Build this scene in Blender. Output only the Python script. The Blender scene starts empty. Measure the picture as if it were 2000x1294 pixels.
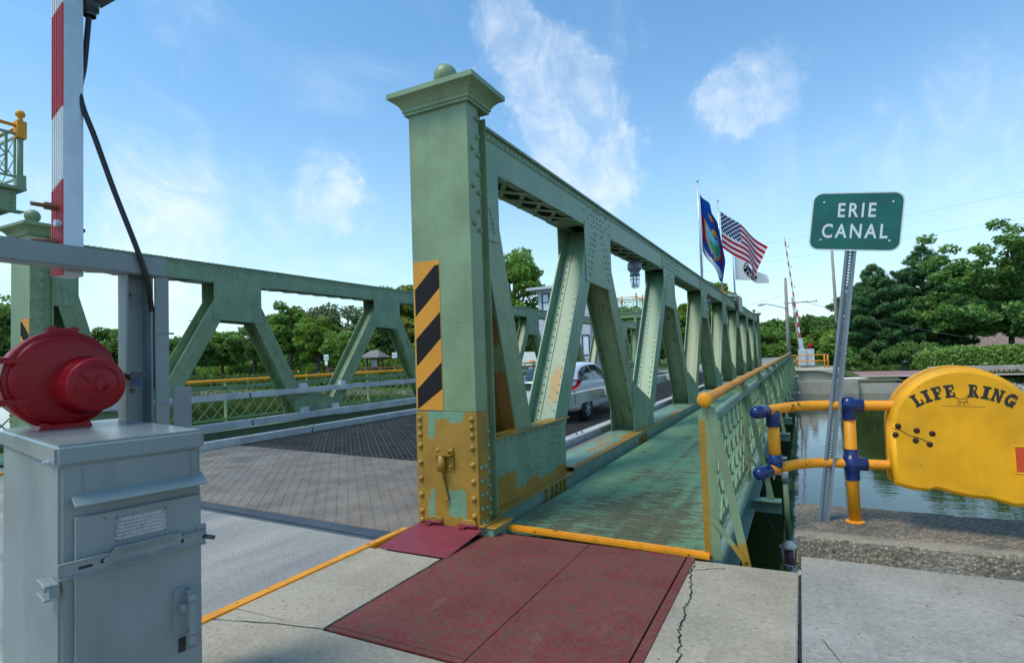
import bpy, bmesh, math, random
import numpy as np
from mathutils import Vector, Matrix
R = math.radians
random.seed(7)
rng = np.random.default_rng(11)
sc = bpy.context.scene
col = sc.collection

# ------------------------------------------------------------------ camera
cam_d = bpy.data.cameras.new('camera')
cam_d.sensor_width = 36.0
cam_d.lens = 1100.0 * 36.0 / 2000.0
cam_d.clip_end = 2000.0
cam_d.clip_start = 0.05
cam = bpy.data.objects.new('camera', cam_d)
col.objects.link(cam)
c_right = Vector((0.8894, 0.4572, -0.0351)).normalized()
c_fwd = Vector((-0.4551, 0.8889, 0.0452)).normalized()
c_up = c_right.cross(c_fwd).normalized()
c_right = c_fwd.cross(c_up).normalized()
mw = Matrix((c_right, c_up, -c_fwd)).transposed().to_4x4()
mw.translation = Vector((0, 0, 1.6))
cam.matrix_world = mw
sc.camera = cam

# ------------------------------------------------------------------ light
SUN_EL, SUN_AZ = R(60), R(214)          # azimuth clockwise from +Y
sdir = Vector((math.sin(SUN_AZ) * math.cos(SUN_EL), math.cos(SUN_AZ) * math.cos(SUN_EL), math.sin(SUN_EL)))
world = bpy.data.worlds.new('World')
sc.world = world
world.use_nodes = True
sun_d = bpy.data.lights.new('sun', 'SUN')
sun_d.energy = 2.2
sun_d.angle = R(20)
sun_d.color = (1.0, 0.885, 0.72)
sun = bpy.data.objects.new('sun', sun_d)
sun.rotation_euler = sdir.to_track_quat('Z', 'Y').to_euler()
sun.location = (0, 0, 30)
col.objects.link(sun)
sc.view_settings.view_transform = 'Standard'
sc.view_settings.look = 'None'
sc.view_settings.gamma = 1.0
sc.view_settings.use_curve_mapping = False
sc.view_settings.exposure = 0.18
SKY_STRENGTH = 0.14


# ------------------------------------------------------------------ node helpers
class NT:
    def __init__(self, tree):
        self.t = tree
        tree.nodes.clear()

    def n(self, typ, ins=None, **props):
        nd = self.t.nodes.new(typ)
        for k, v in props.items():
            setattr(nd, k, v)
        for k, v in (ins or {}).items():
            s = nd.inputs[k]
            if isinstance(v, bpy.types.NodeSocket):
                self.t.links.new(v, s)
            elif isinstance(v, (tuple, list)) and len(v) == 3 and s.type == 'RGBA':
                s.default_value = (*v, 1)
            else:
                s.default_value = v
        return nd

    def math(self, op, a, b=0.0, c=0.0, clamp=False):
        return self.n('ShaderNodeMath', {0: a, 1: b, 2: c}, operation=op, use_clamp=clamp).outputs[0]

    def mix(self, f, a, b, blend='MIX'):
        nd = self.n('ShaderNodeMix', None, data_type='RGBA', blend_type=blend)
        for s, v in ((nd.inputs[0], f), (nd.inputs[6], a), (nd.inputs[7], b)):
            if isinstance(v, bpy.types.NodeSocket):
                self.t.links.new(v, s)
            elif isinstance(v, (tuple, list)):
                s.default_value = (*v[:3], 1)
            else:
                s.default_value = v
        return nd.outputs[2]

    def ss(self, v, lo, hi):
        return self.n('ShaderNodeMapRange', {0: v, 1: lo, 2: hi, 3: 0.0, 4: 1.0}, interpolation_type='SMOOTHSTEP').outputs[0]

    def noise(self, vec, scale, detail=4.0, rough=0.55, dist=0.0):
        return self.n('ShaderNodeTexNoise', {'Vector': vec, 'Scale': scale, 'Detail': detail, 'Roughness': rough, 'Distortion': dist}).outputs[0]

    def vscale(self, vec, s):
        return self.n('ShaderNodeVectorMath', {0: vec, 1: s}, operation='MULTIPLY').outputs[0]

    def pos(self):
        return self.n('ShaderNodeNewGeometry').outputs['Position']

    def xyz(self, vec):
        o = self.n('ShaderNodeSeparateXYZ', {0: vec}).outputs
        return o[0], o[1], o[2]

    def out(self, color, rough=0.5, metal=0.0, bump=None, bstr=0.3, bdist=0.01, spec=0.5, extra=None):
        p = self.n('ShaderNodeBsdfPrincipled', {'Base Color': color, 'Roughness': rough, 'Metallic': metal, 'Specular IOR Level': spec, **(extra or {})})
        if bump is not None:
            b = self.n('ShaderNodeBump', {'Height': bump, 'Strength': bstr, 'Distance': bdist})
            self.t.links.new(b.outputs[0], p.inputs['Normal'])
        o = self.n('ShaderNodeOutputMaterial', {'Surface': p.outputs[0]})
        return p


def newmat(name):
    m = bpy.data.materials.new(name)
    m.use_nodes = True
    return m, NT(m.node_tree)


RUST = (0.11, 0.045, 0.018)


def paint(name, c, rough=0.42, var=0.16, scale=2.2, rust=0.0, spec=0.5, metal=0.0, streak=0.12, bump=0.25, grain=60.0):
    """weathered paint: soft tone drift, vertical rain streaks, brushed relief, optional rust specks"""
    m, t = newmat(name)
    p = t.pos()
    a = t.noise(p, scale, 5.0, 0.6)
    lo = tuple(v * (1 - var) for v in c)
    hi = tuple(min(1, v * (1 + var)) for v in c)
    cc = t.mix(t.ss(a, 0.3, 0.7), lo, hi)
    if streak:
        s = t.noise(t.vscale(p, (14, 14, 0.7)), 1.0, 4.0, 0.6)
        cc = t.mix(t.math('MULTIPLY', t.ss(s, 0.52, 0.78), streak), cc, tuple(v * 0.45 for v in c))
    if rust:
        r1 = t.noise(t.vscale(p, (3, 3, 1.2)), 3.2, 6.0, 0.7)
        r2 = t.noise(p, 38.0, 3.0, 0.6)
        rr = t.ss(t.math('ADD', r1, t.math('MULTIPLY', r2, 0.35)), 0.86 - rust * 0.2, 0.93 - rust * 0.2)
        cc = t.mix(rr, cc, RUST)
    b = t.noise(p, grain, 3.0, 0.6)
    rn = t.math('MULTIPLY_ADD', a, 0.25, rough - 0.12)
    t.out(cc, rn, metal, b, bump, 0.004, spec)
    return m


def patched(name, base, over, rects, ua, va, shear=0.0, rough=0.42, amp=0.05, xlim=None):
    """paint with brushed-over patches; rects are (u0,u1,v0,v1) in metres on the world axes ua, va"""
    m, t = newmat(name)
    p = t.pos()
    ax = dict(zip('xyz', t.xyz(p)))
    n1 = t.math('SUBTRACT', t.noise(t.vscale(p, (5, 5, 2)), 1.6, 3.0), 0.5)
    n2 = t.math('SUBTRACT', t.noise(t.vscale(p, (24, 24, 2.5)), 1.0, 3.0), 0.5)
    n3 = t.math('SUBTRACT', t.noise(p, 22.0, 2.0), 0.5)
    u = t.math('ADD', ax[ua], t.math('MULTIPLY_ADD', n3, amp * .35, t.math('MULTIPLY', n1, amp)))
    v = t.math('ADD', ax[va], t.math('MULTIPLY_ADD', n2, amp * 2.2, t.math('MULTIPLY', n1, amp)))
    if shear:
        u = t.math('MULTIPLY_ADD', v, shear, u)
    mask = None
    for (u0, u1, v0, v1) in rects:
        du = t.math('SUBTRACT', t.math('ABSOLUTE', t.math('SUBTRACT', u, (u0 + u1) / 2)), (u1 - u0) / 2)
        dv = t.math('SUBTRACT', t.math('ABSOLUTE', t.math('SUBTRACT', v, (v0 + v1) / 2)), (v1 - v0) / 2)
        d = t.math('MAXIMUM', du, dv)
        mask = d if mask is None else t.math('MINIMUM', mask, d)
    if xlim:
        xx = t.math('ADD', ax['x'], t.math('MULTIPLY', n2, .10))
        dx = t.math('SUBTRACT', t.math('ABSOLUTE', t.math('SUBTRACT', xx, (xlim[0] + xlim[1]) / 2)), (xlim[1] - xlim[0]) / 2)
        mask = t.math('MAXIMUM', mask, dx)
    mask = t.math('ADD', mask, t.math('MULTIPLY', t.math('SUBTRACT', t.noise(t.vscale(p, (1, 1, .35)), 75.0, 4.0, .75), .5), .05))
    k = t.math('SUBTRACT', 1.0, t.ss(mask, -0.011, 0.007))
    a = t.noise(p, 3.0, 5.0, 0.6)
    va_ = lambda c: t.mix(t.ss(a, 0.3, 0.7), tuple(x * .85 for x in c), tuple(x * 1.15 for x in c))
    cc = t.mix(k, va_(base), va_(over))
    s = t.noise(t.vscale(p, (14, 14, 0.7)), 1.0, 4.0, 0.6)
    cc = t.mix(t.math('MULTIPLY', t.ss(s, 0.55, 0.8), 0.16), cc, tuple(x * .4 for x in base))
    bb = t.math('ADD', t.noise(p, 50.0, 3.0), t.math('MULTIPLY', t.ss(t.noise(p, 7.0, 3.0), .55, .6), 0.6))
    t.out(cc, t.math('MULTIPLY_ADD', a, 0.2, rough - .1), 0.0, bb, 0.35, 0.004)
    return m


GREEN = (0.188, 0.264, 0.138)
OCHRE = (0.315, 0.172, 0.016)
TEAL = (0.135, 0.335, 0.225)
M = {}
M['green'] = paint('green_paint', GREEN, rust=0.06, streak=0.2)
M['green_rust'] = paint('green_paint_rusting', GREEN, rust=0.55, streak=0.2)
M['green_chord'] = paint('green_paint_chord', (0.185, 0.28, 0.162), rust=0.12, streak=0.25)
M['ochre'] = paint('ochre_primer', OCHRE, var=0.2, rust=0.0)
M['orange'] = paint('orange_paint', (0.74, 0.29, 0.010), rough=0.48, var=0.14, streak=0.16, rust=0.16, spec=0.35)
M['orange_worn'] = paint('orange_paint_worn', (0.76, 0.29, 0.012), spec=0.35, rough=0.52, var=0.12, rust=0.45)
M['navy'] = paint('navy_paint', (0.005, 0.022, 0.12), rough=0.25, var=0.12, streak=0.0)
M['grey'] = paint('grey_cabinet_paint', (0.20, 0.235, 0.23), rough=0.4, var=0.12, rust=0.04, streak=0.22, grain=85.0, bump=0.4)
M['grey_lid'] = paint('grey_lid_paint', (0.20, 0.24, 0.245), rough=0.22, var=0.06, streak=0.0, grain=80.0, bump=0.25)
M['red'] = paint('red_enamel', (0.27, 0.003, 0.008), rough=0.32, spec=0.28, var=0.12, streak=0.0, grain=30.0, bump=0.14)
M['galv'] = paint('galvanised_steel', (0.50, 0.55, 0.58), rough=0.45, var=0.12, metal=0.35, streak=0.22)
M['galv_rusty'] = paint('galvanised_weathered', (0.50, 0.505, 0.49), rough=0.5, var=0.16, metal=0.2, streak=0.3, rust=0.25)
M['steel_dark'] = paint('dark_steel', (0.05, 0.06, 0.075), rough=0.42, var=0.25, metal=0.3)
M['grating'] = paint('grating_steel', (0.11, 0.095, 0.085), rough=0.5, var=0.3, metal=0.2, rust=0.5)
M['strip_steel'] = paint('worn_strip_steel', (0.40, 0.355, 0.315), rough=0.5, var=0.3, metal=0.2, rust=0.2)
M['bearing'] = paint('bearing_bar_paint', (0.10, 0.17, 0.115), rough=0.6, var=0.3, rust=0.6)
M['bar_blue'] = paint('worn_blue_grey_bar', (0.075, 0.085, 0.11), rough=0.4, var=0.25, metal=0.3)
M['black'] = paint('black_rubber', (0.012, 0.012, 0.014), rough=0.5, var=0.2, streak=0)
M['bolt_rust'] = paint('rusty_bolt', (0.16, 0.075, 0.04), rough=0.6, var=0.3)
M['bolt_dark'] = paint('dark_rusty_bolt', (0.05, 0.025, 0.018), rough=0.7, var=0.3, spec=0.2)
M['teal'] = paint('teal_paint', TEAL, rust=0.2, streak=0.25)
M['teal_grey'] = paint('teal_grey_paint', (0.165, 0.265, 0.195), rust=0.15, streak=0.3)
M['white'] = paint('white_paint', (0.78, 0.78, 0.76), rough=0.45, var=0.05, streak=0.06)
M['alu'] = paint('brushed_aluminium', (0.52, 0.57, 0.61), rough=0.42, var=0.1, metal=0.5, scale=6.0)
M['post_steel'] = paint('dull_galvanised_post', (0.20, 0.235, 0.26), rough=0.45, var=0.15, metal=0.3, streak=0.15)
M['hazard'] = paint('hazard_sheeting', (0.62, 0.245, 0.012), rough=0.5, var=0.07, streak=0.06)
M['hazard_black'] = paint('hazard_black', (0.012, 0.011, 0.011), spec=0.2, rough=0.7, var=0.2, rust=0.12)
M['refl_red'] = paint('red_sheeting', (0.46, 0.045, 0.05), rough=0.4, var=0.06, streak=0.0)
M['refl_white'] = paint('white_sheeting', (0.66, 0.68, 0.68), rough=0.4, var=0.05, streak=0.0)
M['sign_green'] = paint('sign_green_sheeting', (0.0008, 0.092, 0.070), rough=0.32, var=0.2, scale=3.5, streak=0.0, bump=0.05)
M['sign_white'] = paint('sign_white_sheeting', (0.62, 0.65, 0.68), rough=0.4, var=0.05, streak=0.0)
M['ring_yellow'] = paint('yellow_plastic', (0.76, 0.34, 0.003), rough=0.5, var=0.13, scale=3.0, streak=0.16, grain=90.0, rust=0.05, spec=0.35)
M['ring_red'] = paint('orange_red_plastic', (0.62, 0.06, 0.008), rough=0.35, var=0.05, streak=0)
M['ink'] = paint('black_print', (0.018, 0.014, 0.012), rough=0.5, var=0.1, streak=0)
M['wood_pole'] = paint('weathered_pole_wood', (0.30, 0.265, 0.24), rough=0.8, var=0.2, scale=4.0, streak=0.4)
M['brown_wood'] = paint('brown_stained_wood', (0.16, 0.062, 0.038), rough=0.6, var=0.2)
M['shingle'] = paint('grey_shingles', (0.21, 0.20, 0.20), rough=0.85, var=0.25, scale=9.0)
M['roof_brown'] = paint('brown_shingles', (0.235, 0.155, 0.125), rough=0.85, var=0.2, scale=3.0)
M['siding'] = paint('pale_grey_siding', (0.52, 0.52, 0.56), rough=0.6, var=0.05, streak=0.1)
M['trim_blue'] = paint('blue_trim', (0.02, 0.045, 0.17), rough=0.4, var=0.1, streak=0)
M['blind'] = paint('white_window_blind', (0.62, 0.68, 0.70), rough=0.25, var=0.06, streak=0)
M['plate'] = paint('etched_plate', (0.24, 0.255, 0.25), rough=0.4, var=0.15, metal=0.3, scale=12.0)
M['bin_green'] = paint('dark_bin_paint', (0.012, 0.02, 0.018), rough=0.4, var=0.1, streak=0)
M['bark'] = paint('tree_bark', (0.11, 0.085, 0.065), rough=0.9, var=0.3, scale=4.0, bump=0.8, grain=20.0)
M['bark_pale'] = paint('pale_bark', (0.25, 0.21, 0.17), rough=0.9, var=0.3, scale=4.0)
M['tyre'] = paint('tyre_rubber', (0.014, 0.014, 0.016), rough=0.7, var=0.2, streak=0)
M['flag_pole'] = paint('pole_aluminium', (0.62, 0.64, 0.66), rough=0.35, metal=0.5, var=0.05, streak=0)
M['stone'] = paint('grey_rock', (0.34, 0.33, 0.31), rough=0.85, var=0.35, scale=1.6, streak=0, bump=0.8, grain=9.0)
M['stone_brown'] = paint('brown_rock', (0.15, 0.13, 0.10), rough=0.9, var=0.4, scale=1.6, streak=0, bump=0.8, grain=9.0)
M['drum'] = paint('orange_drum_plastic', (0.75, 0.14, 0.015), rough=0.45, var=0.05)

# car paint and glass
m, t = newmat('silver_car_paint')
t.out((0.74, 0.76, 0.82), 0.3, 0.15, extra={'Coat Weight': 0.6, 'Coat Roughness': 0.08})
M['car'] = m
m, t = newmat('dark_glass')
t.out((0.02, 0.035, 0.04), 0.05, 0.0, spec=0.8)
M['glass'] = m
m, t = newmat('tail_lamp_lens')
t.out((0.42, 0.008, 0.02), 0.12, 0.0, spec=0.7)
M['tail'] = m
m, t = newmat('clear_lamp_glass')
p_ = t.out((0.82, 0.86, 0.88), 0.08, 0.0, extra={'Transmission Weight': 0.85, 'IOR': 1.3})
M['clear'] = m
m, t = newmat('smoked_lens')
p_ = t.out((0.55, 0.52, 0.50), 0.12, 0.0, extra={'Transmission Weight': 0.8, 'IOR': 1.2})
M['smoked'] = m


def concrete(name, c, scale=1.0, speck=0.35, stain=(0.30, 0.25, 0.19), stain_amt=0.35, rough=0.85):
    m, t = newmat(name)
    p = t.pos()
    a = t.noise(p, 1.3 * scale, 6.0, 0.65)
    b = t.noise(p, 9.0 * scale, 5.0, 0.7)
    f = t.noise(p, 190.0, 3.0, 0.7)
    g = t.noise(p, 70.0, 3.0, 0.7)
    cc = t.mix(t.ss(a, 0.3, 0.7), tuple(v * .82 for v in c), tuple(v * 1.12 for v in c))
    cc = t.mix(t.math('MULTIPLY', t.ss(b, 0.5, 0.75), stain_amt), cc, stain)
    mo = t.noise(p, 30.0, 6.0, .78)
    cc = t.mix(t.math('MULTIPLY', t.ss(mo, .52, .66), .75), cc, tuple(v * .48 for v in c))
    cc = t.mix(t.math('MULTIPLY', t.ss(mo, .47, .36), .6), cc, tuple(min(1, v * 1.35) for v in c))
    bl = t.noise(p, 3.1, 5.0, .7, .6)
    cc = t.mix(t.math('MULTIPLY', t.ss(bl, .53, .68), .38), cc, tuple(v * .60 for v in c))
    cc = t.mix(t.math('MULTIPLY', t.ss(f, 0.56, 0.68), speck), cc, tuple(v * .35 for v in c))
    cc = t.mix(t.math('MULTIPLY', t.ss(g, 0.60, 0.72), speck * .7), cc, tuple(min(1, v * 1.6) for v in c))
    # scattered dark pits and grit
    vo = t.n('ShaderNodeTexVoronoi', {'Vector': p, 'Scale': 11.0})
    pick = t.math('GREATER_THAN', t.xyz(vo.outputs['Color'])[0], 0.93)
    pit = t.math('MULTIPLY', t.math('LESS_THAN', vo.outputs['Distance'], 0.09), pick)
    cc = t.mix(t.math('MULTIPLY', pit, .75), cc, (0.05, 0.045, 0.04))
    h = t.math('ADD', t.math('MULTIPLY', f, .6), t.math('MULTIPLY', b, .8))
    t.out(cc, rough, 0.0, h, 0.45, 0.006, 0.25)
    return m


M['concrete'] = concrete('warm_sidewalk_concrete', (0.37, 0.318, 0.245))
M['concrete_grey'] = concrete('grey_sidewalk_concrete', (0.33, 0.308, 0.275), stain=(0.24, 0.25, 0.26), stain_amt=.3)
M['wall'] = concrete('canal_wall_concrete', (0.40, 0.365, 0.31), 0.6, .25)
M['wall_pale'] = concrete('apron_concrete', (0.50, 0.45, 0.37), 0.6, .2)  # paler concrete than the canal wall, for the apron and towpath edge
M['brickwalk'] = concrete('rose_paver_path', (0.34, 0.20, 0.19), 1.0, .2, (0.3, .2, .18), .2)
M['path'] = concrete('grey_path_gravel', (0.36, 0.35, 0.34), 0.5, .2)


def asphalt():
    m, t = newmat('worn_asphalt')
    p = t.pos()
    a = t.noise(t.vscale(p, (1.0, .25, 1)), 1.5, 5.0, .6)
    f = t.noise(p, 120.0, 2.0, .8)
    v = t.n('ShaderNodeTexVoronoi', {'Vector': p, 'Scale': 85.0}, feature='F1')
    cc = t.mix(t.ss(a, .3, .72), (0.25, 0.245, 0.235), (0.41, 0.38, 0.335))
    f2 = t.noise(p, 48.0, 5.0, .8)
    cc = t.mix(t.math('MULTIPLY', t.ss(f2, .50, .62), .5), cc, (0.10, 0.11, 0.125))
    cc = t.mix(t.math('MULTIPLY', t.ss(f, .5, .68), .55), cc, (0.09, 0.10, 0.115))
    cc = t.mix(t.math('MULTIPLY', t.ss(v.outputs['Distance'], .28, .05), .4), cc, (0.38, 0.36, 0.34))
    t.out(cc, .85, 0, t.math('ADD', f, v.outputs['Distance']), .5, .006, .3)
    return m


M['asphalt'] = asphalt()


def aggregate():
    m, t = newmat('exposed_aggregate_kerb')
    p = t.pos()
    v = t.n('ShaderNodeTexVoronoi', {'Vector': p, 'Scale': 44.0, 'Randomness': 1.0})
    v2 = t.n('ShaderNodeTexVoronoi', {'Vector': p, 'Scale': 150.0})
    x, y, z = t.xyz(v.outputs['Color'])
    cc = t.mix(x, (0.10, 0.076, 0.052), (0.46, 0.36, 0.25))
    cc = t.mix(t.math('MULTIPLY', t.math('GREATER_THAN', y, .92), .7), cc, (0.34, 0.22, 0.13))
    cc = t.mix(t.ss(v.outputs['Distance'], .36, .62), cc, (0.17, 0.15, 0.12))
    a = t.noise(p, 3.0, 5.0, .65)
    cement = t.mix(t.noise(p, 60.0, 3.0), (0.26, 0.23, 0.19), (0.36, 0.32, 0.27))
    cc = t.mix(t.math('MULTIPLY', t.ss(a, .5, .66), .75), cc, cement)
    b = t.noise(t.vscale(p, (1, 1.6, 1)), 2.0, 6.0, .7)
    nz = t.xyz(t.n('ShaderNodeNewGeometry').outputs['Normal'])[2]
    lichen = t.math('MULTIPLY', t.ss(b, .46, .62), t.ss(nz, .6, .9))
    cc = t.mix(t.math('MULTIPLY', lichen, .5), cc, (0.065, 0.065, 0.07))
    py_ = t.xyz(p)[1]
    band = t.math('MULTIPLY', t.math('MULTIPLY', t.ss(nz, .55, .9), t.math('SUBTRACT', 1.0, t.ss(t.math('ADD', py_, t.math('MULTIPLY', a, .25)), 5.07, 5.20))), .8)
    cc = t.mix(band, cc, t.mix(t.noise(p, 40.0, 4.0, .7), (0.24, 0.20, 0.15), (0.46, 0.40, 0.31)))
    rs = t.noise(p, 4.2, 4.0, .7)
    cc = t.mix(t.math('MULTIPLY', t.ss(rs, .7, .76), .7), cc, (0.17, 0.06, 0.02))
    h = t.math('ADD', t.math('SUBTRACT', 1.0, v.outputs['Distance']), t.math('MULTIPLY', v2.outputs['Distance'], -.4))
    t.out(cc, .85, 0, h, 1.0, .012, .25)
    return m


M['aggregate'] = aggregate()


def tread_plate(name, c, clean):
    """red diamond tread plate: alternating raised lozenges, dirt in the low ground"""
    m, t = newmat(name)
    p = t.pos()
    x, y, z = t.xyz(p)
    S = 24.0
    u = t.math('MULTIPLY', t.math('ADD', x, y), S * .7071)
    v = t.math('MULTIPLY', t.math('SUBTRACT', x, y), S * .7071)
    fu = t.math('SUBTRACT', t.math('FRACT', t.math('ADD', u, 100.0)), .5)
    fv = t.math('SUBTRACT', t.math('FRACT', t.math('ADD', v, 100.0)), .5)
    par = t.math('MODULO', t.math('ADD', t.math('FLOOR', t.math('ADD', u, 100.0)), t.math('FLOOR', t.math('ADD', v, 100.0))), 2.0)
    a = t.math('ADD', t.math('MULTIPLY', fu, par), t.math('MULTIPLY', fv, t.math('SUBTRACT', 1.0, par)))
    b = t.math('ADD', t.math('MULTIPLY', fv, par), t.math('MULTIPLY', fu, t.math('SUBTRACT', 1.0, par)))
    e = t.math('ADD', t.math('POWER', t.math('DIVIDE', a, .46), 2.0), t.math('POWER', t.math('DIVIDE', b, .15), 2.0))
    loz = t.math('SUBTRACT', 1.0, t.ss(e, .5, 1.1))
    n1 = t.noise(p, 1.8, 6.0, .7)
    n2 = t.noise(p, 26.0, 4.0, .7)
    n4 = t.noise(t.vscale(p, (1.0, .35, 1)), 6.0, 4.0, .6)
    cc = t.mix(t.ss(n1, .3, .7), tuple(v_ * .82 for v_ in c), tuple(v_ * 1.15 for v_ in c))
    dirt = t.math('MULTIPLY', t.ss(n2, .40, .60), t.ss(n1, .30, .60))
    cc = t.mix(t.math('MULTIPLY', dirt, .75 * clean), cc, (0.13, 0.075, 0.048))
    n3 = t.noise(p, 55.0, 3.0, .7)
    cc = t.mix(t.math('MULTIPLY', loz, .30 * clean), cc, tuple(min(1, v_ * 2.0) for v_ in c))
    n5 = t.noise(p, 11.0, 5.0, .75)
    cc = t.mix(t.math('MULTIPLY', t.ss(n5, .48, .64), .75 * clean), cc, (0.115, 0.070, 0.046))
    edge = t.math('MULTIPLY', t.math('MULTIPLY', loz, t.ss(n3, .52, .66)), .8 * clean)
    cc = t.mix(edge, cc, (0.04, 0.032, 0.03))
    cc = t.mix(t.math('MULTIPLY', t.ss(n4, .6, .72), .35 * clean), cc, (0.22, 0.13, 0.085))
    h = t.math('ADD', loz, t.math('MULTIPLY', n2, .25))
    t.out(cc, t.math('MULTIPLY_ADD', n1, .3, .40 + .18 * clean), 0, h, .55, .004, .42 - .2 * clean)
    return m


M['red_plate'] = tread_plate('maroon_tread_plate', (0.18, 0.036, 0.036), 1.0)
M['red_plate_clean'] = tread_plate('fresh_maroon_tread_plate', (0.22, 0.026, 0.044), 0.12)


def walkway_mat():
    m, t = newmat('worn_teal_walkway')
    p = t.pos()
    x, y, z = t.xyz(p)
    a = t.noise(t.vscale(p, (3.2, 62, 1)), 1.0, 4.0, .65)
    b = t.noise(t.vscale(p, (1.6, .8, 1)), 1.4, 4.0, .6)
    c = t.noise(p, 34.0, 3.0, .7)
    lane = t.n('ShaderNodeTexNoise', {'Vector': t.vscale(p, (5.5, .06, 1)), 'Scale': 1.0, 'Detail': 3.0}).outputs[0]
    near = t.math('MULTIPLY', t.math('SUBTRACT', 1.0, t.ss(y, 4.6, 7.5)), .10)
    mid = t.math('MULTIPLY', t.math('SUBTRACT', 1.0, t.ss(t.math('ABSOLUTE', t.math('ADD', x, 1.65)), .35, .95)), .09)
    w = t.math('ADD', t.math('ADD', t.math('MULTIPLY', a, .55), t.math('MULTIPLY', b, .35)), t.math('MULTIPLY_ADD', c, .18, t.math('MULTIPLY', lane, .22)))
    w = t.math('ADD', w, t.math('ADD', near, mid))
    k = t.math('MULTIPLY', t.ss(w, .715, .82), .82)
    tc = t.mix(t.ss(b, .3, .7), (0.165, 0.325, 0.185), (0.265, 0.45, 0.26))
    cc = t.mix(k, tc, t.mix(t.ss(c, .4, .6), (0.055, 0.032, 0.020), (0.135, 0.085, 0.05)))
    t.out(cc, .6, 0, c, .4, .004, .35)
    return m


M['walk'] = walkway_mat()


def filled_deck():
    m, t = newmat('concrete_filled_grating')
    p = t.pos()
    a = t.noise(p, 1.4, 6.0, .65)
    b = t.noise(p, 9.0, 5.0, .7)
    cc = t.mix(t.ss(a, .32, .68), (0.145, 0.125, 0.11), (0.26, 0.195, 0.145))
    cc = t.mix(t.math('MULTIPLY', t.ss(t.noise(p, .9, 4.0), .5, .68), .5), cc, (0.24, 0.155, 0.105))
    cc = t.mix(t.math('MULTIPLY', t.ss(b, .5, .7), .4), cc, (0.20, 0.185, 0.175))
    t.out(cc, .75, 0, b, .5, .006, .3)
    return m


M['fill'] = filled_deck()


def water_mat():
    m, t = newmat('canal_water')
    p = t.pos()
    n1 = t.noise(t.vscale(p, (1.0, 2.2, 1)), 1.1, 4.0, .55)
    n2 = t.noise(t.vscale(p, (1, 1.8, 1)), 5.0, 3.0, .5)
    h = t.math('ADD', t.math('MULTIPLY', n1, 1.0), t.math('MULTIPLY', n2, .12))
    t.out((0.034, 0.046, 0.012), .015, 0, h, .10, .05, .7, extra={'IOR': 1.33, 'Specular Tint': (0.52, 0.85, 1.0, 1.0)})
    return m


M['water'] = water_mat()


def ground_mat(name, c1, c2, c3):
    m, t = newmat(name)
    p = t.pos()
    a = t.noise(p, .35, 6.0, .65)
    b = t.noise(p, 6.0, 5.0, .7)
    cc = t.mix(t.ss(a, .35, .65), c1, c2)
    cc = t.mix(t.math('MULTIPLY', t.ss(b, .5, .7), .6), cc, c3)
    t.out(cc, .95, 0, b, .8, .05, .1)
    return m


M['grass'] = ground_mat('rough_grass', (0.055, 0.095, 0.022), (0.085, 0.12, 0.035), (0.13, 0.12, 0.06))


def leaf_mat(name, c1, c2, c3=None, c3amt=0.0, transl=0.48):
    m, t = newmat(name)
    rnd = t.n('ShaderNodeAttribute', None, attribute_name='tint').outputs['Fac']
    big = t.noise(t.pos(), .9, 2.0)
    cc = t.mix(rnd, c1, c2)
    if c3:
        cc = t.mix(t.math('MULTIPLY', t.ss(big, .5, .62), c3amt), cc, c3)
    d = t.n('ShaderNodeBsdfPrincipled', {'Base Color': cc, 'Roughness': .55, 'Specular IOR Level': .3})
    tr = t.n('ShaderNodeBsdfTranslucent', {'Color': t.mix(.5, cc, (0.16, 0.2, 0.02))})
    mx = t.n('ShaderNodeMixShader', {0: transl, 1: d.outputs[0], 2: tr.outputs[0]})
    t.n('ShaderNodeOutputMaterial', {'Surface': mx.outputs[0]})
    return m


M['leaf_mid'] = leaf_mat('mid_green_leaves', (0.1318, 0.2636, 0.0507), (0.3042, 0.5070, 0.1014))
M['leaf_dark'] = leaf_mat('dark_green_leaves', (0.0946, 0.2002, 0.0528), (0.2213, 0.3895, 0.0884))
M['leaf_bright'] = leaf_mat('bright_green_leaves', (0.1455, 0.2645, 0.0397), (0.2645, 0.4232, 0.0661))
M['leaf_grey'] = leaf_mat('grey_green_willow_leaves', (0.1587, 0.2183, 0.1125), (0.2909, 0.3703, 0.1984))
M['leaf_yellow'] = leaf_mat('yellowing_leaves', (0.1323, 0.2314, 0.0397), (0.2380, 0.3438, 0.0595), (0.5554, 0.3967, 0.0529), .8)
M['needle'] = leaf_mat('pine_needles', (0.0432, 0.1224, 0.0432), (0.1350, 0.2700, 0.0864), transl=.15)
M['leaf_hedge'] = leaf_mat('hedge_leaves', (0.1346, 0.2542, 0.0449), (0.2841, 0.4485, 0.0971), transl=.25)
M['leaf_locust'] = leaf_mat('locust_leaflets', (0.0966, 0.2318, 0.0580), (0.2415, 0.4250, 0.1063), transl=.35)
M['grass_blade'] = leaf_mat('grass_blades', (0.06, 0.115, 0.02), (0.14, 0.19, 0.045), transl=.3)


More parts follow.
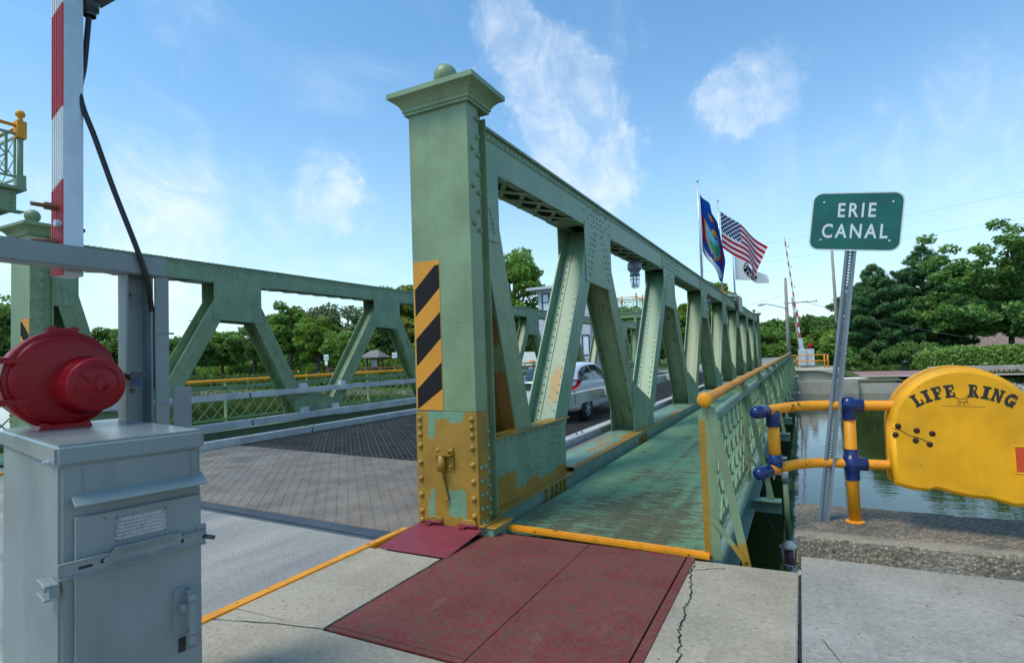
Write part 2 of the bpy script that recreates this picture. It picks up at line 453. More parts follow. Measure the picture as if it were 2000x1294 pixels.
def flag_mats():
    # stars and stripes, driven by the cloth's own UV map
    m, t = newmat('stripe_flag_cloth')
    uv = t.n('ShaderNodeUVMap').outputs[0]
    u, v, _ = t.xyz(uv)
    st = t.math('MODULO', t.math('FLOOR', t.math('MULTIPLY', t.math('SUBTRACT', 1.0, v), 13.0)), 2.0)
    cc = t.mix(st, (0.50, 0.008, 0.03), (0.72, 0.72, 0.74))
    canton = t.math('MULTIPLY', t.math('LESS_THAN', u, .4), t.math('GREATER_THAN', v, 6 / 13))
    su = t.math('MULTIPLY', u, 11 / .4)
    sv = t.math('MULTIPLY', t.math('SUBTRACT', v, 6 / 13), 9 / (7 / 13))
    fu = t.math('SUBTRACT', t.math('FRACT', su), .5)
    fv = t.math('SUBTRACT', t.math('FRACT', sv), .5)
    par = t.math('MODULO', t.math('ADD', t.math('FLOOR', su), t.math('FLOOR', sv)), 2.0)
    d = t.math('ADD', t.math('MULTIPLY', fu, fu), t.math('MULTIPLY', fv, fv))
    star = t.math('MULTIPLY', t.math('LESS_THAN', d, .2), t.math('SUBTRACT', 1.0, par))
    cc = t.mix(canton, cc, t.mix(star, (0.010, 0.025, 0.13), (0.72, 0.72, 0.74)))
    d = t.n('ShaderNodeBsdfDiffuse', {'Color': cc})
    tr = t.n('ShaderNodeBsdfTranslucent', {'Color': cc})
    mx = t.n('ShaderNodeMixShader', {0: .35, 1: d.outputs[0], 2: tr.outputs[0]})
    t.n('ShaderNodeOutputMaterial', {'Surface': mx.outputs[0]})
    M['flag_us'] = m
    for nm, c in (('flag_blue', (0.008, 0.06, 0.30)), ('flag_white', (0.74, 0.74, 0.76)), ('cloth_gold', (0.55, 0.26, 0.03)),
                  ('cloth_sky', (0.12, 0.40, 0.62)), ('cloth_green', (0.05, 0.28, 0.15)), ('cloth_red', (0.40, 0.02, 0.03)),
                  ('cloth_black', (0.012, 0.012, 0.015)), ('cloth_white', (0.72, 0.72, 0.74))):
        m, t = newmat(nm)
        d = t.n('ShaderNodeBsdfDiffuse', {'Color': c})
        tr = t.n('ShaderNodeBsdfTranslucent', {'Color': c})
        mx = t.n('ShaderNodeMixShader', {0: .35, 1: d.outputs[0], 2: tr.outputs[0]})
        t.n('ShaderNodeOutputMaterial', {'Surface': mx.outputs[0]})
        M[nm] = m


flag_mats()


# ------------------------------------------------------------------ sky
def make_sky():
    t = NT(world.node_tree)
    sky = t.n('ShaderNodeTexSky', None, sky_type='NISHITA')
    sky.sun_disc = False
    sky.sun_elevation = SUN_EL
    sky.sun_rotation = SUN_AZ
    sky.air_density = 1.0
    sky.dust_density = 1.2
    sky.ozone_density = 1.6
    d = t.n('ShaderNodeTexCoord').outputs['Generated']
    x, y, z = t.xyz(d)
    # project directions on a cloud layer so that wisps thin out overhead and crowd toward the horizon
    zz = t.math('MAXIMUM', t.math('ADD', z, .12), .03)
    pl = t.n('ShaderNodeCombineXYZ', {0: t.math('DIVIDE', x, zz), 1: t.math('DIVIDE', y, zz), 2: 0.0}).outputs[0]
    n_big = t.noise(t.vscale(pl, (1.0, .75, 1)), .9, 3.0, .5)
    n_wisp = t.n('ShaderNodeTexNoise', {'Vector': t.vscale(pl, (1.9, .8, 1)), 'Scale': 1.5, 'Detail': 8.0, 'Roughness': .58, 'Distortion': .6}).outputs[0]
    cover = t.math('MULTIPLY', t.ss(t.math('ADD', t.math('MULTIPLY', n_big, .7), t.math('MULTIPLY', n_wisp, .6)), .70, .98), .30)

    wv = t.n('ShaderNodeTexNoise', {'Vector': d, 'Scale': 4.0, 'Detail': 6.0, 'Roughness': .68}).outputs['Color']
    wv = t.n('ShaderNodeVectorMath', {0: t.n('ShaderNodeVectorMath', {0: wv, 1: (.5, .5, .5)}, operation='SUBTRACT').outputs[0], 1: (.22, .22, .22)}, operation='MULTIPLY').outputs[0]
    dw = t.n('ShaderNodeVectorMath', {0: t.n('ShaderNodeVectorMath', {0: d, 1: wv}, operation='ADD').outputs[0]}, operation='NORMALIZE').outputs[0]

    def blob(vec, tight, amt):
        dp = t.n('ShaderNodeVectorMath', {0: dw, 1: Vector(vec).normalized()}, operation='DOT_PRODUCT').outputs['Value']
        return t.math('MULTIPLY', t.n('ShaderNodeMapRange', {0: dp, 1: math.cos(tight * 1.5), 2: 1.0, 3: 0.0, 4: 1.0}, interpolation_type='SMOOTHERSTEP').outputs[0], amt)
    tot = cover
    w2 = t.n('ShaderNodeTexNoise', {'Vector': t.vscale(d, (1.6, 1.0, .8)), 'Scale': 7.0, 'Detail': 9.0, 'Roughness': .66, 'Distortion': .9}).outputs[0]
    w = t.ss(w2, .36, .66)
    acc = 0.0
    for vec, tight, amt in CLOUDS:
        acc = t.math('ADD', acc, blob(vec, tight, amt))
    acc = t.ss(t.math('ADD', t.math('MULTIPLY', t.math('MINIMUM', acc, 1.0), .55), t.math('MULTIPLY', w2, .75)), .44, 1.30)
    fe = t.n('ShaderNodeTexNoise', {'Vector': t.vscale(d, (1.3, 1.0, 1.1)), 'Scale': 11.0, 'Detail': 9.0, 'Roughness': .66, 'Distortion': 1.0}).outputs[0]
    acc = t.math('MULTIPLY', acc, t.math('MULTIPLY_ADD', t.ss(fe, .32, .68), .50, .24))
    tot = t.math('ADD', t.math('MULTIPLY', tot, t.math('SUBTRACT', 1.0, acc)), acc)
    hz = t.math('MULTIPLY', t.math('POWER', t.math('SUBTRACT', 1.0, t.math('MAXIMUM', z, 0.0)), 4.5), .72)
    tot = t.math('MINIMUM', t.math('ADD', tot, hz), .96)
    base = t.mix(1.0, sky.outputs[0], (0.83, 1.37, 1.52), 'MULTIPLY')
    lit = t.mix(tot, base, (6.6, 7.0, 7.4))
    bg = t.n('ShaderNodeBackground', {'Color': lit, 'Strength': SKY_STRENGTH})
    t.n('ShaderNodeOutputWorld', {'Surface': bg.outputs[0]})


CLOUDS = [((-.388, .760, .522), .06, .75), ((-.366, .802, .471), .075, .95), ((-.334, .847, .414), .085, 1.0), ((-.305, .882, .360), .09, 1.0), ((-.280, .908, .311), .075, .9),
          ((-.232, .836, .498), .07, .35), ((-.032, .922, .386), .065, .85), ((-.069, .928, .366), .05, .7), ((-.674, .686, .273), .06, .75), ((-.643, .724, .251), .05, .6),
          ((-.886, .416, .204), .16, .55), ((-.803, .565, .189), .14, .55), ((-.032, .962, .272), .09, .4), ((.217, .942, .256), .13, .5), ((-.739, .456, .496), .06, .4)]
make_sky()


# ------------------------------------------------------------------ geometry helpers
class MB:
    """collects shapes (world coordinates) for one mesh object"""

    def __init__(self):
        self.v, self.f, self.m, self.s = [], [], [], []

    def add(self, vs, fs, m=0, smooth=False):
        o = len(self.v)
        self.v += [tuple(p) for p in vs]
        for f in fs:
            self.f.append([o + i for i in f])
            self.m.append(m)
            self.s.append(smooth)
        return self

    def box(self, x0, x1, y0, y1, z0, z1, m=0):
        vs = [(x, y, z) for x in (x0, x1) for y in (y0, y1) for z in (z0, z1)]
        return self.add(vs, [(0, 1, 3, 2), (4, 6, 7, 5), (0, 4, 5, 1), (2, 3, 7, 6), (0, 2, 6, 4), (1, 5, 7, 3)], m)

    def obox(self, c, ax, ay, az, hx, hy, hz, m=0):
        c, ax, ay, az = Vector(c), Vector(ax), Vector(ay), Vector(az)
        vs = [c + ax * (sx * hx) + ay * (sy * hy) + az * (sz * hz) for sx in (-1, 1) for sy in (-1, 1) for sz in (-1, 1)]
        fs = [(0, 1, 3, 2), (4, 6, 7, 5), (0, 4, 5, 1), (2, 3, 7, 6), (0, 2, 6, 4), (1, 5, 7, 3)]
        return self.add(vs, fs, m)

    def bar(self, p0, p1, w, h, up=(0, 0, 1), m=0):
        """rectangular bar from p0 to p1, w across, h along the up hint"""
        p0, p1 = Vector(p0), Vector(p1)
        a = (p1 - p0)
        L = a.length
        a.normalize()
        u = Vector(up)
        s = a.cross(u).normalized()
        u = s.cross(a).normalized()
        return self.obox((p0 + p1) / 2, a, s, u, L / 2, w / 2, h / 2, m)

    def prism(self, poly, o, u, v, n, d, m=0):
        """polygon (u,v coords) pushed d along n; concave outlines are fine"""
        o, u, v, n = Vector(o), Vector(u), Vector(v), Vector(n)
        k = len(poly)
        vs = [o + u * a + v * b for a, b in poly] + [o + u * a + v * b + n * d for a, b in poly]
        fs = [list(range(k))[::-1], list(range(k, 2 * k))] + [(i, (i + 1) % k, (i + 1) % k + k, i + k) for i in range(k)]
        return self.add(vs, fs, m)

    def tube(self, pts, r, n=10, m=0, caps=True, smooth=True):
        pts = [Vector(p) for p in pts]
        rs = r if isinstance(r, (list, tuple)) else [r] * len(pts)
        vs, fs = [], []
        prev = None
        for i, p in enumerate(pts):
            a = (pts[min(i + 1, len(pts) - 1)] - pts[max(i - 1, 0)]).normalized()
            if prev is None:
                s = a.cross(Vector((0, 0, 1)))
                if s.length < 1e-3:
                    s = a.cross(Vector((1, 0, 0)))
                s.normalize()
            else:
                s = (prev - a * prev.dot(a)).normalized()
            prev = s
            b = a.cross(s)
            for k in range(n):
                q = 2 * math.pi * k / n
                vs.append(p + (s * math.cos(q) + b * math.sin(q)) * rs[i])
        for i in range(len(pts) - 1):
            for k in range(n):
                fs.append((i * n + k, i * n + (k + 1) % n, (i + 1) * n + (k + 1) % n, (i + 1) * n + k))
        self.add(vs, fs, m, smooth)
        if caps:
            o = len(self.v) - len(vs)
            self.f.append([o + k for k in range(n)][::-1])
            self.f.append([o + (len(pts) - 1) * n + k for k in range(n)])
            self.m += [m, m]
            self.s += [False, False]
        return self

    def lathe(self, prof, o, axis, n=20, m=0, up=(0, 0, 1), smooth=True, sq=1.0):
        """profile [(radius, height along axis)]"""
        o, a = Vector(o), Vector(axis).normalized()
        s = a.cross(Vector(up))
        if s.length < 1e-3:
            s = a.cross(Vector((1, 0, 0)))
        s.normalize()
        b = a.cross(s)
        vs, fs = [], []
        for r, h in prof:
            for k in range(n):
                q = 2 * math.pi * k / n
                vs.append(o + a * h + (s * math.cos(q) + b * math.sin(q) * sq) * max(r, 1e-4))
        for i in range(len(prof) - 1):
            for k in range(n):
                fs.append((i * n + k, i * n + (k + 1) % n, (i + 1) * n + (k + 1) % n, (i + 1) * n + k))
        return self.add(vs, fs, m, smooth)

    def ball(self, c, r, n=16, m=0):
        return self.lathe([(r * math.sin(math.pi * i / (n // 2)), -r * math.cos(math.pi * i / (n // 2))) for i in range(n // 2 + 1)], c, (0, 0, 1), n, m)

    def rivet(self, p, nrm, r=.014, m=0, n=6, flat=.9):
        r = r * 1.25
        a = Vector(nrm).normalized()
        s = a.orthogonal().normalized()
        b = a.cross(s)
        p = Vector(p)
        vs, fs = [], []
        for rr, h in ((1, 0), (.78, .55), (.3, .95)):
            for k in range(n):
                q = 2 * math.pi * k / n
                vs.append(p + a * (h * r * flat) + (s * math.cos(q) + b * math.sin(q)) * (rr * r))
        for i in (0, 1):
            for k in range(n):
                fs.append((i * n + k, i * n + (k + 1) % n, (i + 1) * n + (k + 1) % n, (i + 1) * n + k))
        fs.append([2 * n + k for k in range(n)])
        return self.add(vs, fs, m, True)

    def build(self, name, mats, parent=None, bevel=0.0, seg=1, kind=None, sub=0):
        me = bpy.data.meshes.new(name)
        off = Vector((0, 0, 0))
        if parent is not None:
            q = parent
            while q is not None:
                off += Vector(q.location)
                q = q.parent
        me.from_pydata([(v[0] - off.x, v[1] - off.y, v[2] - off.z) for v in self.v], [], self.f)
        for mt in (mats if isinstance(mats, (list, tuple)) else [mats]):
            me.materials.append(M[mt] if isinstance(mt, str) else mt)
        me.polygons.foreach_set('material_index', self.m)
        me.polygons.foreach_set('use_smooth', self.s)
        bm = bmesh.new()
        bm.from_mesh(me)
        if bevel:
            bmesh.ops.remove_doubles(bm, verts=bm.verts, dist=1e-5)
        bmesh.ops.recalc_face_normals(bm, faces=bm.faces)
        if bevel:
            es = [e for e in bm.edges if len(e.link_faces) == 2 and not e.smooth is None and e.calc_face_angle(0) > R(35)]
            try:
                bmesh.ops.bevel(bm, geom=es, offset=bevel, segments=seg, affect='EDGES', clamp_overlap=True)
            except Exception:
                pass
        bm.to_mesh(me)
        bm.free()
        me.update()
        ob = bpy.data.objects.new(name, me)
        col.objects.link(ob)
        if parent is not None:
            ob.parent = parent
        if kind:
            ob['kind'] = kind
        if sub:
            md = ob.modifiers.new('sub', 'SUBSURF')
            md.levels = md.render_levels = sub
        return ob


def thing(name, label, cat, loc=(0, 0, 0), group=None):
    o = bpy.data.objects.new(name, None)
    o.empty_display_size = .2
    o.location = loc
    col.objects.link(o)
    return tag(o, label, cat, group)


def tag(o, label, cat, group=None):
    o['label'] = label
    o['category'] = cat
    if group:
        o['group'] = group
    return o


def solo(ob, label, cat, group=None):
    """move the origin of a lone mesh to its base and tag it"""
    me = ob.data
    n = len(me.vertices)
    a = np.empty(n * 3)
    me.vertices.foreach_get('co', a)
    a = a.reshape(-1, 3)
    c = Vector((a[:, 0].mean(), a[:, 1].mean(), a[:, 2].min()))
    me.transform(Matrix.Translation(-c))
    ob.location = c
    return tag(ob, label, cat, group)


def wpos(o):
    off = Vector((0, 0, 0))
    while o is not None:
        off += Vector(o.location)
        o = o.parent
    return off


def put(name, mesh, loc, parent, rot=None, scale=None):
    """a piece that shares its mesh; loc in world coordinates"""
    o = bpy.data.objects.new(name, mesh)
    o.parent = parent
    o.location = Vector(loc) - wpos(parent)
    if rot is not None:
        o.rotation_mode = 'QUATERNION'
        o.rotation_quaternion = rot
    if scale:
        o.scale = scale
    col.objects.link(o)
    return o


def shared(build, name, mats):
    """build a mesh datablock without an object"""
    mb = MB()
    build(mb)
    o = mb.build(name, mats)
    me = o.data
    bpy.data.objects.remove(o)
    return me


def axis_quat(a, up=(0, 0, 1)):
    """rotation taking +X to a"""
    a = Vector(a).normalized()
    u = Vector(up)
    y = u.cross(a)
    if y.length < 1e-4:
        y = Vector((0, 1, 0)).cross(a)
    y.normalize()
    z = a.cross(y)
    return Matrix((a, y, z)).transposed().to_quaternion()


def text_obj(s, size, o, u, v, mat, parent, name='lettering', extrude=.0008, bold=0.0, align='CENTER', space=1.0, xs=1.0):
    """flat lettering: o = anchor, u = reading direction, v = letter up"""
    cu = bpy.data.curves.new('t', 'FONT')
    cu.body = s
    cu.size = size
    cu.extrude = extrude
    cu.align_x = align
    cu.align_y = 'CENTER'
    cu.offset = bold
    cu.space_character = space
    cu.resolution_u = 3
    ob = bpy.data.objects.new('t', cu)
    col.objects.link(ob)
    dg = bpy.context.evaluated_depsgraph_get()
    dg.update()
    me = bpy.data.meshes.new_from_object(ob.evaluated_get(dg))
    bpy.data.objects.remove(ob)
    u, v, o = Vector(u).normalized(), Vector(v).normalized(), Vector(o)
    n = u.cross(v)
    me.transform(Matrix.Diagonal((xs, 1, 1, 1)))
    me.transform(Matrix((u, v, n)).transposed().to_4x4())
    me.materials.clear()
    me.materials.append(M[mat])
    r = bpy.data.objects.new(name, me)
    r.parent = parent
    r.location = o - (wpos(parent) if parent else Vector((0, 0, 0)))
    col.objects.link(r)
    return r


def struct(ob, name=None):
    ob['kind'] = 'structure'
    return ob

# ================================================================== SETTING
WATER_Z = -1.58
# water
mb = MB()
mb.add([(-400, 3.5, WATER_Z), (300, 3.5, WATER_Z), (300, 62, WATER_Z), (-400, 62, WATER_Z)], [(0, 1, 2, 3)])
struct(mb.build('water', 'water'))
# canal bed so that nothing below shows through
mb = MB()
mb.add([(-400, 3.5, -4), (300, 3.5, -4), (300, 62, -4), (-400, 62, -4)], [(0, 1, 2, 3)])
struct(mb.build('canal_bed', 'wall'))

# near bank: ground sheet behind the camera and quay walls
mb = MB()
mb.box(-400, -17, -300, 4.35, -4, -.12)
mb.box(6.5, 300, -300, 5.9, -4, -.12)
mb.box(-17, 6.5, -300, -6.0, -4, -.13)
struct(mb.build('near_bank', 'grass'))
mb = MB()
mb.box(-17, -3.62, -6, 4.05, -4, -.125)
mb.box(-3.62, -.13, -6, 4.50, -4, -.10)
mb.box(-.115, 6.5, -6, 4.88, -4, -.10)
struct(mb.build('quay_wall', 'wall', bevel=.01))

# sidewalk slabs
sw = MB().box(-3.415, -.86, -6, 2.535, -.12, 0)
sw.box(-3.415, -2.665, 2.535, 3.815, -.12, 0)
sw.box(-3.415, -2.62, 3.815, 4.38, -.12, -.035)
sidewalk = struct(sw.build('sidewalk', 'concrete', bevel=.006))
mb = MB()
mb.prism([(-.86, -6), (-.105, -6), (-.10, 4.535), (-.86, 4.515), (-.86, 4.3)], (0, 0, -.12), (1, 0, 0), (0, 1, 0), (0, 0, 1), .12)
slab_w = mb.build('sidewalk_slab', 'concrete', sidewalk, bevel=.008)
mb = MB()
mb.prism([(-.055, -6), (6.5, -6), (6.5, 4.905), (-.085, 4.905)], (0, 0, -.12), (1, 0, 0), (0, 1, 0), (0, 0, 1), .122)
slab_g = mb.build('sidewalk_slab', 'concrete_grey', sidewalk, bevel=.008)


def ribbon(mb, pts, w, z, jag=.012, seed=1, n=7):
    rr = random.Random(seed)
    P = []
    for i in range(len(pts) - 1):
        for k in range(n):
            f = k / n
            P.append(Vector(pts[i]).lerp(Vector(pts[i + 1]), f) + Vector((rr.uniform(-jag, jag), rr.uniform(-jag, jag))))
    P.append(Vector(pts[-1]))
    vs = []
    for i, p in enumerate(P):
        a = (P[min(i + 1, len(P) - 1)] - P[max(i - 1, 0)]).normalized()
        s = Vector((a.y, -a.x)) * (w * rr.uniform(.35, 1.0) / 2)
        vs += [(p.x + s.x, p.y + s.y, z), (p.x - s.x, p.y - s.y, z)]
    mb.add(vs, [(2 * i, 2 * i + 1, 2 * i + 3, 2 * i + 2) for i in range(len(P) - 1)])


mb = MB()
ribbon(mb, [(-.805, 4.50), (-.80, 4.25), (-.745, 3.95), (-.72, 3.6), (-.70, 3.3), (-.63, 2.95), (-.60, 2.5)], .013, .004, .016, 3, 12)
ribbon(mb, [(-.80, 4.28), (-.70, 4.36), (-.58, 4.42)], .008, .004, .008, 5, 6)
mb.build('crack', 'black', slab_w)
mb = MB()
ribbon(mb, [(-2.66, 2.545), (-3.0, 2.48), (-3.42, 2.36)], .010, .004, .004, 8, 6)
ribbon(mb, [(-2.652, 2.55), (-2.657, 3.2), (-2.655, 3.82)], .022, .004, .003, 9, 8)
mb.build('crack', 'black', sidewalk)
mb = MB()
ribbon(mb, [(.02, 3.55), (.12, 3.25), (.22, 2.9)], .007, .006, .003, 12, 8)
ribbon(mb, [(1.02, 4.3), (1.25, 4.1)], .006, .006, .004, 13, 6)
mb.build('crack', 'black', slab_g)
mb = MB()
ribbon(mb, [(-.083, 4.535), (-.085, 4.1), (-.082, 3.4), (-.078, 2.6), (-.07, 0), (-.07, -5)], .05, -.012, .004, 15, 14)
mb.build('tar_joint', 'black', sidewalk)
# bits of grit, a twig and a leaf on the slabs
mb = MB()
rr = random.Random(4)
for i in range(120):
    x, y = rr.uniform(-3.3, 1.4), rr.uniform(1.9, 4.8)
    if -2.7 < x < -.78 and y > 2.5 or (x < -.1 and y > 4.4) or -.14 < x < -.02:
        continue
    r = rr.uniform(.002, .006)
    mb.rivet((x, y, .0025 if x > -.05 else .0005), (0, 0, 1), r, n=5, flat=.6)
mb.build('grit', 'bolt_rust', sidewalk, kind='stuff')

# kerb and road
mb = MB()
mb.prism([(-3.62, -6), (-3.46, -6), (-3.425, 4.40), (-3.505, 4.40)], (0, 0, -.12), (1, 0, 0), (0, 1, 0), (0, 0, 1), .124)
struct(mb.build('kerb_edge', 'orange_worn', bevel=.008, seg=2))
mb = MB()
mb.prism([(-11.7, -60), (-3.6, -60), (-3.50, 4.10), (-11.7, 4.46)], (0, 0, -.12), (1, 0, 0), (0, 1, 0), (0, 0, 1), .085)
road = struct(mb.build('road', 'asphalt', bevel=.004))
mb = MB()
mb.box(-17, -11.8, -60, 4.7, -.12, 0)
struct(mb.build('far_sidewalk', 'concrete', bevel=.006))
mb = MB()
mb.box(-11.8, -11.7, -60, 4.46, -.12, .005)
struct(mb.build('far_kerb_edge', 'orange_worn', bevel=.006))

# maroon plates over the walkway joint
pl = thing('cover_plate', 'large maroon tread plate, left half of the pair before the walkway', 'cover plate', (-2.16, 3.5, 0), 'maroon plates at the walkway end')
MB().box(-2.64, -1.674, 2.60, 4.56, -.03, .006).build('plate', 'red_plate', pl, bevel=.003)
MB().box(-2.64, -1.674, 2.555, 2.596, -.03, .003).build('edge_strip', 'red_plate', pl, bevel=.002)
pl = thing('cover_plate', 'large maroon tread plate, right half of the pair beside the cracked slab', 'cover plate', (-1.24, 3.5, 0), 'maroon plates at the walkway end')
MB().box(-1.669, -.880, 2.60, 4.56, -.03, .006).build('plate', 'red_plate', pl, bevel=.003)
MB().box(-.868, -.81, 2.555, 4.56, -.03, .008).build('edge_strip', 'red_plate', pl, bevel=.002)
MB().box(-1.669, -.874, 2.555, 2.596, -.03, .003).build('edge_strip', 'red_plate', pl, bevel=.002)
MB().box(-2.66, -.80, 2.53, 4.56, -.06, -.035).build('recess', 'black', sidewalk)
# small hinged plate at the foot of the pillar
pl = thing('hinged_plate', 'small glossy maroon plate sloping down from the yellow pillar base', 'cover plate', (-2.98, 4.1, 0))
mb = MB()
mb.prism([(3.83, .0), (4.42, .055), (4.42, .063), (3.83, .010)], (-3.325, 0, 0), (0, 1, 0), (0, 0, 1), (1, 0, 0), .70)
mb.build('plate', 'red_plate_clean', pl, bevel=.002)
for x0 in (-3.23, -2.86):
    mb = MB()
    mb.tube([(x0, 4.405, .085), (x0 + .17, 4.405, .085)], .016, 10)
    mb.box(x0 + .01, x0 + .07, 4.36, 4.42, .066, .078)
    mb.tube([(x0 - .02, 4.405, .085), (x0 + .19, 4.405, .085)], .009, 8)
    mb.build('hinge', 'red_plate_clean', pl)

# expansion joint and deck
mb = MB()
mb.prism([(-11.7, 4.54), (-3.44, 4.12), (-3.44, 4.28), (-11.7, 4.70)], (0, 0, -.10), (1, 0, 0), (0, 1, 0), (0, 0, 1), .078)
mb.prism([(-11.7, 4.47), (-3.44, 4.055), (-3.44, 4.112), (-11.7, 4.532)], (0, 0, -.10), (1, 0, 0), (0, 1, 0), (0, 0, 1), .070)
struct(mb.build('expansion_joint', 'steel_dark', bevel=.004))
roadway = bpy.data.objects.new('bridge_roadway', None)
roadway['kind'] = 'structure'
roadway.location = (-7.1, 4.5, 0)
col.objects.link(roadway)
mb = MB()
mb.prism([(-11.72, 4.72), (-3.36, 4.29), (-3.36, 7.25), (-11.72, 7.92)], (0, 0, -.14), (1, 0, 0), (0, 1, 0), (0, 0, 1), .118)
mb.build('concrete_filling', 'fill', roadway)
Z0 = -.02


def clipped_lines(poly, d, gap, phase=0.0):
    """parallel lines along d, clipped to a convex polygon"""
    d = Vector(d).normalized()
    n = Vector((-d.y, d.x))
    cs = [Vector(p).dot(n) for p in poly]
    out_ = []
    c = min(cs) + gap * (.5 + phase)
    while c < max(cs):
        hit = []
        for k in range(len(poly)):
            a, b = Vector(poly[k]), Vector(poly[(k + 1) % len(poly)])
            fa, fb = a.dot(n) - c, b.dot(n) - c
            if fa * fb < 0:
                hit.append(a.lerp(b, fa / (fa - fb)))
        if len(hit) == 2:
            out_.append((hit[0], hit[1]))
        c += gap
    return out_


FILLED = [(-11.70, 4.74), (-3.38, 4.31), (-3.38, 7.24), (-11.70, 7.90)]
OPEN_N = [(-11.70, 7.93), (-3.38, 7.27), (-3.38, 20.0), (-11.70, 20.0)]
OPEN_F = [(-11.70, 20.0), (-3.38, 20.0), (-3.38, 43.4), (-11.70, 43.4)]
DA, DB = (-.69, .72), (.74, .67)
mb = MB()
for a, b in clipped_lines(FILLED, DA, .125):
    mb.bar((a.x, a.y, Z0 - .03), (b.x, b.y, Z0 - .03), .0058, .064)
mb.build('long_bars', 'bar_blue', roadway, kind='stuff')
mb = MB()
for a, b in clipped_lines(FILLED, DB, .055):
    mb.bar((a.x, a.y, Z0 - .03), (b.x, b.y, Z0 - .03), .0065, .066)
mb.build('reticulated_strips', 'strip_steel', roadway, kind='stuff')
mb = MB()
for a, b in clipped_lines(OPEN_N, DA, .165) + clipped_lines(OPEN_F, DA, .33):
    mb.bar((a.x, a.y, Z0 - .05), (b.x, b.y, Z0 - .05), .010, .10)
mb.build('grating_bars', 'bar_blue', roadway, kind='stuff')
mb = MB()
for a, b in clipped_lines(OPEN_N, DB, .11) + clipped_lines(OPEN_F, DB, .22):
    mb.bar((a.x, a.y, Z0 - .045), (b.x, b.y, Z0 - .045), .012, .085)
for a, b in clipped_lines(OPEN_N, DA, .165, .5):
    mb.bar((a.x, a.y, Z0 - .05), (b.x, b.y, Z0 - .05), .007, .085)
mb.build('cross_bars', 'grating', roadway, kind='stuff')
mb = MB()
for x in np.arange(-11.3, -3.6, .85):        # stringers below
    mb.box(x - .06, x + .06, 7.9, 43.3, -.55, -.15)
for y in np.arange(7.0, 43, 2.6):
    mb.box(-12.2, -2.85, y - .12, y + .12, -1.05, -.552)
mb.build('stringers', 'steel_dark', roadway, kind='stuff')

# ---- walkway
walk = bpy.data.objects.new('bridge_walkway', None)
walk['kind'] = 'structure'
walk.location = (-1.6, 4.7, 0)
col.objects.link(walk)


def walkway(root, x0, x1, fine):
    mb = MB()
    y = 4.70
    i = 0
    while y < 43.3:
        st = .030 if y < 9 else (.045 if y < 16 else .11)
        w = st * .52
        mb.box(x0, x1, y - w / 2, y + w / 2, -.03, 0 + (.0015 if i % 2 else 0))
        y += st
        i += 1
    mb.build('tread_bars', 'walk', root, kind='stuff')
    mb = MB()
    x = x0 + .05
    while x < x1:
        mb.box(x - .016, x + .016, 4.69, 43.3, -.034, -.006)
        x += .105
    mb.build('bearing_bars', 'bearing', root, kind='stuff')
    mb = MB()
    for y in (6.6, 8.6, 10.8, 13.2, 15.8, 18.5):
        mb.box(x0, x1, y - .02, y + .02, -.05, .003)
    mb.build('joint_bars', 'walk', root, kind='stuff')
    MB().box(x0, x1, 4.7, 43.3, -.06, -.045).build('walkway_pan', 'steel_dark', root)


walkway(walk, -2.57, -.745, True)
mb = MB()
mb.prism([(-2.62, 4.70), (-.70, 4.585), (-.70, 4.665), (-2.60, 4.78)], (0, 0, -.02), (1, 0, 0), (0, 1, 0), (0, 0, 1), .052)
mb.build('yellow_toe_strip', 'orange_worn', walk, bevel=.012, seg=2)
mb = MB()                                     # frayed wire ends at the corner post
rr = random.Random(2)
for i in range(14):
    x, y = -.86 + rr.uniform(-.07, .07), 4.70 + rr.uniform(-.03, .04)
    mb.tube([(x, y, .005), (x + rr.uniform(-.05, .05), y + rr.uniform(-.03, .05), .035 + rr.uniform(0, .02))], .0025, 5)
mb.build('frayed_strands', 'teal', walk)
mb = MB()                                     # outer fascia channel
mb.box(-.74, -.72, 4.62, 43.3, -.34, -.01)
mb.box(-.735, -.63, 4.62, 43.3, -.052, -.04)
mb.box(-.735, -.60, 4.62, 43.3, -.352, -.34)
mb.box(-.66, -.63, 4.62, 43.3, -.11, -.052)
mb.build('fascia_channel', 'teal_grey', walk, bevel=.003)

walk2 = bpy.data.objects.new('far_bridge_walkway', None)
walk2['kind'] = 'structure'
walk2.location = (-12.6, 4.7, 0)
col.objects.link(walk2)
mb = MB()
mb.box(-14.6, -12.5, 4.95, 43.3, -.05, 0)
mb.box(-14.66, -14.6, 4.95, 43.3, -.35, 0)
mb.build('walkway_pan', 'walk', walk2)

# ================================================================== TRUSSES
YT = [8.55, 13.95, 19.5, 25.0, 30.5, 36.05, 41.45]
YB = [5.98, 10.95, 16.55, 22.3, 27.7, 33.45, 39.05, 44.02]
bolt_me = shared(lambda b: (b.lathe([(.026, 0), (.026, .012)], (0, 0, 0), (0, 0, 1), 6, smooth=False), b.lathe([(.0235, .0121), (.017, .021), (.0005, .023)], (0, 0, 0), (0, 0, 1), 10)), 'bolt', 'green')
bolt_ochre = shared(lambda b: b.lathe([(.0285, 0), (.0285, .006), (.0225, .008), (.020, .019), (.013, .025), (.0005, .027)], (0, 0, 0), (0, 0, 1), 10), 'bolt', 'ochre')
lace_me = shared(lambda b: b.box(0, 1, -.028, .028, -.006, .006), 'lacing_bar', 'green')
QX = Vector((0, 0, 1)).rotation_difference(Vector((1, 0, 0)))
QNY = Vector((0, 0, 1)).rotation_difference(Vector((0, -1, 0)))

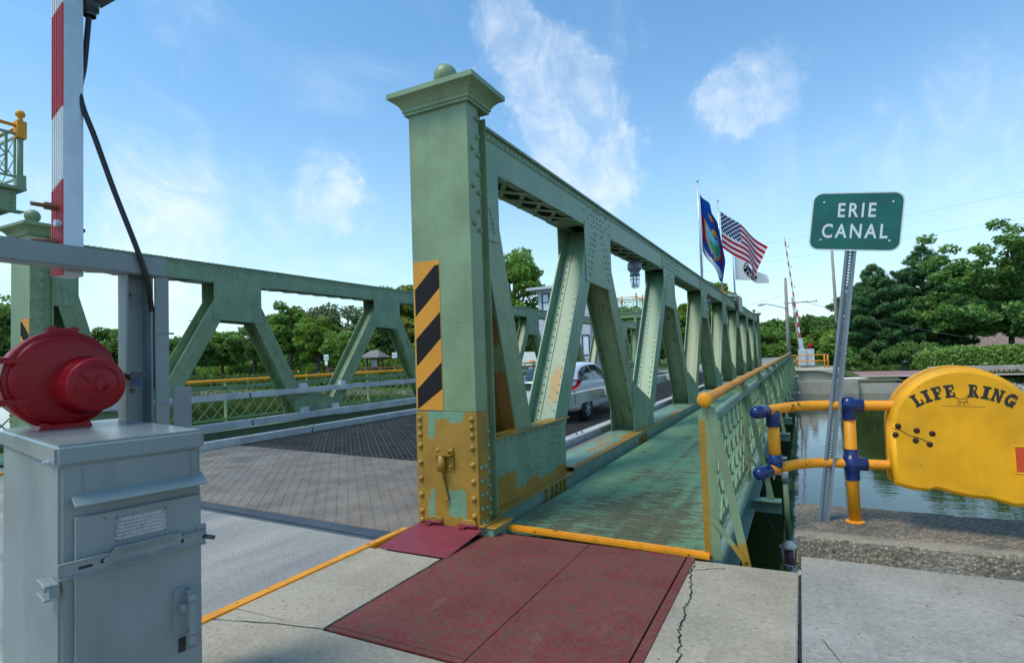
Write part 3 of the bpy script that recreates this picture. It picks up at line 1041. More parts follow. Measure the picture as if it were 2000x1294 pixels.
px_of = lambda u: -3.335 + .675 * u
M['post_base'] = patched('ochre_primer_patched_front', OCHRE, (0.145, 0.27, 0.165),
                         [(px_of(.20), px_of(.33), .86, 1.2), (px_of(.2), px_of(.80), 1.045, 1.2), (px_of(.56), px_of(.77), 1.0, 1.2),
                          (px_of(.17), px_of(.30), .10, .30), (px_of(.22), px_of(.30), .2, .39), (px_of(.52), px_of(.80), .14, .40), (px_of(.62), px_of(.645), .47, .50)], 'x', 'z', amp=.045)
M['gusset_first'] = patched('green_with_primer_gusset', (0.165, 0.27, 0.175), OCHRE,
                            [(4.7, 5.42, .0, .40), (4.7, 7.0, .0, .185), (5.65, 6.0, .0, .25), (6.5, 7.0, .0, .23)], 'y', 'z', amp=.06)
M['diag_patched'] = patched('green_with_primer_web', (0.175, 0.29, 0.185), OCHRE,
                            [(5.9, 7.4, 1.00, 1.42)], 'y', 'z', amp=.18, xlim=(-3.02, -2.87))
M['diag_first'] = patched('green_with_primer_dark_web', GREEN, (0.25, 0.115, 0.02),
                          [(4.9, 6.1, .1, 1.45), (4.9, 5.7, 1.72, 2.05)], 'y', 'z', amp=.09, xlim=(-3.3, -2.83))
M['chord_patched'] = patched('green_with_primer_chord', (0.185, 0.30, 0.205), (0.36, 0.19, 0.035),
                             [(-2.76, -2.3, 4.0, 14.0), (-2.95, -2.85, 8.0, 9.0), (-3.1, -3.0, 8.8, 9.7), (-3.4, -3.18, 6.5, 9.9), (-2.85, -2.7, 9.4, 11.2)], 'x', 'y', amp=.16)
M['shelf_ochre'] = M['ochre']


def diag(T, y0, z0, y1, z1, xi, xo, mat, rivet_side=-1, rv=True):
    """built-up H member between (y0,z0) and (y1,z1)"""
    a = Vector((0, y1 - y0, z1 - z0))
    L = a.length
    a.normalize()
    nrm = Vector((0, -a.z, a.y))            # across the member
    if nrm.y > 0:
        nrm = -nrm                          # toward -Y
    c = Vector((0, (y0 + y1) / 2, (z0 + z1) / 2))
    X = Vector((1, 0, 0))
    mb = MB()
    for s in (1, -1):                       # flanges, each of two angles with a seam
        xf = xo - .009 if s == 1 else xi + .009
        mb.obox(c + X * xf + nrm * .0935, X, a, nrm, .009, L / 2, .0915)
        mb.obox(c + X * xf - nrm * .0935, X, a, nrm, .009, L / 2, .0915)
        xl = xo - .075 if s == 1 else xi + .075
        mb.obox(c + X * xl + nrm * .014, X, a, nrm, .057, L / 2, .006)
    mb.obox(c + X * ((xi + xo) / 2), X, a, nrm, (xo - xi) / 2 - .0185, L / 2, .008)
    d = mb.build('diagonal', mat, T, bevel=.0)
    if rv:
        mb = MB()
        k = int(L / .125)
        for i in range(k):
            p = c + a * (-L / 2 + (i + .5) * L / k) + nrm * .020
            mb.rivet(p + X * (xo - .095), nrm, .0145)
            mb.rivet(p + X * (xi + .095), nrm, .0145)
        mb.build('rivets', mat if isinstance(mat, str) and mat != 'diag_first' else 'green', d, kind='stuff')
    return d


def rivet_rows(mb, x, pts, r=.0145):
    for y, z in pts:
        mb.rivet((x, y, z), (1, 0, 0), r)


def end_post(T, xi, xo, y0, s, base_mat, hazard, front=True):
    """box post with moulded cap and ball; s=+1 has its plain front toward -Y"""
    Y = lambda d: y0 + s * d
    mb = MB()
    ys = sorted((Y(0), Y(.20)))
    mb.box(xi, xo, ys[0], ys[1], 1.112 if front else .02, 4.02)
    ys = sorted((Y(.20), Y(.345)))
    mb.box(xi + .055, xo - .055, ys[0], ys[1], .0, 4.02)
    ys = sorted((Y(.20), Y(.212)))
    mb.box(xi, xo, ys[0], ys[1], .02, 1.112)
    ys = sorted((Y(.325), Y(.347)))
    mb.box(xi - .004, xo + .004, ys[0], ys[1], .05, 3.95)
    p = mb.build('end_post', 'green', T, bevel=.005, seg=2)
    # moulded cap
    mb = MB()
    prof = [(0.015, 4.0), (.03, 4.0), (.03, 4.022), (.045, 4.03), (.045, 4.055), (.055, 4.07), (.07, 4.095), (.10, 4.125), (.135, 4.145), (.150, 4.152), (.150, 4.20), (.14, 4.205), (-.2, 4.225)]
    yc = (Y(0) + Y(.345)) / 2
    rings = []
    for o, z in prof:
        rings.append([(xi - o, yc - .1725 - o, z), (xo + o, yc - .1725 - o, z), (xo + o, yc + .1725 + o, z), (xi - o, yc + .1725 + o, z)] if o > -.1 else
                     [(xi + .30, yc - .03, z), (xo - .30, yc - .03, z), (xo - .30, yc + .03, z), (xi + .30, yc + .03, z)])
    vs = [v for r in rings for v in r]
    fs = [(4 * i + k, 4 * i + (k + 1) % 4, 4 * i + 4 + (k + 1) % 4, 4 * i + 4 + k) for i in range(len(rings) - 1) for k in range(4)]
    fs += [(3, 2, 1, 0), tuple(4 * (len(rings) - 1) + k for k in range(4))]
    mb.add(vs, fs)
    mb.build('cap', 'green', p)
    mb = MB()
    mb.lathe([(.06, 4.19), (.06, 4.24), (.045, 4.30)], ((xi + xo) / 2, yc, 0), (0, 0, 1), 16)
    mb.ball(((xi + xo) / 2, yc, 4.395), .120, 24)
    mb.build('ball_finial', 'green', p)
    if front:
        mb = MB()
        ys = sorted((Y(-.006), Y(.195)))
        mb.box(xi - .003, xo + .003, ys[0], ys[1], .0, 1.108)
        mb.build('base_plate', base_mat, p, bevel=.004)
        yb = Y(-.006)
        for z in (1.045, .972, .892, .785, .63, .478, .325, .17, .085):
            for u in (.065, .925):
                put('bolt', bolt_ochre, (px_of(u) + (xo + 2.66), yb, z), p, QNY)
    if hazard:
        h0, h1 = hazard                       # x range of the striped board
        z0, z1 = 1.125, 2.55
        mb = MB()
        mb.box(h0, h1, Y(-.004), Y(0) - .0005 * s, z0, z1, 0)
        w = h1 - h0
        yb = Y(-.0055)
        rise = .30 if hazard[0] < -3.2 and xo > -5 else -.30
        for k in range(3):
            zc = z1 - .07 - k * .478
            if rise > 0:
                poly = [(.014, -.44 if k < 2 else -.44), (.014, -.17), (w - .02 - (0 if k else .0), .02 if k else .02), (w - .02, -.22)]
                poly = [(a, b + zc) for a, b in ((.014, -.46), (.014, -.20), (w - .05 if k == 0 else w - .004, .02 if k == 0 else .05), (w - .004, .02 if k == 0 else .05), (w - .004, -.20))]
            else:
                poly = [(a, b + zc) for a, b in ((w - .014, -.46), (w - .014, -.20), (.05 if k == 0 else .004, .02 if k == 0 else .05), (.004, .02 if k == 0 else .05), (.004, -.20))]
            poly = [poly[i] for i in range(5) if i == 0 or (abs(poly[i][0] - poly[i - 1][0]) + abs(poly[i][1] - poly[i - 1][1])) > 1e-6]
            poly = [(a, max(b, z0 + .008)) for a, b in poly]
            mb.prism(poly, (h0, Y(-.004), 0), (1, 0, 0), (0, 0, 1), (0, -s, 0), .0012, 1)
        mb.build('hazard_board', ['hazard', 'hazard_black'], p)
    return p


def truss(T, xi, xo, near, pxi, pxo):
    G = 'green'
    X1 = (1, 0, 0)
    # ---- end posts
    if near:
        p = end_post(T, pxi, pxo, 4.43, 1, 'post_base', (pxi + .012, pxi + .315))
        for z in np.arange(2.45, 3.95, .18):
            if z > 2.75:
                put('bolt', bolt_me, (pxo, 4.60, z), p, QX)
        for z in np.arange(2.86, 3.8, .36):
            put('bolt', bolt_me, (pxo, 4.50, z), p, QX)
        for k, z in enumerate(np.arange(.10, .86, .125)):
            for yy in (4.475, 4.545, 4.612):
                if k < 5 or yy > 4.6:
                    put('bolt', bolt_me, (pxo, yy, z + (.06 if yy > 4.6 else 0)), p, QX)
        # latch on the front plate
        yb = 4.424
        mb = MB()
        mb.box(px_of(.33), px_of(.625), yb - .012, yb, .57, .785)
        mb.box(px_of(.32), px_of(.63), yb - .07, yb - .010, .712, .726)
        mb.box(px_of(.40), px_of(.57), yb - .055, yb - .02, .727, .742)
        mb.tube([(px_of(.46), yb - .042, .71), (px_of(.46), yb - .042, .565)], .036, 14)
        mb.tube([(px_of(.46), yb - .02, .57), (px_of(.45), yb - .02, .50), (px_of(.47), yb - .02, .44), (px_of(.51), yb - .02, .33), (px_of(.53), yb - .02, .305), (px_of(.46), yb - .03, .292)], .012, 8)
        mb.rivet((px_of(.37), yb - .012, .75), (0, -1, 0), .02)
        mb.rivet((px_of(.585), yb - .012, .75), (0, -1, 0), .02)
        mb.rivet((px_of(.37), yb - .012, .61), (0, -1, 0), .018)
        mb.rivet((px_of(.585), yb - .012, .61), (0, -1, 0), .02)
        mb.rivet((px_of(.585), yb - .012, .68), (0, -1, 0), .02)
        mb.build('latch', 'ochre', p)
        for x0 in (-3.21, -2.84):
            MB().box(x0, x0 + .15, yb - .014, yb, .085, .135).build('hinge_leaf', 'ochre', p, bevel=.003)
        mb = MB()
        mb.box(-2.655, -2.60, 4.40, 4.785, .085, .098)
        mb.box(-2.66, -2.50, 4.43, 4.785, .0705, .083)
        mb.build('foot_shelf', 'ochre', p, bevel=.002)
        mb = MB()
        mb.box(-2.655, -2.53, 4.44, 4.80, -.5, .070)
        mb.build('foot_web', 'teal_grey', p)
    else:
        p = end_post(T, pxi, pxo, 4.43, 1, 'green', (pxo - .315, pxo - .012))
        for z in np.arange(2.55, 3.9, .17):
            put('bolt', bolt_me, (pxo, 4.60, z), p, QX)
        for z in np.arange(2.55, 3.9, .34):
            put('bolt', bolt_me, (pxo, 4.46, z), p, QX)
            put('bolt', bolt_me, (pxo, 4.53, z - .12), p, QX)
    end_post(T, pxi, pxo, 45.57, -1, G, None, front=False)

    # ---- top chord: two webs, cover plate, flange angles
    mb = MB()
    for xa, xb in ((xo - .014, xo), (xi, xi + .014)):
        mb.box(xa, xb, 4.72, 45.2, 3.545, 3.935)
    mb.box(xi - .045, xo + .045, 4.72, 45.2, 3.947, 3.963)
    mb.box(xo + .0005, xo + .043, 4.72, 45.2, 3.9355, 3.9465)
    mb.box(xo, xo + .011, 4.72, 45.2, 3.865, 3.9345)
    mb.box(xi + .014, xi + .10, 4.72, 45.2, 3.545, 3.557)
    mb.box(xo - .10, xo - .014, 4.72, 45.2, 3.545, 3.557)
    mb.box(xi, xi + .10, 4.72, 45.2, 3.9355, 3.9465)
    chord = mb.build('top_chord', 'green_chord', T, bevel=.0)
    mb = MB()
    y = 4.9
    while y < 43:
        mb.rivet((xo + .011, y, 3.90), X1, .014)
        mb.rivet((xo + .02, y + .05, 3.963), (0, 0, 1), .014, n=5)
        y += .105 if y < 16 else .16
    ends = [4.72] + [v for yt in YT for v in (yt - .63, yt + .63)] + [45.2]
    for yt in YT:                            # splice rivets
        nr = 8 if yt < 20 else 6
        for i in range(9):
            for j in range(4):
                if (i + j) % 2 == 0 or i in (3, 4, 5):
                    mb.rivet((xo, yt - .6 + i * .15, 3.585 + j * .082), X1, .0145)
    for i in range(3):
        for j in range(4):
            mb.rivet((xo, 4.84 + i * .065, 3.59 + j * .085 + (i % 2) * .03), X1, .0145)
    mb.build('rivets', 'green_chord', chord, kind='stuff')
    for yt in YT[1:]:                        # splice cover plates on the mid panels
        MB().box(xo, xo + .008, yt - .72, yt + 1.5, 3.555, 3.855).build('splice_plate', 'green_chord', chord, bevel=.002)
    mb = MB()
    for yt in YT[1:]:
        for i in range(15):
            for j in range(3):
                mb.rivet((xo + .008, yt - .65 + i * .145, 3.605 + j * .10), X1, .014, n=5)
    mb.build('rivets', 'green_chord', chord, kind='stuff')
    for k in range(0, len(ends), 2):         # battens and lacing under the chord
        a, b = ends[k], ends[k + 1]
        la = .46 if k else .75
        MB().box(xi + .004, xo - .004, a - (.66 if k else 0), a + la, 3.530, 3.5415).build('batten_plate', 'green_chord', chord)
        MB().box(xi + .004, xo - .004, b - .46, b + .0, 3.5298, 3.5412).build('batten_plate', 'green_chord', chord)
        mb = MB()
        for sx in (xo - .05, xi + .05):
            for q in range(6):
                mb.rivet((sx, a + .04 + q * .075, 3.530), (0, 0, -1), .014, n=5)
                mb.rivet((sx, b - .42 + q * .075, 3.530), (0, 0, -1), .014, n=5)
        mb.build('rivets', 'green_chord', chord, kind='stuff')
        s0, s1 = a + la + .02, b - .48
        n = max(2, round((s1 - s0) / .52))
        for i in range(n):
            ya, yb_ = s0 + (s1 - s0) * i / n, s0 + (s1 - s0) * (i + 1) / n
            for j, (pa, pb) in enumerate((((xo - .05, ya, 3.534), (xi + .05, yb_, 3.534)), ((xi + .05, ya, 3.520), (xo - .05, yb_, 3.520)))):
                d = Vector(pb) - Vector(pa)
                put('lacing_bar', lace_me, pa, chord, axis_quat(d), (d.length, 1, 1))
    # ---- gusset plates
    for i, yt in enumerate(YT):
        for side, xx in ((1, xo), (-1, xi)):
            mb = MB()
            lo = 2.67 if side == 1 else 2.65
            mb.prism([(yt - .63, lo + .02), (yt - .63, 3.56), (yt + .63, 3.56), (yt + .63, lo - .03)], (xx - (.0 if side == 1 else .012), 0, 0), (0, 1, 0), (0, 0, 1), X1, .012)
            g = mb.build('gusset_plate', 'green_chord', T)
            if side == 1:
                mb = MB()
                for sgn in (-1, 1):
                    for row in range(2):
                        for q in range(8):
                            z = 3.46 - q * .095
                            off = (.10 + (3.56 - z) * .45)
                            for e in (0, .055, .19):
                                yy = yt + sgn * (off + e - .02) + (0.02 * row)
                                if row == 0 and abs(yy - yt) < .6 and (e < .1 or q > 0):
                                    mb.rivet((xo + .012, yy, z + .02 * (e > 0)), X1, .0145)
                mb.build('rivets', 'green_chord', g, kind='stuff')
    # ---- bottom chord
    mb = MB()
    mb.box(xo - .03, xo - .012, 6.80, 45.1, -.45, .148)
    mb.box(xi + .012, xi + .03, 6.80, 45.1, -.45, .148)
    mb.box(xo - .03, xo - .012, 4.8, 6.80, -.45, .098)
    bc = mb.build('bottom_chord', 'green_chord', T)
    ztop = .162
    mb = MB()
    xr = xo + .145
    mb.box(xi - .05, xr, 6.85, 45.1, .150, ztop)
    mb.build('cover_plate', 'chord_patched' if near else 'green_chord', bc, bevel=.002)
    if near:
        mb = MB()
        mb.box(xo - .01, xo + .145, 4.79, 6.845, .098, .111)
        mb.build('foot_shelf', 'ochre', bc, bevel=.002)
        mb = MB()
        mb.box(xr - .05, xr - .035, 4.80, 45.1, -.30, .0965)
        mb.box(xr - .05, xr - .035, 6.86, 45.1, .0965, .149)
        mb.build('fascia_plate', 'teal_grey', bc)
        mb = MB()
        for y in np.arange(4.95, 20, .27):
            mb.rivet((xr - .035, y, .045), X1, .013)
        mb.build('rivets', 'teal_grey', bc, kind='stuff')
        mb = MB()
        for y in np.arange(6.95, 30, .1):
            mb.rivet((xr - .035, y, ztop), (0, 0, 1), .014, n=5)
        mb.build('rivets', 'ochre', bc, kind='stuff')
        for y in (5.92, 6.10, 6.23, 6.36, 6.48, 10.1, 10.25, 10.4, 10.55):
            MB().box(xr - .034, xr - .006, y, y + .022, -.1, .09).build('stiffener', 'ochre', bc)
    for i, yb in enumerate(YB):
        for side, xx in ((1, xo), (-1, xi)):
            mb = MB()
            if i == 0:
                poly = [(4.79, .10), (4.79, .79), (6.84, .79), (6.84, .10)]
            elif i == len(YB) - 1:
                poly = [(yb - .75, .163), (yb - .75, .79), (45.1, .79), (45.1, .163)]
            else:
                poly = [(yb - .76, .163), (yb - .76, .94), (yb - .68, 1.05), (yb + .70, .60), (yb + .75, .56), (yb + .75, .163)]
            mb.prism(poly, (xx - (.0 if side == 1 else .012), 0, 0), (0, 1, 0), (0, 0, 1), X1, .012)
            g = mb.build('gusset_plate', 'gusset_first' if (near and i == 0) else 'green_chord', T)
            if side == 1:
                mb = MB()
                if i == 0:
                    for q in range(8):
                        z = .66 - q * .066
                        for e in (0, .085):
                            mb.rivet((xo + .012, 5.90 + e + q * .012, z + e * .5), X1, .015)
                    for q in range(7):
                        z = .69 - q * .075
                        for e in (0, .075, .23, .29):
                            mb.rivet((xo + .012, 6.43 + e - q * .05, z - e * .1), X1, .015)
                    if near:
                        mb.rivet((xo + .012, 5.70, .40), X1, .024)
                        mb.rivet((xo + .012, 5.78, .34), X1, .024)
                    for q in range(13):
                        mb.rivet((xo + .012, 4.87 + q * .155, .745), X1, .015)
                else:
                    for a in range(6):
                        for q in range(9):
                            z = .22 + q * .085 + (a % 2) * .03
                            yy = yb - .62 + a * .235 + (.04 if q % 2 else 0)
                            if z < .95 - (yy - yb + .66) * .33:
                                mb.rivet((xo + .012, yy, z), X1, .015)
                                if a in (0, 2, 4):
                                    mb.rivet((xo + .012, yy + .075, z), X1, .015)
                mb.build('rivets', 'green_chord', g, kind='stuff')
                if i == 0:
                    mb = MB()
                    mb.box(xo - .12, xo + .075, 4.79, 6.87, .792, .806)
                    mb.build('cap_angle', 'ochre' if near else 'green', g, bevel=.002)
    # ---- diagonals
    fx = (xi + .001, xo - .001)
    pairs = []
    for i, yt in enumerate(YT):
        pairs.append((YB[i] + .05, yt - .06, i))
        pairs.append((YB[i + 1] - .05, yt + .06, i))
    k = 0
    diag(T, 5.86, .16, 4.88, 3.54, *fx, 'diag_first' if near else 'green', rv=not near)
    diag(T, 44.14, .16, 45.1, 3.54, *fx, 'green', rv=False)
    for (yb, yt, i) in pairs:
        up = yb < yt
        z0 = .17
        f0 = (z0 + .4) / 4.1
        f1 = (3.535 + .4) / 4.1
        mat = 'green' if up else 'green_rust'
        if near and up and i < 2:
            mat = 'diag_patched'
        diag(T, yb + (yt - yb) * f0, z0, yb + (yt - yb) * f1, 3.535, *fx, mat, rv=(up or i < 2))
    # plate between post and first top corner
    mb = MB()
    mb.box(xo, xo + .010, 4.765, 5.22, 2.80, 3.544)
    g = mb.build('corner_plate', 'green_chord', T)
    mb = MB()
    for q in range(6):
        mb.rivet((xo + .010, 4.90 + q * .014, 3.38 - q * .085), X1, .0145)
        mb.rivet((xo + .010, 5.02 + q * .016, 3.12 - q * .045), X1, .0145)
    mb.build('rivets', 'green_chord', g, kind='stuff')


T1 = thing('bridge_truss', 'riveted sage green truss beside the walkway with yellow-primed end post', 'bridge truss', (-3.0, 4.43, 0), 'riveted bridge trusses')
truss(T1, -3.21, -2.79, True, -3.335, -2.66)
T2 = thing('bridge_truss', 'riveted green truss on the far side of the roadway, partly behind the gate', 'bridge truss', (-12.04, 4.43, 0), 'riveted bridge trusses')
truss(T2, -12.25, -11.83, False, -12.375, -11.70)
T2.location.y += .36                           # the bridge ends are slightly skewed


# ---- galvanised traffic rails along both trusses
def traffic_rail(name, label, x0, x1, z0, z1, ys, clips, group, clip_mat='galv_rusty', boltx=None):
    o = thing(name, label, 'guard rail', ((x0 + x1) / 2, ys[0], z0), group)
    for a, b in zip(ys[:-1], ys[1:]):
        MB().box(x0, x1, a + .008, b - .008, z0, z1).build('rail_section', 'galv_rusty', o, bevel=.012, seg=2)
    mb = MB()
    for y in ys[1:-1]:
        mb.box(x0 + .01, x1 - .01, y - .1, y + .1, z0 + .012, z1 - .012)
    mb.build('splice_sleeve', 'steel_dark', o)
    mb = MB()
    for y in ys[1:-1]:
        for d in (-.13, .13):
            mb.lathe([(.022, 0), (.022, .012), (.014, .014), (.014, .028), (.0005, .028)], ((x0 + x1) / 2, y + d, z1), (0, 0, 1), 6, smooth=False)
    mb.build('bolt_heads', 'bolt_rust', o)
    for y, dz0, dz1 in clips:
        mb = MB()
        mb.box(boltx[0], boltx[1], y - .1, y + .1, dz0, dz1)
        mb.rivet((boltx[1], y - .04, (dz0 + dz1) / 2 + .03), (1, 0, 0), .016)
        mb.rivet((boltx[1], y + .04, (dz0 + dz1) / 2 + .03), (1, 0, 0), .016)
        mb.build('mounting_plate', 'galv', o, bevel=.003)
    return o


ys_f = [5.2, 9.0, 16.4, 24.5, 32.5, 43.2]
cl = [(yb + .36 + d, .93, 1.10) for yb in YB[1:5] for d in (-.55, .85)]
traffic_rail('guard_rail', 'upper galvanised rail along the far truss', -11.70, -11.58, .855, .992, ys_f, cl, 'rails along the far truss', boltx=(-11.817, -11.702))
cl = [(yb + .36 + d, .31, .48) for yb in YB[1:5] for d in (-.55, .55)]
traffic_rail('guard_rail', 'lower galvanised rail along the far truss', -11.68, -11.50, .20, .365, ys_f, cl, 'rails along the far truss', boltx=(-11.817, -11.682))
traffic_rail('curb_rail', 'galvanised kerb beam lying on the deck below the far rails', -10.62, -10.44, -.018, .135, [4.9, 9.8, 17.0, 25, 33, 43.2], [], 'rails along the far truss', boltx=None)
ys_n = [5.1, 8.95, 15.0, 22.0, 30.0, 43.2]
cl = [(yb + d, .80, .94) for yb in YB[1:4] for d in (-.4, .4)]
traffic_rail('guard_rail', 'galvanised box rail between the near truss and the car', -3.56, -3.43, .755, .955, ys_n, cl, 'rails along the near truss', boltx=(-3.428, -3.235))
traffic_rail('curb_rail', 'galvanised kerb beam on the deck along the near truss', -3.64, -3.43, .0, .225, [5.1, 9.35, 15.0, 22.0, 30.0, 43.2], [], 'rails along the near truss', boltx=None)


# ---- lattice handrails
lat_me = shared(lambda b: b.box(0, 1, -.004, .004, -.014, .014), 'lattice_bar', 'green')


def handrail(x, s, label, rail_mat, ys, brace, near):
    o = thing('handrail', label, 'railing', (x, ys[0], 0), 'lattice handrails of the bridge')
    r = MB()
    zt = 1.215
    r.tube([(x, ys[0] - .02, zt), (x, ys[-1], zt)], .042, 14)
    rail = r.build('top_rail', rail_mat, o)
    mb = MB()
    for y in ys[1:-1]:
        mb.lathe([(.044, -.05), (.052, -.04), (.052, .04), (.044, .05)], (x, y + .02, zt), (0, 1, 0), 14)
    mb.build('collar', rail_mat, rail)
    mb = MB()
    mb.lathe([(.0005, -.075), (.035, -.073), (.055, -.062), (.058, -.05), (.058, .02), (.050, .028), (.044, .03)], (x, ys[0], zt), (0, 1, 0), 20)
    mb.build('end_cap', 'orange', rail)
    mb = MB()
    mb.lathe([(.046, .028), (.049, .03), (.049, .06), (.046, .062)], (x, ys[0], zt), (0, 1, 0), 18)
    mb.build('worn_ring', 'teal', rail)
    # continuous angles
    mb = MB()
    mb.box(x - .006, x + .006, ys[0], ys[-1], .975, 1.06)
    mb.box(x + .006 * s, x + .075 * s, ys[0], ys[-1], 1.048, 1.06)
    mb.box(x - .055 * s, x - .006 * s, ys[0], ys[-1], 1.049, 1.059)
    mb.build('upper_angle', 'teal_grey', o)
    mb = MB()
    mb.box(x - .006, x + .006, ys[0], ys[-1], .11, .17)
    mb.box(x + .006 * s, x + .05 * s, ys[0], ys[-1], .11, .12)
    mb.build('lower_angle', 'green', o)
    stuff = MB()
    for i, y in enumerate(ys):
        mb = MB()
        # flat post with a shaped head that carries the tube
        mb.prism([(-.06, -.02), (.06, -.02), (.06, 1.10), (.032, 1.165), (.032, 1.185), (-.032, 1.185), (-.032, 1.165), (-.06, 1.10)], (x, y - .006, 0), (1, 0, 0), (0, 0, 1), (0, 1, 0), .012)
        mb.box(x - .008, x + .008, y + .006, y + .066, .0, 1.10)
        mb.build('post', 'rail_post_first' if (i == 0 and near) else 'green', o)
        if brace and i < len(ys):
            mb = MB()
            mb.bar((x + s * .04, y - .014, 1.15), (x + s * .275, y - .014, -.23), .010, .062, (1, 0, 0))
            mb.bar((x + s * .02, y - .026, .30), (x + s * .235, y - .026, .0), .008, .035, (1, 0, 0))
            mb.build('brace', 'rail_brace_first' if (i == 0 and near) else 'green', o)
            if i:
                mb = MB()
                mb.box(x + s * .03, x + s * .38, y - .09, y + .09, -.255, -.24)
                mb.box(x + s * .03, x + s * .38, y - .008, y + .008, -.40, -.255)
                mb.box(x + s * .22, x + s * .235, y - .03, y + .03, -.24, -.10)
                mb.lathe([(.018, 0), (.018, .02), (.0005, .02)], (x + s * .30, y, -.24), (0, 0, 1), 6, smooth=False)
                mb.build('outrigger', 'teal_grey', o)
        if i + 1 < len(ys):
            w = ys[i + 1] - ys[i] - .10
            y0 = y + .06
            h = .83
            pitch = w / 7
            z0 = .145
            for d in (1, -1):
                xx = x + (.008 if d == 1 else -.004)
                k = -2
                while k < 9:
                    a = y0 + k * pitch
                    b = a + h * pitch / .415
                    fa, fb = max(a, y0), min(b, y0 + w)
                    if fb - fa > .08:
                        za = z0 + (fa - a) / (b - a) * h
                        zb = z0 + (fb - a) / (b - a) * h
                        pa, pb = ((xx, fa, za), (xx, fb, zb)) if d == 1 else ((xx, 2 * y0 + w - fa, za), (xx, 2 * y0 + w - fb, zb))
                        dd = Vector(pb) - Vector(pa)
                        if i < 11:
                            put('lattice_bar', lat_me, pa, o, axis_quat(dd), (dd.length, 1, 1))
                        else:
                            stuff.bar(pa, pb, .008, .034)
                    k += 1
    stuff.build('lattice_bars', 'green', o, kind='stuff')
    mb = MB()                                   # rosettes where the bars cross
    for i, y in enumerate(ys[:-1]):
        w = ys[i + 1] - ys[i] - .10
        pitch = w / 7
        for k in range(15):
            for zz in (.145 + .207, .145 + .6225):
                if k % 2:
                    mb.rivet((x + s * .013, y + .06 + k * pitch / 2, zz), (s, 0, 0), .011, n=5)
    mb.build('rosettes', 'green', o, kind='stuff')
    return o


M['rail_post_first'] = patched('green_with_primer_post', GREEN, OCHRE, [(-.765, -.698, -.1, 1.06)], 'x', 'z', amp=.015)
M['rail_brace_first'] = patched('green_with_primer_brace', GREEN, OCHRE, [(-1, 0, -.4, .13)], 'x', 'z', amp=.03)
M['rail_copper'] = paint('worn_orange_rail_paint', (0.56, 0.235, 0.05), rough=.3, var=.12, rust=.15, streak=.1)
ys_r = [4.63 + 2.955 * i for i in range(14)]
handrail(-.69, 1, 'lattice handrail of the near walkway with a round orange end cap', 'rail_copper', ys_r, True, True)
handrail(-14.6, -1, 'lattice handrail beyond the far truss with a bright orange top rail', 'orange', ys_r, False, False)

# ---- caged lamps under the near chord
lamp_src = None


def cage_lamp(y, label):
    o = thing('bridge_lamp', label, 'lamp', (-3.0, y, 3.36), 'caged lamps under the near truss')
    c = (-3.0, y, 0)
    MB().lathe([(.0005, 3.528), (.075, 3.528), (.075, 3.47), (.14, 3.46), (.15, 3.35), (.13, 3.31), (.095, 3.265), (.095, 3.22), (.11, 3.215), (.11, 3.19), (.075, 3.185)], c, (0, 0, 1), 18).build('housing', 'post_steel', o)
    MB().lathe([(.066, 3.19), (.068, 3.08), (.058, 3.0), (.03, 2.975), (.0005, 2.97)], c, (0, 0, 1), 16).build('globe', 'clear', o)
    mb = MB()
    for k in range(6):
        q = k * math.pi / 3
        mb.tube([(c[0] + r * math.cos(q), y + r * math.sin(q), z) for r, z in ((.096, 3.20), (.094, 3.09), (.082, 2.975), (.054, 2.94), (.0, 2.935))], .005, 5)
    for r, z in ((.095, 3.12), (.080, 2.97)):
        mb.tube([(c[0] + r * math.cos(q), y + r * math.sin(q), z) for q in np.linspace(0, 2 * math.pi, 17)], .005, 5)
    mb.build('wire_cage', 'steel_dark', o)


cage_lamp(11.55, 'caged glass lamp hanging under the near chord, nearest of the row')
cage_lamp(21.4, 'caged lamp hanging under the near chord, second along the truss')
cage_lamp(32.0, 'caged lamp hanging under the near chord, farthest along the truss')

# ================================================================== GATE CABINET, HORN AND BARRIER
CAB = Vector((-2.20, .97, 0))                  # front corner nearest the camera
A0 = R(-13)
CF = Vector((math.sin(-A0), math.cos(-A0), 0)) # along the door face, away from the camera
CN = Vector((math.cos(A0), math.sin(A0), 0))   # out of the door face
CB = -CN                                       # depth of the cabinet
UZ = Vector((0, 0, 1))
CW, CD, CZ = .465, 1.02, 1.36


def cp(f, d, z):
    """cabinet coordinates: f along the door, d inward from the door face"""
    return CAB + CF * f + CB * d + UZ * z


def cbox(mb, f0, f1, d0, d1, z0, z1, m=0):
    return mb.obox(cp((f0 + f1) / 2, (d0 + d1) / 2, (z0 + z1) / 2), CF, CB, UZ, (f1 - f0) / 2, (d1 - d0) / 2, (z1 - z0) / 2, m)


cab = thing('gate_cabinet', 'grey painted steel gate cabinet with a latched door in the left foreground', 'cabinet', tuple(CAB))
cbox(MB(), .012, CW - .012, .012, CD, 0.0, CZ - .06).build('body', 'grey', cab, bevel=.012, seg=3)
cbox(MB(), 0, CW, 0, CD + .012, CZ - .075, CZ).build('lid', 'grey_lid', cab, bevel=.012, seg=3)
mb = MB()
mb.prism([(-.01, 0), (.048, -.032), (.050, -.026), (-.01, .010)], cp(.045, .012, CZ - .175), CN, UZ, CF, .415)
mb.build('drip_hood', 'grey_lid', cab, bevel=.002)
door = cbox(MB(), .052, .445, -.006, .010, .12, CZ - .245).build('door', 'grey', cab, bevel=.003)
mb = MB()
cbox(mb, .075, .077, .0095, .013, CZ - .2, CZ - .08)
cbox(mb, .415, .417, .0095, .013, CZ - .2, CZ - .08)
mb.build('body_seam', 'grey', cab)
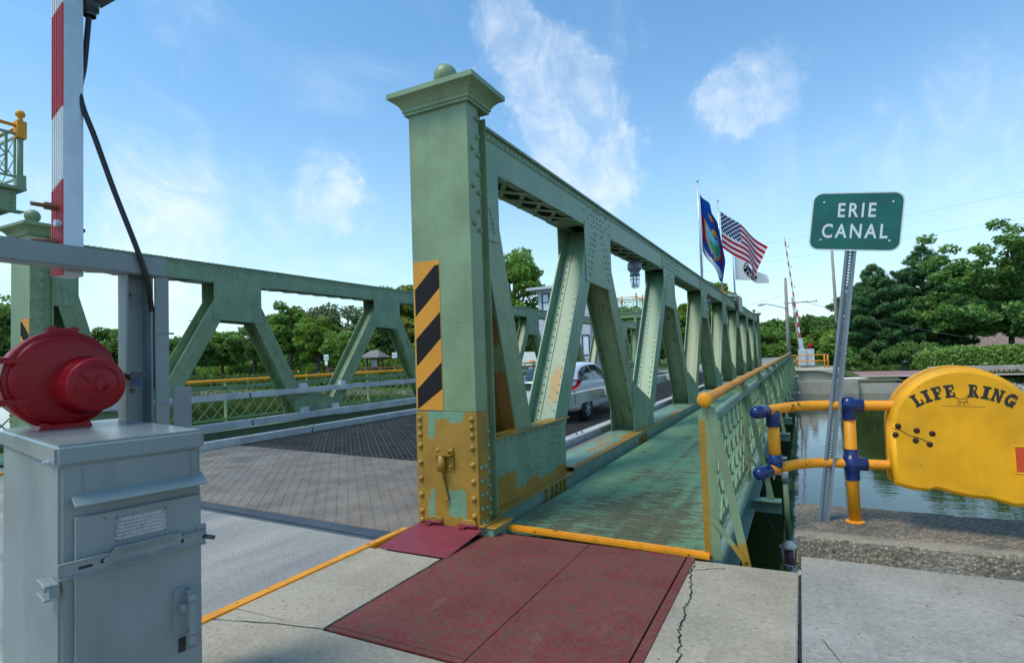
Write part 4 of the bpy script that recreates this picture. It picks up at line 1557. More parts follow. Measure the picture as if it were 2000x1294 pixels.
# data plate
dp = cbox(MB(), .165, .325, -.0085, -.0055, CZ - .352, CZ - .268).build('data_plate', 'plate', door, bevel=.001)
for i, s_ in enumerate(('WARNING-DANGER', 'THIS EQUIPMENT CONTAINS', 'MECHANICAL & ELECTRICAL', 'COMPONENTS - DISCONNECT', 'ALL POWER BEFORE MAKING', 'ANY ADJUSTMENTS OR REPAIRS')):
    text_obj(s_, .0138 if i == 0 else .0112, cp(.245, -.0089, CZ - .281 - i * .0122 - (0.001 if i else 0)), CF, UZ, 'sign_white', door, 'plate_lettering', .0002, space=1.0)
mb = MB()
for f in (.170, .320):
    for z in (CZ - .348, CZ - .272):
        mb.rivet(cp(f, -.0085, z), CN, .0026)
mb.build('plate_rivets', 'steel_dark', door)
# locking bar with raised maker's lettering
zb = CZ - .405
mb = MB()
mb.prism([(.0, -.026), (.10, -.026), (.34, -.026), (.452, -.026), (.452, .020), (.375, .020), (.362, .034), (.155, .034), (.143, .020), (.0, .020)], cp(.004, -.016, zb), CF, UZ, CN, .004)
cbox(mb, .004, .456, -.026, -.014, zb - .030, zb - .024)
cbox(mb, .004, .147, -.026, -.014, zb + .018, zb + .024)
cbox(mb, .157, .368, -.026, -.014, zb + .032, zb + .038)
cbox(mb, .378, .456, -.026, -.014, zb + .018, zb + .024)
mb.build('locking_bar', 'grey', door, bevel=.0015)
text_obj('Protect-O-Arm', .028, cp(.262, -.0205, zb + .018), CF, UZ, 'grey', door, 'raised_lettering', .0016, bold=.0004)
text_obj('ELECTROMATIC - NORWOOD', .0155, cp(.262, -.0205, zb - .014), CF, UZ, 'grey', door, 'raised_lettering', .0012)
for f in (.135, .385):
    MB().lathe([(.009, 0), (.009, .006), (.0005, .008)], cp(f, -.020, zb + .002), CN, 6, smooth=False).build('bar_bolt', 'grey_lid', door)
mb = MB()
for f in (.125, .375):
    mb.lathe([(.0075, 0), (.0005, .0006)], cp(f, -.0203, zb + .002), CN, 10)
mb.prism([(.06, -.005), (.095, -.005), (.098, 0), (.095, .005), (.06, .005), (.057, 0)], cp(0, -.0203, zb - .003), CF, UZ, CN, .0004)
mb.build('bar_slots', 'black', door)
mb = MB()
mb.tube([cp(.447, -.012, zb), cp(.475, -.05, zb - .006)], .008, 10)
mb.build('lock_pin', 'steel_dark', door)
mb = MB()
cbox(mb, .43, .462, -.012, .006, zb - .01, zb + .045)
mb.rivet(cp(.446, -.012, zb + .035), CN, .006)
mb.build('hasp', 'grey_lid', cab, bevel=.002)
# strike bracket on the near corner
mb = MB()
cbox(mb, -.016, .0115, -.008, .095, zb - .082, zb - .040)
cbox(mb, -.030, -.010, -.014, .100, zb - .045, zb - .036)
cbox(mb, -.030, -.010, -.014, .100, zb - .088, zb - .079)
mb.rivet(cp(-.016, .04, zb - .063), -CF, .008)
mb.rivet(cp(-.016, .062, zb - .063), -CF, .008)
mb.build('strike_bracket', 'grey_lid', cab, bevel=.002)
# handle: backplate, spindle and lever
zh = CZ - .66
mb = MB()
mb.prism([(-.020, .085), (.012, .085), (.026, .055), (.026, -.055), (.016, -.085), (-.012, -.085), (-.026, -.055), (-.026, .055)], cp(.370, -.006, zh), CF, UZ, CN, .008)
mb.rivet(cp(.362, -.014, zh + .07), CN, .006)
mb.rivet(cp(.378, -.014, zh + .06), CN, .005)
mb.rivet(cp(.362, -.014, zh - .065), CN, .006)
mb.tube([cp(.370, -.006, zh + .02), cp(.370, -.055, zh + .02)], .014, 12)
mb.build('handle_plate', 'grey', door, bevel=.002)
mb = MB()
path = [(-.012, .062), (-.040, .074), (-.058, .066), (-.062, .04), (-.060, -.08), (-.056, -.12), (-.044, -.135)]
for (d0, z0), (d1, z1) in zip(path[:-1], path[1:]):
    mb.bar(cp(.392, d0, zh + z0), cp(.392, d1, zh + z1), .030, .009, CN)
mb.build('lever', 'grey_lid', door, bevel=.003, seg=2)
mb = MB()
cbox(mb, .362, .385, -.012, -.006, zh - .15, zh - .10)
cbox(mb, .410, .418, -.018, -.006, zh - .14, zh - .10)
mb.build('keyhole_cover', 'black', door)
mb = MB()
mb.lathe([(.010, 0), (.010, .005), (.006, .006), (.006, .018), (.0005, .018)], cp(-.0005, .075, CZ - .058), -CF, 6, smooth=False)
mb.build('lid_bolt', 'galv', cab)
mb = MB()
for f, d, z, r in ((.40, -.006, .62, .007), (.075, -.0, .9, .006)):
    mb.rivet(cp(f, d, z), CN, r)
mb.build('paint_blob', 'grey', cab)

# ---- horn
HN = Vector((.995, -.06, 0)).normalized()
HA = Vector((-HN.y, HN.x, 0))
HC = Vector((-2.885, 1.30, 1.572))
horn = thing('warning_horn', 'round red cast warning bell standing on the grey cabinet lid', 'warning bell', (HC.x, HC.y, CZ))
mb = MB()
mb.lathe([(.0005, -.20), (.10, -.195), (.17, -.165), (.195, -.12), (.20, -.03), (.212, -.026), (.212, -.006)], HC, HN, 48)
mb.build('rear_shell', 'red', horn)
mb = MB()
mb.lathe([(.212, -.0055), (.212, .014), (.203, .017), (.197, .018)], HC, HN, 48)
mb.lathe([(.197, .012), (.192, .030), (.18, .037), (.15, .041), (.0005, .045)], HC, HN, 48)
mb.build('front_cover', 'red', horn)
BC = HC + HN * .04 + HA * .066 - UZ * .028
mb = MB()
mb.lathe([(.130, -.01), (.127, .004), (.119, .012), (.115, .11), (.113, .119), (.106, .124), (.0005, .1255)], BC, HN, 40)
mb.build('boss', 'red', horn)
EM = BC + HN * .1255
mb = MB()                                    # embossed winged head in a disc
mb.lathe([(.040, -.001), (.0385, .002), (.0005, .0028)], EM + UZ * .004 + HA * .004, HN, 28)


def em(poly, d=.005, m=0):
    mb.prism(poly, EM, HA, UZ, HN, d, m)


em([(-.012, .004), (.0, -.03), (.016, -.012), (.030, .012), (.030, .022), (.012, .026), (.0, .022)], .0055)
for k in range(4):
    em([(-.002, .018 - k * .006), (-.020, .019 - k * .006), (-.062 + k * .008, .040 - k * .011), (-.062 + k * .008, .043 - k * .011), (-.018, .024 - k * .006)], .0048 + .0006 * k)
em([(.016, .004), (.026, .006), (.024, .001)], .0068)
em([(.016, -.006), (.024, -.004), (.022, -.009)], .0068)
mb.build('winged_emblem', 'red', horn)
mb = MB()                                    # worn, unreadable embossed lettering round the rim
rr = random.Random(3)
for k in range(30):
    q = R(198 - 216 * (k + .5) / 30)
    if k in (3, 15):
        continue
    u = HA * math.sin(q) + UZ * (-math.cos(q))
    v = HA * math.cos(q) + UZ * math.sin(q)
    c = EM + v * .083 + HN * .0006
    mb.obox(c - u * .0026, u, v, HN, .0011, .0048, .0013)
    if rr.random() > .25:
        mb.obox(c + u * .0022, u, v, HN, .0010, .0048 * rr.choice((.5, 1)), .0012)
    mb.obox(c + v * .0042 * rr.choice((-1, 0, 1)), u, v, HN, .0028, .0009, .0011)
mb.build('rim_lettering', 'red', horn)
for z_, w_ in ((-.050, 13), (-.062, 9), (-.077, 9)):
    mb = MB()
    rr = random.Random(int(-z_ * 1e3))
    for k in range(w_):
        x_ = (k - (w_ - 1) / 2) * .0072
        mb.obox(EM + HA * x_ + UZ * z_ + HN * .0006, HA, UZ, HN, .0022, .0034, .0012)
    mb.build('embossed_line', 'red', horn)
mb = MB()                                    # hinge lugs at the left, latch at the right, bolt lugs
for z in (.085, -.085):
    mb.bar(HC - HA * .225 + UZ * z - HN * .03, HC - HA * .225 + UZ * z + HN * .012, .03, .026)
    mb.prism([(-.24, -.012), (-.14, -.012), (-.13, 0), (-.14, .012), (-.24, .012)], HC + UZ * z + HN * .016, HA, UZ, HN, .028)
mb.tube([HC - HA * .23 + UZ * .11 - HN * .006, HC - HA * .23 - UZ * .11 - HN * .006], .016, 12)
mb.build('hinge', 'red', horn, bevel=.0)
mb = MB()
mb.prism([(-.05, -.012), (.05, -.012), (.06, .012), (-.06, .012)], HC + UZ * .212 - HN * .02, HA, UZ, HN, .034)
for f in (-.035, .045):
    mb.lathe([(.012, 0), (.012, .008), (.0005, .009)], HC + UZ * .224 + HA * f - HN * .003, UZ, 6, smooth=False)
mb.build('top_lug', 'red', horn)
mb = MB()
mb.prism([(-.10, -.215), (.10, -.215), (.085, -.178), (.05, -.19), (-.05, -.19), (-.085, -.178)], HC - HN * .06, HA, UZ, HN, .10)
mb.build('foot', 'red', horn, bevel=.004)
mb = MB()
mb.prism([(.19, -.016), (.262, -.013), (.262, .012), (.19, .018)], HC + HN * .004, HA, UZ, HN, .012)
mb.build('latch_tongue', 'red', horn)
mb = MB()
mb.tube([HC + HA * .262 - HN * .03 + UZ * .004, HC + HA * .262 + HN * .055 + UZ * .004], .019, 14)
mb.obox(HC + HA * .295 + HN * .01 + UZ * .004, HA, HN, UZ, .03, .02, .014)
mb.build('latch_screw', 'steel_dark', horn)
mb = MB()
mb.obox(HC + HA * .285 + HN * .005 - UZ * .032, HA, HN, UZ, .022, .022, .017)
mb.tube([HC + HA * .262 - HN * .0 - UZ * .02, HC + HA * .262 - UZ * .012, HC + HA * .30 - UZ * .012, HC + HA * .30 - UZ * .02], .004, 6)
mb.build('padlock', 'navy', horn, bevel=.003)

# ---- barrier: swing beam, hanger channel and raised striped arm
XB = -2.90
gate = thing('barrier_gate', 'grey barrier frame holding a raised red and white striped arm at left', 'barrier gate', (XB, 1.5, 0))
MB().box(XB - .10, XB, -.15, 1.772, 2.075, 2.172).build('swing_beam', 'grey', gate, bevel=.006, seg=2)
mb = MB()                                      # hanger: an outward-facing channel
mb.box(XB - .115, XB - .105, 1.60, 1.715, .0, 2.15)
mb.box(XB - .115, XB - .03, 1.706, 1.718, .0, 2.15)
mb.box(XB - .105, XB - .03, 1.588, 1.60, .0, 2.15)
mb.build('hanger_channel', 'grey', gate, bevel=.003)
mb = MB()
mb.box(XB - .03, XB - .018, 1.72, 1.79, .0, 2.075)
mb.box(XB - .10, XB - .03, 1.782, 1.794, .0, 2.075)
for z in (1.42, 1.78, 2.08):
    mb.box(XB - .032, XB - .014, 1.716, 1.797, z, z + .009)
    mb.tube([(XB - .02, 1.795, z + .004), (XB - .02, 1.815, z + .004)], .006, 6)
mb.build('cable_tray', 'grey', gate, bevel=.002)
mb = MB()
mb.box(XB - .06, XB - .05, 1.83, 1.93, .0, 1.50)
mb.build('side_plate', 'grey', gate, bevel=.003)
mb = MB()
for z, y in ((1.50, 1.655), (1.98, 1.64), (1.30, 1.65)):
    mb.lathe([(.012, 0), (.012, .009), (.0005, .010)], (XB - .1045, y, z), (1, 0, 0), 6, smooth=False)
mb.build('rusty_bolt', 'bolt_rust', gate)
# striped arm, extruded channel with ribs and slanted colour bands
AX0, AX1, AY0, AY1 = XB - .212, XB - .105, 1.355, 1.440
arm = MB().box(AX0, AX1, AY0 + .002, AY1, 2.05, 7.6).build('arm', 'alu', gate, bevel=.003)
bands = [(2.05, 2.50, 'refl_red'), (2.50, 2.845, 'refl_white'), (2.845, 3.345, 'refl_red'), (3.345, 3.80, 'refl_white'), (3.80, 4.3, 'refl_red'), (4.3, 4.75, 'refl_white'), (4.75, 5.2, 'refl_red')]
for z0, z1, mt in bands:
    sl = .055
    mb = MB()
    mb.prism([(AX0 + .001, z0 - (sl if z0 > 2.1 else 0)), (AX1 - .001, z0), (AX1 - .001, z1), (AX0 + .001, z1 - sl)], (0, AY0 + .0022, 0), (1, 0, 0), (0, 0, 1), (0, -1, 0), .002)
    for x in np.linspace(AX0 + .012, AX1 - .012, 6):
        zr = (x - AX0) / (AX1 - AX0) * sl - sl
        mb.box(x - .003, x + .003, AY0 - .0035, AY0 + .0003, z0 + (zr if z0 > 2.1 else 0), z1 + zr)
    mb.build('arm_band', mt, arm)
for z in (2.37, 2.205):
    mb = MB()
    mb.tube([(AX0 + .06, AY0 + .004, z), (AX0 + .05, AY0 - .10, z)], .010, 8)
    mb.tube([(AX0 + .06, AY0 + .004, z), (AX0 + .055, AY0 - .05, z)], .018, 6, smooth=False)
    mb.build('arm_stud', 'bolt_rust', arm)
MB().tube([(AX0 + .04, AY1, 2.285), (AX0 + .04, AY1 + .035, 2.285)], .010, 8).build('arm_stud', 'bolt_rust', arm)
for dx_, z in ((.085, 2.29), (.095, 2.13)):
    MB().tube([(AX0 + dx_, AY0 + .002, z), (AX0 + dx_, AY0 - .024, z)], .017, 6, smooth=False).build('arm_nut', 'galv', arm)
mb = MB()
mb.box(XB - .19, XB - .02, AY1 + .005, AY1 + .12, 3.45, 3.475)
mb.lathe([(.035, 0), (.04, .02), (.04, .07), (.028, .075), (.028, .10)], (XB - .14, AY1 + .042, 3.45), (0, 0, -1), 14)
mb.build('lamp_bracket', 'steel_dark', arm)
cb = [(XB - .14, AY1 + .042, 3.38), (XB - .14, AY1 + .02, 3.1), (XB - .115, AY1 - .01, 2.92), (XB - .075, AY1 + .035, 2.72), (XB - .035, 1.535, 2.48), (XB + .010, 1.60, 2.24), (XB + .016, 1.640, 2.12), (XB + .006, 1.672, 2.03), (XB - .04, 1.715, 1.90), (XB - .05, 1.735, 1.80), (XB - .05, 1.74, 1.5)]
pts = []
for i in range(len(cb) - 1):
    p0, p1, p2, p3 = (Vector(cb[max(i - 1, 0)]), Vector(cb[i]), Vector(cb[i + 1]), Vector(cb[min(i + 2, len(cb) - 1)]))
    for k in range(6):
        u = k / 6
        pts.append(.5 * ((2 * p1) + (p2 - p0) * u + (2 * p0 - 5 * p1 + 4 * p2 - p3) * u * u + (3 * p1 - p0 - 3 * p2 + p3) * u ** 3))
pts.append(Vector(cb[-1]))
solo(MB().tube(pts, .0125, 10).build('power_cable', 'black'), 'black cable running down from the striped arm to the grey channel', 'cable')

# ================================================================== RIGHT FOREGROUND
# rough aggregate kerb
prof = [(4.885, .0), (4.888, .12), (4.90, .148), (4.925, .160), (5.0, .165), (5.6, .166), (5.86, .162), (5.905, .135), (5.915, -.2), (5.915, -4), (4.885, -4)]
mb = MB()
N = 46
rr = random.Random(5)
vs = []
for i in range(N + 1):
    x = -.118 + 6.6 * (i / N) ** 1.35
    for y, z in prof:
        j = .007 if z > -.1 else 0
        vs.append((x + (rr.uniform(-j, j) if i else rr.uniform(-.004, .004)), y + rr.uniform(-j, j), z + rr.uniform(-j, j)))
k = len(prof)
fs = [(i * k + a, i * k + (a + 1) % k, (i + 1) * k + (a + 1) % k, (i + 1) * k + a) for i in range(N) for a in range(k)]
fs += [tuple(range(k)), tuple(N * k + a for a in range(k))[::-1]]
mb.add(vs, fs, 0, False)
kerb = struct(mb.build('canal_kerb', 'aggregate'))
# pipe railing with blue fittings
ZR, ZM = 1.11, .638
rail = thing('pipe_railing', 'orange pipe railing with dark blue fittings above the canal kerb', 'railing', (.30, 5.37, .15))


def smooth_path(cps, n=6):
    out = []
    for i in range(len(cps) - 1):
        p0, p1, p2, p3 = (Vector(cps[max(i - 1, 0)]), Vector(cps[i]), Vector(cps[i + 1]), Vector(cps[min(i + 2, len(cps) - 1)]))
        for k_ in range(n):
            u = k_ / n
            out.append(.5 * ((2 * p1) + (p2 - p0) * u + (2 * p0 - 5 * p1 + 4 * p2 - p3) * u * u + (3 * p1 - p0 - 3 * p2 + p3) * u ** 3))
    out.append(Vector(cps[-1]))
    return out


def rail_pts(z):
    return smooth_path([(6.3, 5.37, z), (4.0, 5.37, z), (2.2, 5.37, z), (1.2, 5.37, z), (.6, 5.37, z), (.32, 5.37, z), (.10, 5.345, z), (-.10, 5.19, z), (-.225, 4.995, z - .004), (-.302, 4.865, z - .008)])


for z in (ZR, ZM):
    MB().tube(rail_pts(z), .040, 16).build('rail', 'orange_worn', rail)
MB().tube([(.315, 5.37, .15), (.318, 5.37, 1.08)], .044, 18).build('post', 'orange', rail)
mb = MB()
mb.lathe([(.0465, .167), (.072, .168), (.072, .178), (.0465, .186)], (.315, 5.37, 0), (0, 0, 1), 10, smooth=False)
mb.build('base_ring', 'orange_worn', rail)
MB().tube([(-.232, 4.99, ZM + .05), (-.232, 4.99, ZR - .04)], .044, 16).build('short_post', 'orange', rail)
for px_ in (2.55, 4.75):                        # the railing goes on along the kerb
    MB().tube([(px_, 5.37, .15), (px_, 5.37, 1.08)], .044, 18).build('post', 'orange', rail)
    mb = MB()
    mb.lathe([(.052, ZR - .115), (.052, ZR - .03), (.062, ZR - .02), (.064, ZR + .01), (.055, ZR + .045), (.035, ZR + .066), (.0005, ZR + .072)], (px_, 5.37, 0), (0, 0, 1), 20)
    mb.lathe([(.052, ZM - .13), (.063, ZM - .045), (.063, ZM + .055), (.052, ZM + .12)], (px_, 5.37, 0), (0, 0, 1), 20)
    mb.build('fitting', 'navy', rail)
mb = MB()                                       # post head
mb.lathe([(.052, ZR - .115), (.052, ZR - .03), (.062, ZR - .02), (.064, ZR + .01), (.055, ZR + .045), (.035, ZR + .066), (.0005, ZR + .072)], (.318, 5.37, 0), (0, 0, 1), 20)
mb.lathe([(.053, -.04), (.053, .105), (.046, .107)], (.318, 5.37, ZR), (1, 0, 0), 18)
mb.build('fitting', 'navy', rail)
mb = MB()
mb.lathe([(.052, ZM - .13), (.052, ZM - .06), (.063, ZM - .045), (.063, ZM + .055), (.052, ZM + .06), (.052, ZM + .12)], (.317, 5.37, 0), (0, 0, 1), 20)
mb.lathe([(.052, .0), (.052, .11), (.046, .112)], (.318, 5.37, ZM), (1, 0, 0), 18)
mb.build('fitting', 'navy', rail)
for z in (ZR, ZM):
    e = Vector((-.302, 4.865, z - .008))
    d = Vector((-.10, -.17, -.004)).normalized()
    mb = MB()
    mb.lathe([(.049, -.05), (.049, .02), (.052, .022), (.052, .05), (.047, .062), (.049, .075), (.045, .098), (.028, .116), (.0005, .121)], e, d, 18)
    mb.build('end_cap', 'navy', rail)
    mb = MB()
    c = (-.232, 4.99, 0)
    if z == ZR:
        mb.lathe([(.050, ZR - .14), (.054, ZR - .138), (.054, ZR - .03), (.046, ZR - .01)], c, (0, 0, 1), 18)
    else:
        mb.lathe([(.046, ZM + .01), (.054, ZM + .03), (.054, ZM + .11), (.050, ZM + .112)], c, (0, 0, 1), 18)
    mb.build('fitting', 'navy', rail)

# life ring housing
LX, LY = 1.03, 5.19
ring = thing('life_ring_box', 'yellow plastic life ring housing with arched black lettering', 'life ring box', (LX, LY, .45))
# outline of the front, arch on top, wavy lower edge
out = [(-.455, .075), (-.455, .48)]
for k in range(0, 19):
    q = math.pi * (1 - k / 18)
    out.append((.455 * math.cos(q), .48 + .475 * math.sin(q)))
out += [(.455, .075)]
low = [(.44, .03), (.36, -.03), (.27, -.04), (.2, -.02), (.13, .0), (.02, .004), (-.08, .022), (-.16, .045), (-.21, .052), (-.25, .035), (-.33, .035), (-.43, .06)]
out = out + low
rings = []
for sc_, dy in ((.93, .0), (.975, .010), (.995, .030), (1.0, .055), (1.0, .20)):
    rings.append([(LX + a * sc_, LY + dy, .45 + .46 + (b - .46) * sc_) for a, b in out])
k = len(out)
vs = [v for r in rings for v in r]
fs = [tuple(range(k))[::-1]] + [(i * k + a, i * k + (a + 1) % k, (i + 1) * k + (a + 1) % k, (i + 1) * k + a) for i in range(len(rings) - 1) for a in range(k)]
mb = MB()
mb.add(vs, fs[1:], 0, True)
mb.add(vs[:k], [fs[0]], 0, False)
mb.build('front_shell', 'ring_yellow', ring)
mb = MB()
bo = [(LX + a * 1.015, .45 + .46 + (b - .46) * 1.015 + .004) for a, b in out]
vs = [(a, LY + .203, b) for a, b in bo] + [(a, LY + .33, b) for a, b in bo]
mb.add(vs, [tuple(range(k)), tuple(range(k, 2 * k))[::-1]] + [(a, (a + 1) % k, (a + 1) % k + k, a + k) for a in range(k)])
mb.build('rear_shell', 'ring_yellow', ring)
mb = MB()
wx, wz = LX + .355, .75
mb.box(wx - .078, wx + .078, LY - .004, LY + .012, wz - .10, wz - .088)
mb.box(wx - .078, wx + .078, LY - .004, LY + .012, wz + .088, wz + .10)
mb.box(wx - .092, wx - .078, LY - .004, LY + .012, wz - .10, wz + .10)
mb.box(wx + .078, wx + .092, LY - .004, LY + .012, wz - .10, wz + .10)
mb.build('window_frame', 'ring_yellow', ring, bevel=.003)
MB().box(wx - .077, wx + .077, LY - .0015, LY + .011, wz - .087, wz + .087).build('red_window', 'ring_red', ring)
mb = MB()
bts = [(-.405, .735 - .45 + .235), (-.29, .49), (-.195, .47), (-.425, .455), (-.30, .415), (-.215, .39)]
for a, b in bts:
    mb.lathe([(.021, 0), (.020, .003), (.012, .004), (.011, .006), (.0005, .007)], (LX + a, LY - .0005, .45 + b), (0, -1, 0), 14)
mb.build('repair_bolt', 'bolt_dark', ring)
mb = MB()
cr = smooth_path([(LX - .452, LY - .0022, .955), (LX - .40, LY - .0022, .945), (LX - .34, LY - .0022, .905), (LX - .28, LY - .0022, .885), (LX - .23, LY - .0022, .86)], 5)
mb.tube(cr, .0022, 5)
mb.build('crack', 'ink', ring)
# arched slab-serif lettering
GL = {
    'I': [(.20, 0, .62, 1), (.02, 0, .80, .17), (.02, .83, .80, 1)],
    'L': [(.14, 0, .52, 1), (0, .85, .68, 1), (0, 0, .98, .17), (.80, .17, .98, .42)],
    'F': [(.14, 0, .52, 1), (0, .83, .98, 1), (.80, .58, .98, .83), (.52, .42, .74, .58), (.64, .34, .74, .66), (0, 0, .68, .16)],
    'E': [(.14, 0, .52, 1), (0, .83, .98, 1), (.80, .60, .98, .83), (.52, .43, .74, .58), (.64, .34, .74, .66), (0, 0, .98, .17), (.80, .17, .98, .40)],
    'N': [(.12, 0, .34, 1), (.74, 0, .96, 1), (0, 0, .46, .14), (.62, .86, 1.08, 1), (0, .86, .40, 1)],
    'R': [(.14, 0, .48, 1), (0, 0, .62, .16), (0, .84, .60, 1)],
    'G': [],
}


def glyph(mb, ch, o, u, v, n, h):
    e = 0
    for (a, b, c, d) in GL[ch]:
        mb.prism([(a * h, b * h), (c * h, b * h), (c * h, d * h), (a * h, d * h)], Vector(o) - n * (e * .00015), u, v, n, .0012)
        e += 1
    if ch == 'N':
        mb.prism([(.10 * h, 1 * h), (.40 * h, 1 * h), (.98 * h, 0), (.70 * h, 0)], Vector(o) + n * .0002, u, v, n, .0012)
    if ch in 'RG':
        if ch == 'R':
            c, r0, r1, q0, q1 = (.58, .74), .11, .265, -90, 90
        else:
            c, r0, r1, q0, q1 = (.5, .5), .24, .52, 48, 318
        arc = [(q0 + (q1 - q0) * i / 14) for i in range(15)]
        vs = [(c[0] + r1 * math.cos(R(q)), c[1] + r1 * math.sin(R(q))) for q in arc] + [(c[0] + r0 * math.cos(R(q)), c[1] + r0 * math.sin(R(q))) for q in arc[::-1]]
        mb.prism([(a * h, b * h) for a, b in vs], Vector(o) + n * .0003, u, v, n, .0012)
        if ch == 'R':
            mb.prism([(.42 * h, .50 * h), (.66 * h, .54 * h), (1.02 * h, .12 * h), (1.08 * h, 0), (.74 * h, 0)], Vector(o) + n * .0005, u, v, n, .0012)
        else:
            mb.prism([(.52 * h, .34 * h), (1.04 * h, .34 * h), (1.04 * h, .50 * h), (.52 * h, .50 * h)], Vector(o) + n * .0005, u, v, n, .0012)
            mb.prism([(.80 * h, .0), (.98 * h, .0), (.98 * h, .5 * h), (.72 * h, .5 * h)], Vector(o) + n * .0007, u, v, n, .0012)
            mb.prism([(.80 * h, .62 * h), (.92 * h, .62 * h), (.92 * h, 1.0 * h), (.86 * h, 1.0 * h)], Vector(o) + n * .0009, u, v, n, .0012)


RA, ZC = .52, .672
letters = [('L', -29), ('I', -21.6), ('F', -15.2), ('E', -7.6), ('R', 6.6), ('I', 14.6), ('N', 20.6), ('G', 28.8)]
for ch, q in letters:
    mb = MB()
    u = Vector((math.cos(R(-q)), 0, math.sin(R(-q))))
    v = Vector((-u.z, 0, u.x))
    o = Vector((LX + .0 + RA * math.sin(R(q)), LY - .0006, ZC + RA * math.cos(R(q)) - .0)) - u * .031
    glyph(mb, ch, o, u * .66, v, Vector((0, -1, 0)), .094)
    mb.build('letter', 'ink', ring)
mb = MB()                                       # small running horse outline and rule below
hp = [[(-.040, .022), (-.034, .03), (-.028, .026), (-.02, .022), (0, .022), (.014, .024), (.024, .034), (.032, .036), (.036, .030), (.03, .026), (.026, .020), (.022, .010), (.016, .006), (0, .004), (-.016, .006), (-.026, .012), (-.028, .022)],
      [(-.024, .012), (-.030, .002), (-.024, -.008), (-.028, -.012)], [(-.018, .006), (-.014, -.004), (-.020, -.012)], [(.016, .006), (.012, -.004), (.004, -.008), (.008, -.012)], [(.021, .009), (.030, .002), (.028, -.008), (.032, -.010)],
      [(.024, .034), (.018, .030), (.012, .025)], [(-.034, .03), (-.044, .034), (-.046, .028)]]
for pth in hp:
    mb.tube([(LX + .0 + a, LY - .0008, 1.150 + b * 1.25) for a, b in pth], .0016, 4)
mb.tube([(LX - .125, LY - .0008, 1.128), (LX + .13, LY - .0008, 1.120)], .0009, 4)
mb.build('horse_emblem', 'ink', ring)

# ---- canal sign on a leaning perforated post
TL = R(8.0)
sg = thing('canal_sign', 'green ERIE CANAL road sign on a leaning perforated steel post', 'road sign', (.086, 5.32, .15))
su = Vector((math.cos(TL), 0, -math.sin(TL)))
sv = Vector((math.sin(TL), 0, math.cos(TL)))
sn = Vector((0, -1, 0))
B0 = Vector((.086, 5.32, .15))
mb = MB()
L = 2.62


def seg(mb, x0, x1, y0, y1, l0=0, l1=L):
    c = B0 + su * ((x0 + x1) / 2) + sv * ((l0 + l1) / 2) - sn * ((y0 + y1) / 2)
    mb.obox(c, su, sn, sv, (x1 - x0) / 2, (y1 - y0) / 2, (l1 - l0) / 2)


# U channel: web, two cheeks, two lips; the web has punched holes between short bridges
seg(mb, -.018, -.006, .028, .0315)
seg(mb, .006, .018, .028, .0315)
n_h = int(L / .0254)
for i in range(n_h):
    l = i * .0254
    seg(mb, -.006, .006, .028, .0315, l + .0105, l + .0254 - .0025 + .0025)
for s in (-1, 1):
    mb.obox(B0 + su * (s * .0235) + sv * (L / 2) - sn * .0155, (su * 1 + sn * (.0 + s * 0)).normalized(), sn, sv, .0018, .0155, L / 2)
    seg(mb, s * .0255 - (0 if s > 0 else .016), s * .0255 + (.016 if s > 0 else 0), .0, .0035)
    seg(mb, s * .0215 - .004, s * .0215 + .004, .0265, .0300)
mb.build('post', 'post_steel', sg)


def rrect(w, h, r, n=7):
    pts_ = []
    for cx_, cy_, q0 in ((w / 2 - r, h / 2 - r, 0), (-w / 2 + r, h / 2 - r, 90), (-w / 2 + r, -h / 2 + r, 180), (w / 2 - r, -h / 2 + r, 270)):
        for i in range(n + 1):
            q = R(q0 + 90 * i / n)
            pts_.append((cx_ + r * math.cos(q), cy_ + r * math.sin(q)))
    return pts_


SCN = B0 + sv * 2.475 + su * .012 + sn * .0045
mb = MB()
mb.prism(rrect(.645, .478, .075), SCN, su, sv, sn, .003)
sp = mb.build('sign_panel', 'sign_white', sg)
mb = MB()
mb.prism(rrect(.623, .456, .066), SCN + sn * .003, su, sv, sn, .0008)
mb.build('green_field', 'sign_green', sp)
text_obj('ERIE', .160, SCN + sn * .0042 + sv * .085 - su * .0, su, sv, 'sign_white', sp, 'lettering', .0004, bold=.0026, space=1.30, xs=.74)
text_obj('CANAL', .160, SCN + sn * .0042 - sv * .085 - su * .004, su, sv, 'sign_white', sp, 'lettering', .0004, bold=.0026, space=1.30, xs=.74)
for a, b in ((-.235, .155), (.245, .155), (-.235, -.155), (.245, -.155)):
    MB().rivet(SCN + su * a + sv * b + sn * .0038, sn, .008, n=10).build('sign_bolt', 'galv', sp)

# ---- navigation light under the walkway


